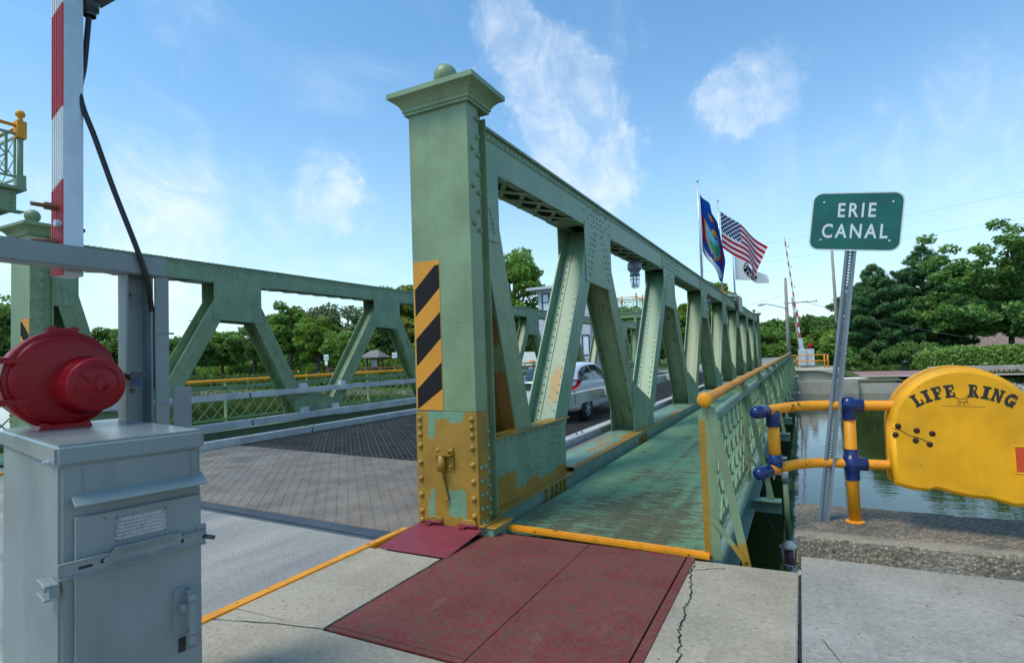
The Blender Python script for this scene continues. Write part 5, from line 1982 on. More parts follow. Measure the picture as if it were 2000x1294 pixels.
def nav_light(y, label):
    o = thing('navigation_light', label, 'navigation light', (-.30, y, -.1), 'red navigation lights under the walkway')
    mb = MB()
    mb.tube([(-.70, y, -.08), (-.42, y, -.08)], .028, 12)
    mb.tube([(-.42, y, -.08), (-.30, y, -.08)], .036, 14)
    mb.lathe([(.05, -.02), (.05, .02)], (-.41, y, -.08), (1, 0, 0), 14)
    mb.box(-.425, -.412, y - .06, y + .06, -.16, .0)
    mb.lathe([(.038, -.03), (.045, -.02), (.045, .02), (.038, .03)], (-.285, y, -.08), (1, 0, 0), 14)
    mb.tube([(-.285, y, -.02), (-.285, y, -.2)], .044, 14)
    mb.lathe([(.0005, .04), (.02, .04), (.032, .03), (.032, -.02)], (-.285, y, -.05), (0, 0, 1), 12)
    mb.build('elbow', 'galv_rusty', o)
    MB().tube([(-.285, y, -.18), (-.282, y, -.98)], .033, 14).build('drop_pipe', 'green', o)
    mb = MB()
    mb.lathe([(.034, -.96), (.05, -.985), (.095, -1.03), (.10, -1.05), (.10, -1.065), (.09, -1.07)], (-.282, y, 0), (0, 0, 1), 16)
    mb.lathe([(.09, -1.265), (.098, -1.27), (.098, -1.285), (.0005, -1.29)], (-.282, y, 0), (0, 0, 1), 16)
    for q in range(4):
        a = q * math.pi / 2 + .6
        mb.tube([(-.282 + .10 * math.cos(a), y + .10 * math.sin(a), -1.05), (-.282 + .10 * math.cos(a), y + .10 * math.sin(a), -1.28)], .008, 6)
    mb.box(-.40, -.36, y - .02, y + .02, -1.07, -1.04)
    mb.build('lamp_body', 'galv_rusty', o)
    MB().lathe([(.088, -1.068), (.09, -1.09), (.09, -1.24), (.088, -1.266)], (-.282, y, 0), (0, 0, 1), 18).build('outer_glass', 'smoked', o)
    MB().lathe([(.0005, -1.075), (.052, -1.08), (.055, -1.25), (.0005, -1.258)], (-.282, y, 0), (0, 0, 1), 16).build('red_lens', 'tail', o)
    cb_ = smooth_path([(-.56, y - .01, -.12), (-.55, y - .02, -.45), (-.52, y - .03, -.72), (-.44, y - .03, -.84), (-.36, y - .02, -.80), (-.315, y, -.62)], 6)
    MB().tube(cb_, .009, 7).build('wire', 'black', o)


nav_light(8.42, 'red navigation lamp on a drop pipe under the near walkway')
nav_light(36.5, 'small red navigation lamp under the far end of the walkway')

# ================================================================== CAR ON THE BRIDGE
def make_car(cx, y0, zg, label):
    o = thing('passenger_car', label, 'car', (cx, y0 + 2.2, zg))
    ST = [  # y, bottom, shoulder, top, half width, roof half width
        (.00, .42, .80, .90, .62, .50), (.06, .30, .92, 1.00, .74, .56), (.22, .24, .98, 1.12, .82, .60), (.55, .22, .98, 1.26, .845, .58), (1.0, .20, .965, 1.375, .85, .57),
        (1.6, .20, .94, 1.43, .85, .575), (2.2, .20, .92, 1.435, .85, .58), (2.7, .20, .90, 1.36, .85, .57), (3.15, .20, .88, 1.16, .85, .58), (3.5, .20, .86, .98, .84, .62),
        (4.0, .22, .76, .86, .81, .60), (4.3, .26, .64, .74, .72, .5), (4.4, .36, .56, .62, .60, .4)]
    k = 11
    vs, fs = [], []
    for (y, b, s, tp, hw, rw) in ST:
        half = [(hw * .80, b), (hw * .97, b + .06), (hw, b + .22), (hw * .995, (b + s) / 2 + .08), (hw * .975, s - .04), (hw * .93, s + .01),
                (rw + (hw * .9 - rw) * .45, s + (tp - s) * .55), (rw, tp - .05), (rw * .86, tp - .012), (rw * .45, tp), (0, tp + .004)]
        ring_ = [(cx + a, y0 + y, zg + z) for a, z in half] + [(cx - a, y0 + y, zg + z) for a, z in half[-2::-1]]
        vs += ring_
    n = 2 * k - 1
    for i in range(len(ST) - 1):
        for a in range(n - 1):
            fs.append((i * n + a, i * n + a + 1, (i + 1) * n + a + 1, (i + 1) * n + a))
        fs.append((i * n + n - 1, i * n, (i + 1) * n, (i + 1) * n + n - 1))
    fs += [tuple(range(n))[::-1], tuple((len(ST) - 1) * n + a for a in range(n))]
    mb = MB()
    mb.add(vs, fs, 0, True)
    body = mb.build('body', 'car', o, sub=1)

    def side_pt(y, f, s_):
        """point on the glasshouse side: f 0 at the belt, 1 at the roof"""
        for a, b in zip(ST[:-1], ST[1:]):
            if a[0] <= y <= b[0]:
                u = (y - a[0]) / (b[0] - a[0])
                q = [a[i] + (b[i] - a[i]) * u for i in range(6)]
                x = q[4] * .93 + (q[5] - q[4] * .93) * f
                return (cx + s_ * (x + .012), y0 + y, zg + q[2] + .01 + (q[3] - .06 - q[2]) * f)
    for s_ in (1, -1):
        for seg_ in ([(.46, .10), (.80, .66), (1.15, .88), (1.62, .93), (1.62, .04), (.62, .02)], [(1.68, .04), (1.68, .93), (2.3, .93), (2.3, .04)], [(2.36, .04), (2.36, .93), (2.62, .90), (3.05, .45), (3.15, .05)]):
            mb = MB()
            pp = [side_pt(y, f, s_) for y, f in seg_]
            mb.add(pp, [tuple(range(len(pp)))])
            mb.build('side_window', 'glass', o)
        mb = MB()                              # tail lamp wrapping the corner
        c0 = [(.02, .80, .66), (.02, .98, .60), (.22, 1.04, .76), (.62, 1.0, .83), (.30, .86, .845), (.10, .80, .79)]
        pp = [(cx + s_ * (x + .018), y0 + y - .018, zg + z) for y, z, x in c0]
        mb.add(pp, [tuple(range(len(pp)))])
        mb.build('tail_lamp', 'tail', o)
        mb = MB()
        mb.lathe([(.02, -.03), (.09, -.03), (.11, .0), (.11, .06), (.02, .06)], (cx + s_ * .95, y0 + 2.95, zg + 1.0), (1, 0, 0), 12, sq=.7)
        mb.build('mirror', 'car', o)
    mb = MB()                                  # rear screen
    pp = [(cx - .52, y0 + .05, zg + 1.06), (cx + .52, y0 + .05, zg + 1.06), (cx + .49, y0 + .72, zg + 1.335), (cx - .49, y0 + .72, zg + 1.335)]
    mb.add(pp, [(0, 1, 2, 3)])
    mb.build('rear_screen', 'glass', o)
    mb = MB()
    pp = [(cx - .50, y0 - .012, zg + .80), (cx + .50, y0 - .012, zg + .80), (cx + .50, y0 - .012, zg + .97), (cx - .50, y0 - .012, zg + .97)]
    mb.add(pp, [(0, 1, 2, 3)])
    mb.build('lower_rear_screen', 'glass', o)
    mb = MB()
    mb.box(cx - .17, cx + .17, y0 - .02, y0 - .012, zg + .60, zg + .72)
    mb.build('number_plate', 'white', o)
    MB().box(cx - .62, cx + .62, y0 - .03, y0 + .1, zg + .30, zg + .36).build('bumper_trim', 'tyre', o)
    for yy in (.88, 3.55):
        for s_ in (1, -1):
            c = (cx + s_ * .765, y0 + yy, zg + .305)
            w = MB().lathe([(.17, -.10), (.27, -.10), (.305, -.07), (.305, .07), (.27, .10), (.20, .10)], c, (s_, 0, 0), 28).build('wheel', 'tyre', o)
            mb = MB()
            mb.lathe([(.205, .09), (.195, .098), (.185, .07), (.05, .085), (.0005, .09)], c, (s_, 0, 0), 28)
            for q in range(7):
                a = q * 2 * math.pi / 7
                mb.bar((c[0] + s_ * .098, c[1], c[2]), (c[0] + s_ * .096, c[1] + .19 * math.cos(a), c[2] + .19 * math.sin(a)), .03, .012, (1, 0, 0))
            mb.build('rim', 'galv', w)
            MB().lathe([(.36, .070), (.345, .098), (.0005, .09)], (c[0], c[1], c[2]), (s_, 0, 0), 28).build('wheel_arch', 'tyre', o)
    return o


make_car(-5.6, 12.35, -.018, 'silver hatchback driving away across the bridge behind the near truss')

# ================================================================== FAR SIDE
HB = 43.0


def ground_z(x, y):
    """height of the far bank"""
    base = -.62 if x > 2 else (0.0 if x > -14 else -.25)
    if -22 < x <= -14:
        base = -.25 * (-14 - x) / 8
    if 1.6 < x <= 3:
        base = -.62 * (x - 1.6) / 1.4
    if y > 50:
        base = base + (.0 - base) * min(1, (y - 58) / 30) if y > 58 else base
    return base


# terrain behind the bank
mb = MB()
xs = [-400, -250, -160, -120] + list(np.arange(-110, -14, 4.0)) + list(np.arange(-14, 30, 1.5)) + [34, 40, 50, 70, 110, 180, 300]
ysg = [43.3, 44.0, 45, 46, 47.5, 49, 51, 54, 58, 64, 72, 82, 95, 115, 150, 220, 400, 900]
vs = []
for x in xs:
    for y in ysg:
        z = ground_z(x, y)
        bank = (x < -14.5 or x > 6.5)
        yy = y
        if bank:
            yy = y + (1.5 if x < -14.5 else 0)
            f = min(1, (y - 43.3) / 4.2)
            z = -2.2 + (z + 2.2) * (f ** .8)
        elif y < 43.5:
            z = min(z, -.05)
        if y > 150:
            z += (y - 150) * .012
        vs.append((x, yy, z - .02))
k = len(ysg)
mb.add(vs, [(i * k + a, (i + 1) * k + a, (i + 1) * k + a + 1, i * k + a + 1) for i in range(len(xs) - 1) for a in range(k - 1)], 0, True)
struct(mb.build('far_ground', 'grass'))
# far abutment, wing wall and apron
mb = MB()
mb.box(-14.5, 3.2, 43.02, 44.4, -4, -.70)
mb.box(3.2, 7.6, 43.35, 44.6, -4, -.92)
struct(mb.build('far_quay_wall', 'wall', bevel=.03))
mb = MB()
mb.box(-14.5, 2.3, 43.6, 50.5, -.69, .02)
struct(mb.build('far_apron', 'wall_pale', bevel=.02))
mb = MB()
mb.prism([(-10.9, 43.55), (-3.4, 43.55), (-1.6, 140), (-4.5, 300), (-9.5, 300), (-9, 140)], (0, 0, .021), (1, 0, 0), (0, 1, 0), (0, 0, 1), .02)
struct(mb.build('far_road', 'asphalt'))
mb = MB()
mb.prism([(2.31, 45.4), (60, 48.5), (60, 55.8), (2.31, 53.5)], (0, 0, -.60), (1, 0, 0), (0, 1, 0), (0, 0, 1), .03)
struct(mb.build('towpath', 'brickwalk'))
mb = MB()
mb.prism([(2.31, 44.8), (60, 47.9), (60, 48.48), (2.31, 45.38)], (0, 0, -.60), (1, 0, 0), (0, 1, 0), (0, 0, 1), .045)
struct(mb.build('towpath_edge', 'wall_pale', bevel=.01))
mb = MB()
mb.prism([(-15, 56.5), (-180, 62.5), (-180, 66), (-15, 60)], (0, 0, -.24), (1, 0, 0), (0, 1, 0), (0, 0, 1), .04)
struct(mb.build('canal_path', 'path'))


# rip-rap on both far banks
def rock_field(name, spots, size, mat='stone'):
    vs, fs = [], []
    base = np.array([(1, 0, 0), (-1, 0, 0), (0, 1, 0), (0, -1, 0), (0, 0, 1), (0, 0, -1)], float)
    tri = [(0, 2, 4), (2, 1, 4), (1, 3, 4), (3, 0, 4), (2, 0, 5), (1, 2, 5), (3, 1, 5), (0, 3, 5)]
    for (x, y, z) in spots:
        s_ = size * rng.uniform(.5, 1.5) * np.array([rng.uniform(.7, 1.3), rng.uniform(.7, 1.3), rng.uniform(.5, .9)])
        q = rng.uniform(0, 6.28)
        rot = np.array([[math.cos(q), -math.sin(q), 0], [math.sin(q), math.cos(q), 0], [0, 0, 1]])
        p = (base * s_ * rng.uniform(.75, 1.2, (6, 1))) @ rot.T + np.array((x, y, z))
        o_ = len(vs)
        vs += [tuple(v) for v in p]
        fs += [tuple(o_ + i for i in t_) for t_ in tri]
    mb_ = MB()
    mb_.add(vs, fs)
    ob = mb_.build(name, mat)
    ob['kind'] = 'stuff'
    return ob


def on_bank(x, f):
    return 43.3 + 4.2 * f + (1.5 if x < -14.5 else 0), -2.2 + (ground_z(x, 46) + 2.2) * (f ** .8)


sp_ = []
for i in range(1500):
    x = rng.uniform(5.6, 26)
    f = rng.uniform(.02, .80) * (1 if rng.random() < .8 else 1.1)
    y, z = on_bank(x, f)
    sp_.append((x, y, z))
tag(rock_field('riprap_stones', sp_, .15), 'pale rip-rap stones on the far bank right of the quay wall', 'rocks')
sp_ = []
for i in range(1200):
    x = rng.uniform(-112, -15.5)
    f = rng.uniform(.12, .30)
    y, z = on_bank(x, f)
    sp_.append((x, y, z))
tag(rock_field('riprap_stones', sp_, .22, 'stone_brown'), 'brown grey rip-rap along the far waterline left of the bridge', 'rocks')

# far railing on the apron
fr = thing('pipe_railing', 'small orange railing on the far quay in front of the far gate cabinet', 'railing', (.5, 46.6, .02))
for z in (.98, .56):
    MB().tube([(-.95, 46.6, z), (1.62, 46.6, z), (1.72, 47.4, z), (1.75, 50, z)], .042, 8).build('rail', 'orange', fr)
for x, y in ((-.32, 46.6), (1.44, 46.6), (1.64, 46.6), (1.68, 47.2)):
    MB().tube([(x, y, .0), (x, y, 1.0)], .046, 8).build('post', 'orange', fr)
mb = MB()
for x, y in ((-.32, 46.6), (1.62, 46.62)):
    for z in (.98, .56):
        mb.ball((x, y, z), .075, 10)
mb.build('fittings', 'navy', fr)

# far gate cabinet with horn and its raised arm
fg = thing('gate_cabinet', 'far grey gate cabinet with a red bell across the canal', 'cabinet', (.25, 48.6, .02))
MB().box(-.25, .85, 48.2, 49.2, .18, 1.42).build('body', 'galv', fg, bevel=.02)
MB().box(-.05, .30, 48.0, 48.195, .18, 1.40).build('side_housing', 'galv', fg, bevel=.01)
MB().box(-.15, .75, 48.3, 49.1, .02, .17).build('plinth', 'wall', fg)
mb = MB()
mb.lathe([(.0005, -.18), (.14, -.16), (.2, -.05), (.21, .0), (.15, .05), (.10, .06), (.10, .13), (.0005, .14)], (.62, 48.5, 1.66), (.3, -1, 0), 16)
mb.build('bell', 'red', fg)
fa = thing('barrier_gate', 'far raised barrier arm with small red and white bands, leaning left', 'barrier gate', (.0, 48.6, .02))
b0, b1 = Vector((.12, 48.3, .4)), Vector((-.75, 48.3, 10.3))
dv = (b1 - b0).normalized()
MB().bar(b0, b0 + dv * 1.9, .30, .14, (0, 1, 0)).build('arm_root', 'galv', fa)
q0 = b0 + dv * 1.5
nn = 21
for i in range(nn):
    a = q0 + dv * (8.3 * i / nn)
    b = q0 + dv * (8.3 * (i + 1) / nn)
    MB().bar(a, b, .135 - .002 * i, .06, (0, 1, 0)).build('arm_band', 'refl_red' if i % 2 else 'refl_white', fa)
mb = MB()
for i in (5, 11, 15, 19):
    a = q0 + dv * (8.3 * i / nn)
    mb.ball(a + Vector((.16, 0, 0)), .055, 8)
mb.build('arm_lamp', 'refl_red', fa)

# utility poles, street lamp, wires


def pole(label, x, y, z0, h, r, lean=(0, 0), arms=(), mat='wood_pole', name='utility_pole', group='wooden utility poles beyond the canal'):
    o = thing(name, label, 'utility pole', (x, y, z0), group)
    top = (x + lean[0], y + lean[1], z0 + h)
    MB().tube([(x, y, z0 - .3), ((x + top[0]) / 2, (y + top[1]) / 2, z0 + h / 2), top], [r, r * .85, r * .65], 10).build('shaft', mat, o)
    for z, w, dx in arms:
        f = z / h
        c = Vector((x + lean[0] * f, y + lean[1] * f, z0 + z))
        mb_ = MB()
        mb_.bar(c + Vector((-w / 2 + dx, -.15, 0)), c + Vector((w / 2 + dx, -.15, 0)), .10, .10)
        for e in (-.46, -.2, .2, .46):
            mb_.lathe([(.05, 0), (.06, .06), (.03, .14), (.0005, .15)], c + Vector((w * e + dx, -.15, .05)), (0, 0, 1), 6)
        mb_.build('crossarm', mat, o)
    return o


up1 = pole('tallest utility pole beside the far gate, carrying the street lamp', -1.05, 57.8, 0, 8.0, .19, (.05, -.1))
mb = MB()
mb.tube(smooth_path([(-1.1, 57.6, 5.2), (-1.8, 57.3, 5.42), (-2.5, 57.0, 5.62), (-2.95, 56.8, 5.66)], 4), .045, 8)
mb.build('lamp_arm', 'galv', up1)
mb = MB()
mb.lathe([(.0005, -.12), (.07, -.1), (.11, .1), (.16, .3), (.15, .5), (.06, .62), (.0005, .64)], (-2.85, 56.85, 5.62), (-.9, -.4, -.06), 12, sq=.7)
mb.build('lamp_head', 'galv', up1)
up2 = pole('shorter utility pole with a crossarm and transformer behind the far gate', .0, 67.0, -.1, 7.0, .17, (-.6, 0), ((6.4, 3.2, .7),))
mb = MB()
mb.lathe([(.0005, 0), (.24, .02), (.24, .75), (.2, .8), (.0005, .82)], (-.35, 66.7, 4.7), (0, 0, 1), 12)
mb.build('transformer', 'galv', up2)
up3 = pole('utility pole rising behind the ERIE CANAL sign post', 3.3, 64.8, -.6, 12.2, .19, (-.1, -.3))
up4 = pole('distant small utility pole among the hillside trees', -13.5, 150, 0, 7.2, .2, (0, 0), ((6.4, 2.6, 0),))
up5 = pole('utility pole seen through the far truss above the kiosk', -62, 74.5, 0, 11.0, .22, (.1, 0))
up6 = pole('distant utility pole with a bare crossarm left of the far truss gusset', -100, 66, 0, 10.6, .16, (0, 0), ((10.4, 2.8, 0),))


def wire(label, pts_, r=.018):
    solo(MB().tube(pts_, r, 5).build('power_line', 'steel_dark'), label, 'power line', 'overhead wires beyond the canal')


def sag(a, b, s_, n=16):
    a, b = Vector(a), Vector(b)
    return [a.lerp(b, i / n) - Vector((0, 0, s_ * 4 * (i / n) * (1 - i / n))) for i in range(n + 1)]


wire('thin overhead wire, upper of the two crossing the sky left of the road sign', sag((-60, 77, 11), (60, 62, 19.4), 1.6), .007)
wire('thin overhead wire, lower of the two crossing the sky left of the road sign', sag((-60, 77, 9.8), (60, 62, 16.4), 1.6), .007)
wire('overhead wire sloping right from the crossarm behind the far gate', sag((.4, 66.8, 6.4), (12.5, 60, 1.9), .25), .02)
wire('overhead wire sloping right, lower one behind the far gate', sag((-.6, 66.8, 5.1), (11.5, 63, .9), .25), .02)
wire('overhead wire from the lamp pole toward the left tree line', sag((-1.0, 57.7, 6.5), (-30, 84, 3.5), .6), .012)

# roadside notice board
o = thing('notice_sign', 'yellow and white notice board beyond the far gate', 'sign', (1.4, 79.4, 0))
MB().box(.72, 2.12, 79.4, 79.44, 1.02, 1.90).build('panel', 'white', o)
MB().box(.76, 2.08, 79.37, 79.395, 1.32, 1.86).build('yellow_field', 'hazard', o)
mb = MB()
for z in (1.68, 1.47):
    for k in range(6):
        mb.box(.98 + k * .155, 1.09 + k * .155, 79.35, 79.365, z - .06, z + .06)
mb.build('print_blocks', 'ink', o)
for x in (.8, 2.0):
    MB().box(x, x + .08, 79.45, 79.52, -.2, 1.9).build('post', 'galv', o)

# bridge tender's tower
bt = thing('tender_tower', 'pale grey tender tower with blue window trim behind the trusses', 'building', (-18.2, 50, 0))
bx0, bx1, by0, by1, bz = -20.9, -16.1, 46.2, 51.2, 7.35
MB().box(bx0, bx1, by0, by1, -.2, bz).build('wall', 'siding', bt, bevel=.02)
mb = MB()
mb.box(bx0 - .85, bx1 + .45, by0 - .7, by1 + .7, bz + .12, bz + .34)
mb.box(bx0 - .12, bx1 + .12, by0 - .12, by1 + .12, bz - .14, bz + .12)
mb.build('eaves', 'siding', bt, bevel=.03)
mb = MB()
a = [(bx0 - .8, by0 - .65, bz + .342), (bx1 + .4, by0 - .65, bz + .342), (bx1 + .4, by1 + .65, bz + .342), (bx0 - .8, by1 + .65, bz + .342), ((bx0 + bx1) / 2, (by0 + by1) / 2, bz + .9)]
mb.add(a, [(0, 1, 4), (1, 2, 4), (2, 3, 4), (3, 0, 4)])
mb.build('roof', 'shingle', bt)
for x in np.arange(bx0 + .75, bx1 - .3, 1.05):
    w = MB()
    for (xa, xb, za, zb_) in ((-.38, .38, 5.55, 5.66), (-.38, .38, 7.08, 7.2), (-.38, -.26, 5.66, 7.08), (.26, .38, 5.66, 7.08), (-.26, .26, 6.33, 6.41)):
        w.box(x + xa, x + xb, by0 - .06, by0 + .02, za, zb_)
    wo = w.build('window', 'trim_blue', bt)
    MB().box(x - .26, x + .26, by0 - .02, by0 + .01, 5.66, 7.08).build('pane', 'blind', wo)
mb = MB()
mb.box(bx0 - .03, bx1 + .03, by0 - .03, by0, 5.1, 5.3)
mb.build('string_course', 'siding', bt)
for x, z in ((bx1 - .42, 2.6), (bx1 - 3.2, 1.2)):
    w = MB()
    for (xa, xb, za, zb_) in ((-.36, .36, 0, .1), (-.36, .36, 1.7, 1.82), (-.36, -.25, .1, 1.7), (.25, .36, .1, 1.7)):
        w.box(x + xa, x + xb, by0 - .06, by0 + .02, z - 1.1 + za, z - 1.1 + zb_)
    wo = w.build('window', 'trim_blue', bt)
    MB().box(x - .25, x + .25, by0 - .02, by0 + .01, z - 1.0, z + .6).build('pane', 'blind', wo)
# clapboard lines
for i in range(28):
    z = .15 + i * .17
    MB().box(bx0 - .012, bx1 + .012, by0 - .014, by0 - .001, z, z + .15).build('clapboard', 'siding', bt)


# raised stair platforms with orange finials
def platform(label, x0, x1, y0, y1, z, cols):
    o_ = thing('stair_platform', label, 'platform', ((x0 + x1) / 2, (y0 + y1) / 2, 0), 'raised stair platforms')
    mb_ = MB()
    mb_.box(x0, x1, y0, y1, z - .06, z)
    mb_.box(x0 + .12, x1 - .12, y1 - .16, y1 - .12, z - .46, z - .06)
    mb_.box(x0 + .12, x0 + .16, y0, y1 - .16, z - .46, z - .06)
    mb_.box(x1 - .16, x1 - .12, y0, y1 - .16, z - .46, z - .06)
    mb_.box(x1 - .24, x1 - .04, y0, y1 - .02, z - .49, z - .46)
    mb_.box(x0 + .12, x1 - .12, y0 + .12, y0 + .16, z - .46, z - .06)
    fl = mb_.build('deck', 'green', o_)
    mb_ = MB()
    for q in range(4):
        mb_.rivet((x1 - .12, y1 - .2, z - .14 - q * .09), (1, 0, 0), .018)
    mb_.build('rivets', 'green', fl, kind='stuff')
    cs = [(x0 + .08, y0 + .08), (x1 - .08, y0 + .08), (x1 - .08, y1 - .08), (x0 + .08, y1 - .08)]
    for cx_, cy_ in cs:
        p_ = MB()
        p_.box(cx_ - .075, cx_ + .075, cy_ - .075, cy_ + .075, z + .0, z + .24)
        p_.tube([(cx_, cy_, z + .24), (cx_, cy_, z + 1.0)], .05, 12)
        po = p_.build('post', 'green', o_, bevel=.004)
        p_ = MB()
        p_.box(cx_ - .078, cx_ + .078, cy_ - .078, cy_ + .078, z + .98, z + 1.32)
        p_.lathe([(.05, z + 1.32), (.042, z + 1.38), (.036, z + 1.40), (.075, z + 1.43), (.082, z + 1.48), (.06, z + 1.53), (.0005, z + 1.55)], (cx_, cy_, 0), (0, 0, 1), 14)
        p_.build('finial', 'orange', po)
    for i in range(4):
        (ax_, ay_), (bx_, by_) = cs[i], cs[(i + 1) % 4]
        d = Vector((bx_ - ax_, by_ - ay_, 0))
        Ld = d.length
        d.normalize()
        MB().tube([Vector((ax_, ay_, z + 1.22)) + d * .07, Vector((bx_, by_, z + 1.22)) - d * .07], .035, 8).build('rail', 'orange', o_)
        mb_ = MB()
        mb_.bar(Vector((ax_, ay_, z + 1.05)) + d * .07, Vector((bx_, by_, z + 1.05)) - d * .07, .03, .05)
        mb_.bar(Vector((ax_, ay_, z + .20)) + d * .07, Vector((bx_, by_, z + .20)) - d * .07, .03, .04)
        mb_.bar(Vector((ax_, ay_, z + .22)) + d * .22, Vector((ax_, ay_, z + 1.03)) + d * .22, .03, .04, tuple(d))
        mb_.bar(Vector((bx_, by_, z + .22)) - d * .22, Vector((bx_, by_, z + 1.03)) - d * .22, .03, .04, tuple(d))
        mb_.build('rail_frame', 'green', o_)
        nL = max(2, int((Ld - .44) / .40))
        st = (Ld - .44) / nL
        for k_ in range(nL):
            for zz0, zz1 in ((z + .22, z + .62), (z + .62, z + 1.03)):
                for fl_ in (0, 1):
                    a_ = Vector((ax_, ay_, zz0 if fl_ else zz1)) + d * (.22 + k_ * st)
                    b_ = Vector((ax_, ay_, zz1 if fl_ else zz0)) + d * (.22 + (k_ + 1) * st)
                    dd = b_ - a_
                    put('lattice_bar', lat_me, a_ + Vector((d.y, -d.x, 0)) * (.006 if fl_ else -.006), o_, axis_quat(dd, (0, 0, 1)), (dd.length, 1, 1))
    for cx_, cy_ in cols:
        MB().box(cx_ - .09, cx_ + .09, cy_ - .09, cy_ + .09, -.1, z - .47).build('column', 'green', o_)
    return o_


platform('raised green platform with orange rail at the upper left edge', -15.6, -13.42, 1.8, 5.44, 5.26, [(-15.3, 2.2), (-13.7, 2.2), (-15.3, 4.4)])
platform('distant raised platform with orange finials seen between the diagonals', -13.6, -11.65, 45.2, 47.4, 4.92, [(-13.4, 46.8), (-11.9, 46.8), (-13.4, 45.4), (-11.9, 45.4)])

# information kiosk, fence, path markers, traffic drums
kz = .0
ko = thing('info_kiosk', 'small brown information kiosk with a grey hipped roof on the far bank', 'kiosk', (-57.3, 66.2, kz))
for dx in (-1.05, 1.05):
    for dy in (-.5, .5):
        MB().box(-57.3 + dx - .09, -57.3 + dx + .09, 66.2 + dy - .09, 66.2 + dy + .09, -.2, 2.3).build('post', 'brown_wood', ko)
MB().box(-58.1, -56.5, 66.1, 66.25, .55, 2.2).build('board', 'brown_wood', ko)
MB().box(-57.95, -56.65, 66.05, 66.095, .9, 2.0).build('notice_panel', 'blind', ko)
mb = MB()
a = [(-59.3, 64.7, 2.25), (-55.3, 64.7, 2.25), (-55.3, 67.7, 2.25), (-59.3, 67.7, 2.25), (-58.0, 66.2, 3.35), (-56.6, 66.2, 3.35)]
mb.add(a, [(0, 1, 5, 4), (1, 2, 5), (2, 3, 4, 5), (3, 0, 4), (3, 2, 1, 0)])
mb.build('roof', 'shingle', ko)
fe = thing('rail_fence', 'brown split rail fence in front of the kiosk', 'fence', (-52, 60.5, 0))
for i in range(9):
    x = -61 + i * 2.4
    MB().box(x - .09, x + .09, 60.4, 60.58, -.3, 1.05).build('post', 'brown_wood', fe)
    if i < 8:
        for z in (.38, .82):
            MB().box(x + .092, x + 2.308, 60.45, 60.53, z - .07, z + .07).build('rail', 'brown_wood', fe)


def marker(x, y, label, two):
    o_ = thing('trail_sign', label, 'sign', (x, y, 0), 'small blue and white trail signs')
    MB().box(x - .08, x + .08, y, y + .12, -.3, 2.6).build('post', 'brown_wood', o_)
    MB().box(x - .42, x + .42, y - .04, y - .01, 2.05, 2.75).build('upper_panel', 'blind', o_)
    MB().box(x - .36, x + .36, y - .05, y - .041, 2.32, 2.42).build('blue_band', 'trim_blue', o_)
    if two:
        MB().box(x - .24, x + .24, y - .04, y - .01, 1.4, 1.95).build('lower_panel', 'white', o_)


marker(-54.4, 53.6, 'blue and white trail sign on a brown post left of the kiosk', True)
marker(-48.5, 60.0, 'small trail sign on a brown post right of the kiosk', False)


def drum(x, y, z, label, h=.95, r=.19):
    o_ = thing('traffic_drum', label, 'traffic drum', (x, y, z), 'orange and white traffic markers')
    for i, mt in enumerate(('drum', 'refl_white', 'drum', 'refl_white', 'drum')):
        MB().lathe([(r * (1 - .06 * i), z + h * i / 5), (r * (1 - .06 * (i + 1)), z + h * (i + 1) / 5)] + ([(.0005, z + h)] if i == 4 else []), (x, y, 0), (0, 0, 1), 12).build('band', mt, o_)


drum(-64.0, 56.5, -.15, 'left one of two orange markers standing together beside the far path')
drum(-62.9, 56.7, -.15, 'right one of two orange markers standing together beside the far path')
drum(-53.6, 56.2, -.15, 'single orange marker beside the trail sign')
for i, (x, y) in enumerate(((-25.3, 54.0), (-24.4, 54.3), (-23.6, 53.6), (-24.9, 52.8), (-23.0, 54.8))):
    drum(x, y, .0, 'orange and white drum behind the car, ' + ('leftmost of the cluster', 'second from the left in the cluster', 'second from the right in the cluster', 'nearest to the canal in the cluster', 'rightmost of the cluster')[i], 1.15, .34)

# white van parked behind the tender tower
vn = thing('parked_van', 'white van parked beyond the far end of the bridge', 'van', (-26.5, 58, 0))
mb = MB()
mb.prism([(0, .35), (5.2, .35), (5.25, 1.0), (4.3, 1.15), (3.6, 2.05), (.1, 2.15), (0, 1.9)], (-29.2, 57.2, 0), (1, 0, 0), (0, 0, 1), (0, 1, 0), 1.9)
mb.build('body', 'white', vn, bevel=.08, seg=2)
mb = MB()
mb.prism([(3.0, 1.25), (4.1, 1.25), (3.55, 1.9), (3.0, 1.92)], (-29.2, 57.19, 0), (1, 0, 0), (0, 0, 1), (0, -1, 0), .01)
mb.build('side_window', 'glass', vn)
for dx in (.9, 4.2):
    MB().lathe([(.02, -.1), (.33, -.1), (.34, .1), (.02, .1)], (-29.2 + dx, 57.25, .34), (0, -1, 0), 16).build('wheel', 'tyre', vn)

# houses behind the right-hand trees, litter bin, low wall
h1 = thing('brown_roof_house', 'long low building with a brown shingle roof behind the pines', 'house', (14, 92, -.6))
MB().box(5.0, 33, 88, 98, -.8, -.05).build('wall', 'siding', h1)
mb = MB()
mb.prism([(-1.2, -.05), (5, 3.3), (11.2, -.05), (11.2, -.25), (5, 3.05), (-1.2, -.25)], (4.2, 88, 0), (0, 1, 0), (0, 0, 1), (1, 0, 0), 30)
mb.build('roof', 'roof_brown', h1)
MB().box(4.2, 34.2, 86.66, 86.78, -.22, -.02).build('gutter', 'white', h1)
bn = thing('litter_bin', 'dark green litter bin beside the far towpath', 'litter bin', (7.45, 55.5, -.6))
mb = MB()
mb.lathe([(.25, -.62), (.27, -.60), (.25, -.5), (.27, .0), (.29, .02), (.29, .06)], (7.45, 55.5, 0), (0, 0, 1), 14)
mb.build('body', 'bin_green', bn)
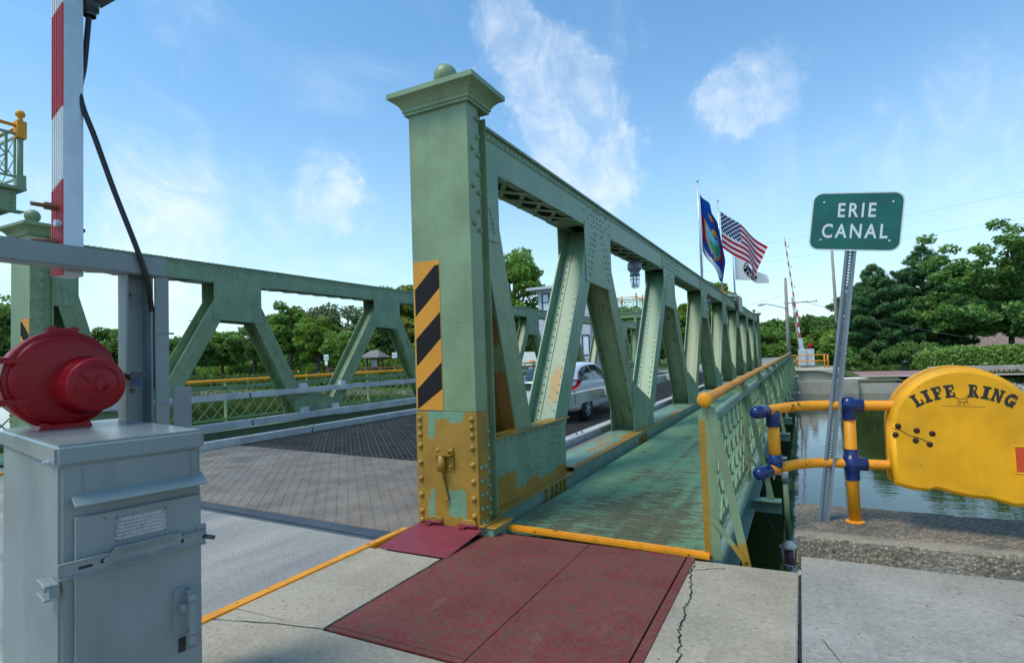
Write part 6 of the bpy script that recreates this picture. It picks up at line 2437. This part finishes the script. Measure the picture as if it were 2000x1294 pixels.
mb = MB()
mb.lathe([(.29, .062), (.25, .14), (.12, .2), (.05, .22), (.05, .26), (.0005, .28)], (7.45, 55.5, 0), (0, 0, 1), 14)
mb.build('lid', 'bin_green', bn)
o = thing('garden_wall', 'low grey wall below the clipped hedge', 'wall', (16, 55.3, -.6))
MB().box(8.8, 40, 54.75, 55.0, -.8, -.32).build('wall_face', 'wall', o, bevel=.02)


# ================================================================== FLAGS
def flag_grid(nu, nv, fn, mat_fn, name, mats, parent, nrm_off=None):
    vs = [fn(i / nu, j / nv) for i in range(nu + 1) for j in range(nv + 1)]
    mb_ = MB()
    for i in range(nu):
        for j in range(nv):
            a_ = i * (nv + 1) + j
            mb_.add([vs[a_], vs[a_ + nv + 1], vs[a_ + nv + 2], vs[a_ + 1]], [(0, 1, 2, 3)], mat_fn((i + .5) / nu, (j + .5) / nv), True)
    ob = mb_.build(name, mats, parent)
    me = ob.data
    uvl = me.uv_layers.new(name='UVMap')
    for p_ in me.polygons:
        q = p_.index
        i, j = q // nv, q % nv
        cs = {0: (i, j), 1: (i + 1, j), 2: (i + 1, j + 1), 3: (i, j + 1)}
        base = p_.index * 4
        for li in p_.loop_indices:
            vi = me.loops[li].vertex_index - base
            cc = cs[vi]
            uvl.data[li].uv = (cc[0] / nu, cc[1] / nv)
    return ob


def flagpole(x, y, z0, z1, label):
    o_ = thing('flagpole', label, 'flagpole', (x, y, z0), 'flagpoles clamped to the near truss')
    MB().tube([(x, y, z0), (x, y, z1)], [.045, .03], 10).build('pole', 'flag_pole', o_)
    MB().lathe([(.0005, z1 + .07), (.05, z1 + .06), (.06, z1 + .02), (.03, z1)], (x, y, 0), (0, 0, 1), 8).build('truck', 'galv', o_)
    MB().tube([(x + .05, y, z1 - .05), (x + .09, y, (z0 + z1) / 2), (x + .05, y, z0 + .5)], .005, 4).build('halyard', 'white', o_)
    MB().box(x - .08, x + .08, y - .1, y + .1, z0 - .05, z0 + .25).build('clamp', 'galv', o_, bevel=.005)
    return o_


FX = -3.12
flagpole(FX, 21.6, 3.964, 7.85, 'flagpole holding the dark blue state flag')
flagpole(FX, 27.6, 3.964, 8.50, 'tallest flagpole, holding the striped flag')
flagpole(FX, 33.3, 3.964, 8.60, 'hindmost flagpole, holding the white flag with the dark disc')
rt = Vector((.889, .457, 0))                    # cloth blown roughly along this direction


def wave(u, v, amp, k_, ph):
    return amp * math.sin(k_ * u + ph + v * 1.3) * min(1, u * 2.5)


# limp state flag
def f1(u, v):
    z = 7.42 - (1 - v) * 2.15 - u * (.95 - .18 * v) * (1.55)
    w = (.66 * math.sin(min(1, u * 1.0) * 1.3)) * (1 - .5 * abs(v - .42))
    return Vector((FX + .06, 21.6, max(z, 4.02 + .1 * u))) + Vector((.80, .30, 0)) * w * 1.5 + Vector((-.5, .86, 0)) * (wave(u, v, .11, 9, 0) + .04 * math.sin(14 * u))


ob = flag_grid(26, 18, f1, lambda u, v: 0, 'state_flag', ['flag_blue'], None)
solo(ob, 'dark blue state flag hanging limp with a coloured coat of arms', 'flag', 'flags above the bridge')


def cloth_patch(fn, poly, off, mat, parent, name):
    """thin applique following the cloth"""
    mb_ = MB()
    cu_, cv_ = sum(p_[0] for p_ in poly) / len(poly), sum(p_[1] for p_ in poly) / len(poly)
    pts_ = []
    K_ = 7
    for r_ in range(K_ + 1):
        for (u0_, v0_) in poly:
            u, v = cu_ + (u0_ - cu_) * (1 - r_ / K_), cv_ + (v0_ - cv_) * (1 - r_ / K_)
            e = 1e-3
            p_ = fn(u, v)
            n_ = (fn(u + e, v) - p_).cross(fn(u, v + e) - p_).normalized()
            if n_.dot(Vector((.45, -.89, -.2))) < 0:
                n_ = -n_
            pts_.append(p_ + n_ * off)
    L_ = len(poly)
    mb_.add(pts_, [(r_ * L_ + i, r_ * L_ + (i + 1) % L_, (r_ + 1) * L_ + (i + 1) % L_, (r_ + 1) * L_ + i) for r_ in range(K_) for i in range(L_)], 0, True)
    o_ = mb_.build(name, mat, parent)
    return o_


def ell(cu, cv, ru, rv, n=18, q0=0):
    return [(cu + ru * math.cos(q0 + 2 * math.pi * i / n), cv + rv * math.sin(q0 + 2 * math.pi * i / n)) for i in range(n)]


cloth_patch(f1, [(.16, .34), (.30, .18), (.44, .10), (.58, .18), (.72, .34), (.72, .66), (.16, .66)], .010, 'cloth_gold', ob, 'shield_border')
cloth_patch(f1, [(.21, .37), (.32, .23), (.44, .16), (.56, .23), (.67, .37), (.67, .62), (.21, .62)], .020, 'cloth_sky', ob, 'shield_field')
cloth_patch(f1, [(.24, .36), (.33, .25), (.44, .19), (.55, .25), (.63, .36), (.5, .40), (.38, .34)], .028, 'cloth_green', ob, 'shield_landscape')
cloth_patch(f1, ell(.42, .52, .09, .06, 10), .030, 'cloth_gold', ob, 'shield_sun')
cloth_patch(f1, [(.03, .20), (.14, .22), (.15, .62), (.10, .72), (.04, .60)], .014, 'cloth_red', ob, 'left_figure')
cloth_patch(f1, [(.74, .22), (.86, .20), (.85, .62), (.79, .72), (.73, .60)], .014, 'cloth_red', ob, 'right_figure')
cloth_patch(f1, [(.34, .68), (.54, .68), (.60, .80), (.44, .76), (.28, .80)], .014, 'cloth_gold', ob, 'eagle')
cloth_patch(f1, [(.05, .12), (.2, .10), (.44, .05), (.7, .10), (.93, .20), (.93, .11), (.7, .01), (.44, -.0 + .01), (.2, .02), (.05, .04)], .018, 'cloth_white', ob, 'scroll')


def f2(u, v):
    # fly end droops; lower fly corner curls under
    z = 8.03 - (1 - v) * 1.72 - 1.75 * u ** 1.05 + .25 * u * (1 - v)
    c_ = 1.0 - .35 * max(0, u - .55) * (1 - v) * 2
    return Vector((FX + .09, 27.6, z)) + rt * (2.1 * u * c_) + Vector((-.45, .89, 0)) * (wave(u, v, .16, 8, .4))


ob = flag_grid(40, 26, f2, lambda u, v: 0, 'striped_flag', ['flag_us'], None)
solo(ob, 'red and white striped flag with a starred blue canton', 'flag', 'flags above the bridge')


def f3(u, v):
    hgt = 1.5 * (1 - .45 * u)
    z = 6.95 - (1 - v) * hgt - (1.0 + .35 * v) * u + .10 * math.sin(6 * u) * v
    return Vector((FX + .08, 33.3, z)) + rt * (1.65 * u) + Vector((-.45, .89, 0)) * (wave(u, v, .30, 9, 1.2) - .25 * u * (1 - v))


ob = flag_grid(30, 20, f3, lambda u, v: 0, 'white_flag', ['flag_white'], None)
solo(ob, 'white flag with a dark round emblem behind the striped flag', 'flag', 'flags above the bridge')
cloth_patch(f3, ell(.50, .50, .26, .40, 28), .012, 'cloth_black', ob, 'emblem_disc')
cloth_patch(f3, ell(.50, .50, .15, .235, 22), .022, 'cloth_white', ob, 'emblem_ring')
cloth_patch(f3, ell(.50, .50, .14, .22, 22), .030, 'cloth_black', ob, 'emblem_centre')
for k_, ch in enumerate('NEW YORK'):
    if ch == ' ':
        continue
    q = R(165 - 150 * k_ / 7)
    u_, v_ = .50 + .205 * math.cos(q), .50 + .315 * math.sin(q)
    p_ = f3(u_, v_)
    rd = (f3(u_ + .002, v_) - p_).normalized()
    ud = (f3(u_, v_ + .002) - p_).normalized()
    tu = (rd * math.sin(q) - ud * math.cos(q)).normalized()
    nn_ = rd.cross(ud).normalized()
    tv = nn_.cross(tu).normalized()
    text_obj(ch, .30, p_ + nn_ * .06, tu, tv, 'cloth_white', ob, 'emblem_letter', .004)
for k_, ch in enumerate('CANALS'):
    q = R(215 + 110 * k_ / 5)
    u_, v_ = .50 + .205 * math.cos(q), .50 + .315 * math.sin(q)
    p_ = f3(u_, v_)
    rd = (f3(u_ + .002, v_) - p_).normalized()
    ud = (f3(u_, v_ + .002) - p_).normalized()
    tu = (-rd * math.sin(q) + ud * math.cos(q)).normalized()
    nn_ = rd.cross(ud).normalized()
    tv = nn_.cross(tu).normalized()
    text_obj(ch, .30, p_ + nn_ * .06, tu, tv, 'cloth_white', ob, 'emblem_letter', .004)

# flag floodlight box and grey junction box on the chord
o = thing('chord_floodlight', 'orange and grey floodlight on top of the near chord beside a flagpole', 'floodlight', (-3.1, 27.6, 3.96))
MB().box(-3.2, -2.95, 27.4, 27.75, 4.02, 4.24).build('housing', 'orange', o, bevel=.02)
MB().tube([(-2.95, 27.7, 4.10), (-2.55, 28.9, 4.09)], .07, 10).build('lamp_tube', 'galv', o)
MB().box(-3.1, -3.05, 27.5, 27.6, 3.965, 4.02).build('bracket', 'galv', o)
o = thing('junction_box', 'pale grey box bolted to the near chord below the hindmost flagpole', 'junction box', (-2.62, 29.5, 3.4))
MB().box(-2.78, -2.64, 30.0, 31.9, 3.50, 4.28).build('box_body', 'galv', o, bevel=.01)
MB().box(-2.779, -2.66, 29.7, 29.98, 3.54, 4.18).build('side_plate', 'bolt_rust', o)

# ================================================================== VEGETATION
def leaf_object(name, centers, size, mat, parent, droop=0.0, tint=None, aspect=1.6, flat=0.0):
    """one mesh of small leaf faces (rhombs bent at the middle), each at a centre"""
    n = len(centers)
    c = np.asarray(centers, float)
    d1 = rng.normal(size=(n, 3))
    d1[:, 2] = d1[:, 2] * (1 - flat) - droop
    d1 /= np.linalg.norm(d1, axis=1, keepdims=True)
    d2 = rng.normal(size=(n, 3))
    if flat:
        d2[:, 2] *= (1 - flat)
    d2 -= d1 * (d1 * d2).sum(1, keepdims=True)
    d2 /= np.linalg.norm(d2, axis=1, keepdims=True)
    s = size * rng.uniform(.6, 1.4, (n, 1))
    a = c - d1 * s * aspect * .5
    b = c + d2 * s * .5
    e = c + d1 * s * aspect * .5
    f = c - d2 * s * .5
    v = np.stack([a, b, e, f], 1).reshape(-1, 3)
    off = wpos(parent) if parent else Vector((0, 0, 0))
    v -= np.array(off)
    me = bpy.data.meshes.new(name)
    me.vertices.add(4 * n)
    me.vertices.foreach_set('co', v.astype(np.float32).ravel())
    me.loops.add(4 * n)
    me.loops.foreach_set('vertex_index', np.arange(4 * n, dtype=np.int32))
    me.polygons.add(n)
    me.polygons.foreach_set('loop_start', np.arange(0, 4 * n, 4, dtype=np.int32))
    me.update(calc_edges=True)
    t_ = rng.uniform(0, 1, n) if tint is None else np.clip(tint + rng.uniform(-.25, .25, n), 0, 1)
    at = me.attributes.new('tint', 'FLOAT', 'POINT')
    at.data.foreach_set('value', np.repeat(t_, 4).astype(np.float32))
    me.materials.append(M[mat])
    ob_ = bpy.data.objects.new(name, me)
    ob_.parent = parent
    col.objects.link(ob_)
    return ob_


def broad_tree(label, x, y, z0, h, r, mat, n=3800, leaf=.42, trunk_h=.28, bark='bark', group=None, lob=26, top=1.0, name='tree', cat='tree', clump=.34, sparse=False):
    o_ = thing(name, label, cat, (x, y, z0), group)
    rr_ = random.Random(int(x * 31 + y * 17))
    tr = h * .022 + .05
    mb_ = MB()
    bend = (rr_.uniform(-.3, .3), rr_.uniform(-.3, .3))
    mid = (x + bend[0] * .5, y + bend[1] * .5, z0 + h * trunk_h)
    mb_.tube([(x, y, z0 - .4), (x, y, z0 + .1), mid, (x + bend[0], y + bend[1], z0 + h * .55), (x + bend[0] * 1.4, y, z0 + h * .85)], [tr * 1.5, tr * 1.15, tr, tr * .6, tr * .15], 8)
    cents, rads, tints = [], [], []
    cz, rz = z0 + h * (trunk_h + 1.0) / 2, h * (1 - trunk_h) / 2
    for i in range(lob):
        u = rr_.uniform(-.92, .84)
        q = rr_.uniform(0, 6.283)
        rad = rr_.uniform(.45, .92) ** .7
        w = math.sqrt(max(0, 1 - u * u))
        taper = 1 - .25 * max(0, u) * top
        p_ = (x + math.cos(q) * w * r * rad * taper, y + math.sin(q) * w * r * rad * taper, cz + u * rz * rad)
        cents.append(p_)
        rads.append(max(r, h * .24) * clump * rr_.uniform(.65, 1.25))
        tints.append(rr_.uniform(.15, .85))
        if i % 3 == 0:
            zb_ = z0 + h * rr_.uniform(trunk_h * .8, .6)
            s_ = Vector((x + bend[0] * .7, y + bend[1] * .7, min(zb_, p_[2] - .2)))
            e_ = Vector(p_)
            m_ = s_.lerp(e_, .5) + Vector((0, 0, .08 * h * rr_.uniform(0, 1)))
            mb_.tube([s_, m_, e_], [tr * .45, tr * .28, tr * .08], 6)
    mb_.build('trunk', bark, o_)
    per = n // lob
    pts_, ti = [], []
    for c_, rd, tn in zip(cents, rads, tints):
        d = rng.normal(size=(per, 3))
        d /= np.linalg.norm(d, axis=1, keepdims=True)
        rad = rd * rng.uniform(.35, 1.0, (per, 1)) ** .5
        p_ = np.array(c_) + d * rad * np.array((1.15, 1.15, .75))
        pts_.append(p_)
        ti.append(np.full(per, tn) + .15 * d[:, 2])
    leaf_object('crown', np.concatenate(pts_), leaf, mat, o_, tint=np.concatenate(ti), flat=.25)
    return o_


G_L = 'trees beyond the far bank left of the bridge'
TREES = [
    ('tree at the extreme left edge behind the left pillar', -94.6, 37.8, 12.0, 4.4, 'leaf_dark', .34),
    ('tall tree filling the gap left of the left pillar', -104, 42, 13.5, 5.4, 'leaf_mid', .4),
    ('dark tree seen just above the red bell', -97.3, 51.8, 9.5, 4.6, 'leaf_dark', .2),
    ('small dark tree between the red bell and the hanger channel', -99, 57, 9.0, 3.6, 'leaf_mid', .2),
    ('tree just right of the hanger channel', -88.5, 58, 7.6, 3.6, 'leaf_dark', .2),
    ('low tree under the first far diagonal', -92, 66, 9.0, 4.0, 'leaf_mid', .2),
    ('dark tree under the first far gusset', -83.7, 66, 10.2, 4.0, 'leaf_dark', .22),
    ('tall bushy tree at the centre of the far truss opening', -81.5, 69, 12.0, 3.6, 'leaf_dark', .22),
    ('pointed poplar-like tree against the sky under the far chord', -78.0, 68.6, 13.6, 3.7, 'leaf_mid', .2),
    ('airy pale green tree left of the willow', -76, 74, 12.6, 3.8, 'leaf_grey', .2),
    ('bright green tree in front of the dark wood', -68.5, 65.6, 10.2, 3.4, 'leaf_bright', .2),
    ('large silvery willow under the far chord', -70.5, 74.5, 13.4, 5.4, 'leaf_grey', .25),
    ('small round bright green tree beside the trail sign', -58.6, 60.5, 6.6, 2.5, 'leaf_mid', .16),
    ('dark tree right of the silvery willow', -67.5, 78, 12.0, 4.4, 'leaf_dark', .22),
    ('tall yellowing tree above the far chord, left one of two', -61.4, 76, 15.6, 4.4, 'leaf_yellow', .3),
    ('tall yellowing tree above the far chord, right one beside the hazard board', -58.4, 80, 16.2, 4.6, 'leaf_yellow', .3),
    ('small yellowing tree behind the kiosk', -52.0, 68.0, 9.0, 2.4, 'leaf_yellow', .2),
    ('bright young tree right of the kiosk', -47.5, 63.5, 4.4, 2.0, 'leaf_bright', .1),
    ('dark tree behind the kiosk roof', -62.8, 74.8, 9.4, 4.0, 'leaf_dark', .2),
    ('tall tree rising between the pillar and the tender tower', -29.9, 58.9, 15.8, 3.2, 'leaf_mid', .3),
    ('dark tree behind the first near diagonal', -34.5, 64.5, 11.0, 3.8, 'leaf_dark', .2),
    ('dark tree left of the tender tower wall', -28.2, 60.0, 8.6, 2.6, 'leaf_dark', .1),
    ('tree right of the tender tower under the distant platform', -20.5, 74.8, 8.6, 2.8, 'leaf_mid', .2),
    ('dark tree behind the near truss between the second diagonals', -16.8, 74.8, 9.2, 3.2, 'leaf_dark', .12),
    ('bright green tree seen through the middle of the near truss', -12.3, 70.9, 8.4, 2.4, 'leaf_bright', .16),
    ('light green tree top showing above the near chord beneath the flags', -10.2, 82.9, 12.2, 2.8, 'leaf_bright', .3),
    ('low dark tree behind the near truss kerb', -14.6, 63.2, 5.6, 2.4, 'leaf_dark', .1),
    ('tree seen through the far panels of the near truss', -12.9, 88.1, 9.0, 3.2, 'leaf_mid', .2),
]
for lb, x, y, h, r, mt, th in TREES:
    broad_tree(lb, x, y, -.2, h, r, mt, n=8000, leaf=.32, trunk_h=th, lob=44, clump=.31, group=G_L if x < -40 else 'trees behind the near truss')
# a darker wood closing the view behind the single trees: one mass
pts_ = []
for i in range(150):
    x = rng.uniform(-150, -38)
    y = 92 + rng.uniform(-4, 10) - max(0, (-x - 80)) * .35
    hh = rng.uniform(4.5, 9.5)
    d = rng.normal(size=(150, 3))
    d /= np.linalg.norm(d, axis=1, keepdims=True)
    pts_.append(np.array((x, y, hh * .55)) + d * rng.uniform(.5, 1, (150, 1)) * np.array((3.4, 3.0, hh * .5)))
wood = leaf_object('distant_wood', np.concatenate(pts_), .8, 'leaf_dark', None)
tag(wood, 'dark belt of woodland closing the view behind the far bank', 'woodland')
wood['kind'] = 'stuff'

# understory along the path: low shrubs reading as one mass, and rough grass
pts_ = []
for i in range(420):
    x = rng.uniform(-125, -40)
    y = 68.5 + rng.uniform(-1.5, 3.0) - (x + 40) * .035
    hh = rng.uniform(.7, 2.4)
    d = rng.normal(size=(70, 3))
    d /= np.linalg.norm(d, axis=1, keepdims=True)
    pts_.append(np.array((x, y, hh * .4)) + d * rng.uniform(.4, 1, (70, 1)) * np.array((1.6, 1.2, hh * .6)))
us = leaf_object('undergrowth', np.concatenate(pts_), .36, 'leaf_bright', None)
tag(us, 'bright green undergrowth along the edge of the far wood', 'undergrowth')
us['kind'] = 'stuff'
pts_ = []
for i in range(26000):
    x = rng.uniform(-118, -16)
    f = rng.uniform(.45, 1.25)
    y, z = on_bank(x, min(f, 1))
    if f > 1:
        y += (f - 1) * 30
    pts_.append((x, y, z + rng.uniform(0, .45) * (1 + .8 * math.sin(x * .9))))
gr = leaf_object('bank_grass', np.array(pts_), .26, 'grass_blade', None, droop=-1.2, aspect=2.6)
tag(gr, 'rough bright grass and weeds on the far bank left of the bridge', 'grass')
gr['kind'] = 'stuff'
pts_ = []
for i in range(9000):
    x = rng.uniform(8.4, 32)
    f = rng.uniform(.55, 1.0)
    y, z = on_bank(x, f)
    if rng.random() < .5:
        x, y, z = rng.uniform(2.6, 32), 56.2 + rng.uniform(0, 3.5), -.55
    pts_.append((x, y, z + rng.uniform(0, .22)))
gr = leaf_object('verge_grass', np.array(pts_), .18, 'grass_blade', None, droop=-1.2, aspect=2.4)
tag(gr, 'grass verge below the hedge and along the towpath', 'grass')
gr['kind'] = 'stuff'

# far hillside trees at the end of the road
FAR = [(-14.5, 165, 9.5, 5.0), (-9.0, 166, 8.6, 4.6), (-4.6, 168, 9.2, 4.4), (-.8, 180, 10.4, 4.8), (3.6, 171, 9.6, 4.4), (7.4, 161, 9.6, 4.6), (11.5, 160, 8.4, 4.6), (15.5, 150, 7.6, 4.4)]
for i, (x, y, h, r) in enumerate(FAR):
    broad_tree('dark rounded tree on the distant skyline, number %s from the left above the far road' % ('one two three four five six seven eight'.split()[i]), x, y, .4, h, r, 'leaf_dark', n=2600, leaf=.62, trunk_h=.1, lob=20, clump=.42, group='trees on the distant skyline')
for i, (lb, x, y, h, r, mt) in enumerate([
        ('broad leafy bush beside the far end of the near truss', -5.2, 104, 5.4, 3.2, 'leaf_mid'), ('bush with brownish patches right at the far end post', -7.6, 98, 4.4, 2.6, 'leaf_yellow'),
        ('bush behind the lamp pole', -2.2, 108, 4.8, 2.6, 'leaf_mid'), ('green bush behind the yellow notice board', 4.0, 84, 5.2, 2.4, 'leaf_mid'), ('dense green bush right of the far gate', 3.2, 66, 3.8, 1.7, 'leaf_mid'),
        ('bush left of the ERIE CANAL post foot', 2.3, 74, 4.4, 1.9, 'leaf_bright')]):
    broad_tree(lb, x, y, -.5, h, r, mt, n=4200, leaf=.34, trunk_h=.05, lob=30, clump=.36, name='bush', cat='bush', group='bushes at the far end of the bridge')
for lb, x, y, r, h in (('low dark shrub at the foot of the left pine', 4.3, 58.6, 1.35, 2.0), ('low dark shrub between the two pines', 8.9, 60.5, 1.9, 2.3), ('small dark shrub beside the hedge end', 7.2, 61.5, 1.2, 1.8)):
    broad_tree(lb, x, y, -.7, h, r, 'leaf_dark', n=4000, leaf=.15, trunk_h=.02, lob=26, clump=.36, name='shrub', cat='shrub', group='shrubs below the pines')


def pine(label, x, y, z0, h, r):
    o_ = thing('pine_tree', label, 'tree', (x, y, z0), 'pines on the far bank')
    rr_ = random.Random(int(x * 7))
    mb_ = MB()
    mb_.tube([(x, y, z0 - .3), (x + .05, y, z0 + h * .3), (x - .1, y, z0 + h * .7), (x, y, z0 + h)], [.30, .24, .13, .03], 9)
    pts_, ti = [], []
    lv = 0
    z = z0 + h * .13
    while z < z0 + h * .99:
        f = (z - z0) / h
        prof_ = 1.0 - .10 * abs(f - .30) if f < .45 else max(.04, 1.02 - ((f - .45) / .56) ** 1.15)
        L_ = r * prof_
        nb_ = 7 if f < .8 else 5
        for k_ in range(nb_):
            q = 2 * math.pi * (k_ + rr_.random() * .9) / nb_ + lv * .8
            ln = L_ * rr_.uniform(.62, 1.12)
            tip = Vector((x + math.cos(q) * ln, y + math.sin(q) * ln, z + ln * rr_.uniform(.10, .42)))
            base = Vector((x, y, z))
            mb_.tube([base, base.lerp(tip, .6) - Vector((0, 0, .06 * ln)), tip], [.05, .03, .01], 5)
            nn_ = max(2, int(ln / .34))
            for s_ in range(nn_):
                w = .35 + .65 * (s_ + 1) / nn_
                for side in (-1, 0, 1):
                    c_ = base.lerp(tip, w) + Vector((-math.sin(q), math.cos(q), 0)) * side * ln * .22 * (1.15 - w) * rr_.uniform(.7, 1.5) + Vector((0, 0, rr_.uniform(-.05, .25)))
                    m_ = 42
                    d = rng.normal(size=(m_, 3))
                    d /= np.linalg.norm(d, axis=1, keepdims=True)
                    pts_.append(np.array(c_) + d * rng.uniform(.15, 1, (m_, 1)) * np.array((.31, .31, .30)))
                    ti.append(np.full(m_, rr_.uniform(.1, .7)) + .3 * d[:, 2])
        z += h * .047
        lv += 1
    mb_.build('trunk', 'bark', o_)
    leaf_object('crown', np.concatenate(pts_), .062, 'needle', o_, tint=np.concatenate(ti), aspect=4.6, droop=-.35)


pine('left pine of the two dark pines across the canal', 6.7, 66.5, -.7, 10.0, 4.0)
pine('right and taller pine of the two across the canal', 11.6, 71.5, -.7, 12.2, 4.5)


def locust(label, x, y, z0, h, r):
    o_ = thing('locust_tree', label, 'tree', (x, y, z0))
    rr_ = random.Random(9)
    mb_ = MB()
    fork = Vector((x + .1, y, z0 + h * .26))
    mb_.tube([(x, y, z0 - .3), (x + .05, y, z0 + h * .14), fork], [.30, .24, .20], 10)
    pts_, ti = [], []
    for b in range(22):
        q = 2 * math.pi * b / 22 + rr_.uniform(-.2, .2)
        ln = r * rr_.uniform(.55, 1.05)
        zt = z0 + h * rr_.uniform(.38, 1.0)
        tip = Vector((x + math.cos(q) * ln * (1.15 - .35 * (zt - z0) / h), y + math.sin(q) * ln, zt))
        mid = fork.lerp(tip, .45) + Vector((0, 0, .10 * h * (1 if zt > z0 + h * .6 else .3)))
        mb_.tube(smooth_path([fork, mid, tip], 4), [.14 - .012 * i for i in range(9)], 6)
        for s_ in range(7):
            w = .28 + .72 * s_ / 6
            base = (fork.lerp(mid, w / .45) if w < .45 else mid.lerp(tip, (w - .45) / .55))
            for e in range(3):
                off = Vector((rr_.gauss(0, .95), rr_.gauss(0, .95), rr_.gauss(0, .55) + .15))
                c_ = base + off
                mb_.tube([base, c_], [.02, .006], 4)
                m_ = 105
                d = rng.normal(size=(m_, 3))
                d /= np.linalg.norm(d, axis=1, keepdims=True)
                pts_.append(np.array(c_) + d * rng.uniform(.2, 1, (m_, 1)) ** .6 * np.array((.85, .85, .50)))
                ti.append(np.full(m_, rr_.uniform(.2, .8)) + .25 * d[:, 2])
    mb_.build('trunk', 'bark', o_)
    leaf_object('crown', np.concatenate(pts_), .20, 'leaf_locust', o_, tint=np.concatenate(ti), aspect=2.2, flat=.3, droop=.15)


locust('wide layered locust tree at the right edge across the canal', 17.0, 66.5, -.7, 11.0, 7.2)
broad_tree('dark leafy tree filling the gap between the taller pine and the locust', 13.8, 78, -.6, 9.6, 3.9, 'leaf_dark', n=9000, leaf=.26, trunk_h=.2, lob=44, clump=.32)
# clipped hedge: rounded end, flat front
hd = thing('clipped_hedge', 'long clipped green hedge above the low wall at right', 'hedge', (16, 57, -.6))
mb = MB()
mb.box(9.2, 40, 56.0, 58.4, -.6, .72)
mb.build('branches', 'bark', hd)
pts_ = []
for i in range(26000):
    x = 8.7 + 31 * rng.random() ** 1.25
    e = max(0, 1 - (x - 8.7) / 1.6)
    if rng.random() < .62:
        z = -.55 + rng.random() * (1.5 - .55 * e ** 2) 
        y = 55.75 + .9 * e ** 2 + .12 * rng.normal() + (.25 * max(0, z - .6))
    else:
        y = 55.8 + .9 * e ** 2 + rng.random() * 2.6
        z = .95 - .55 * e ** 2 + .10 * rng.normal()
    pts_.append((x, y + .12 * math.sin(x * 1.7), z + .05 * math.sin(x * 2.3)))
for i in range(2500):
    q = rng.uniform(0, 3.1416)
    pts_.append((9.0 - .55 * math.sin(q) + .08 * rng.normal(), 57.1 - 1.1 * math.cos(q), -.55 + 1.15 * rng.random()))
leaf_object('foliage', np.array(pts_), .16, 'leaf_hedge', hd)
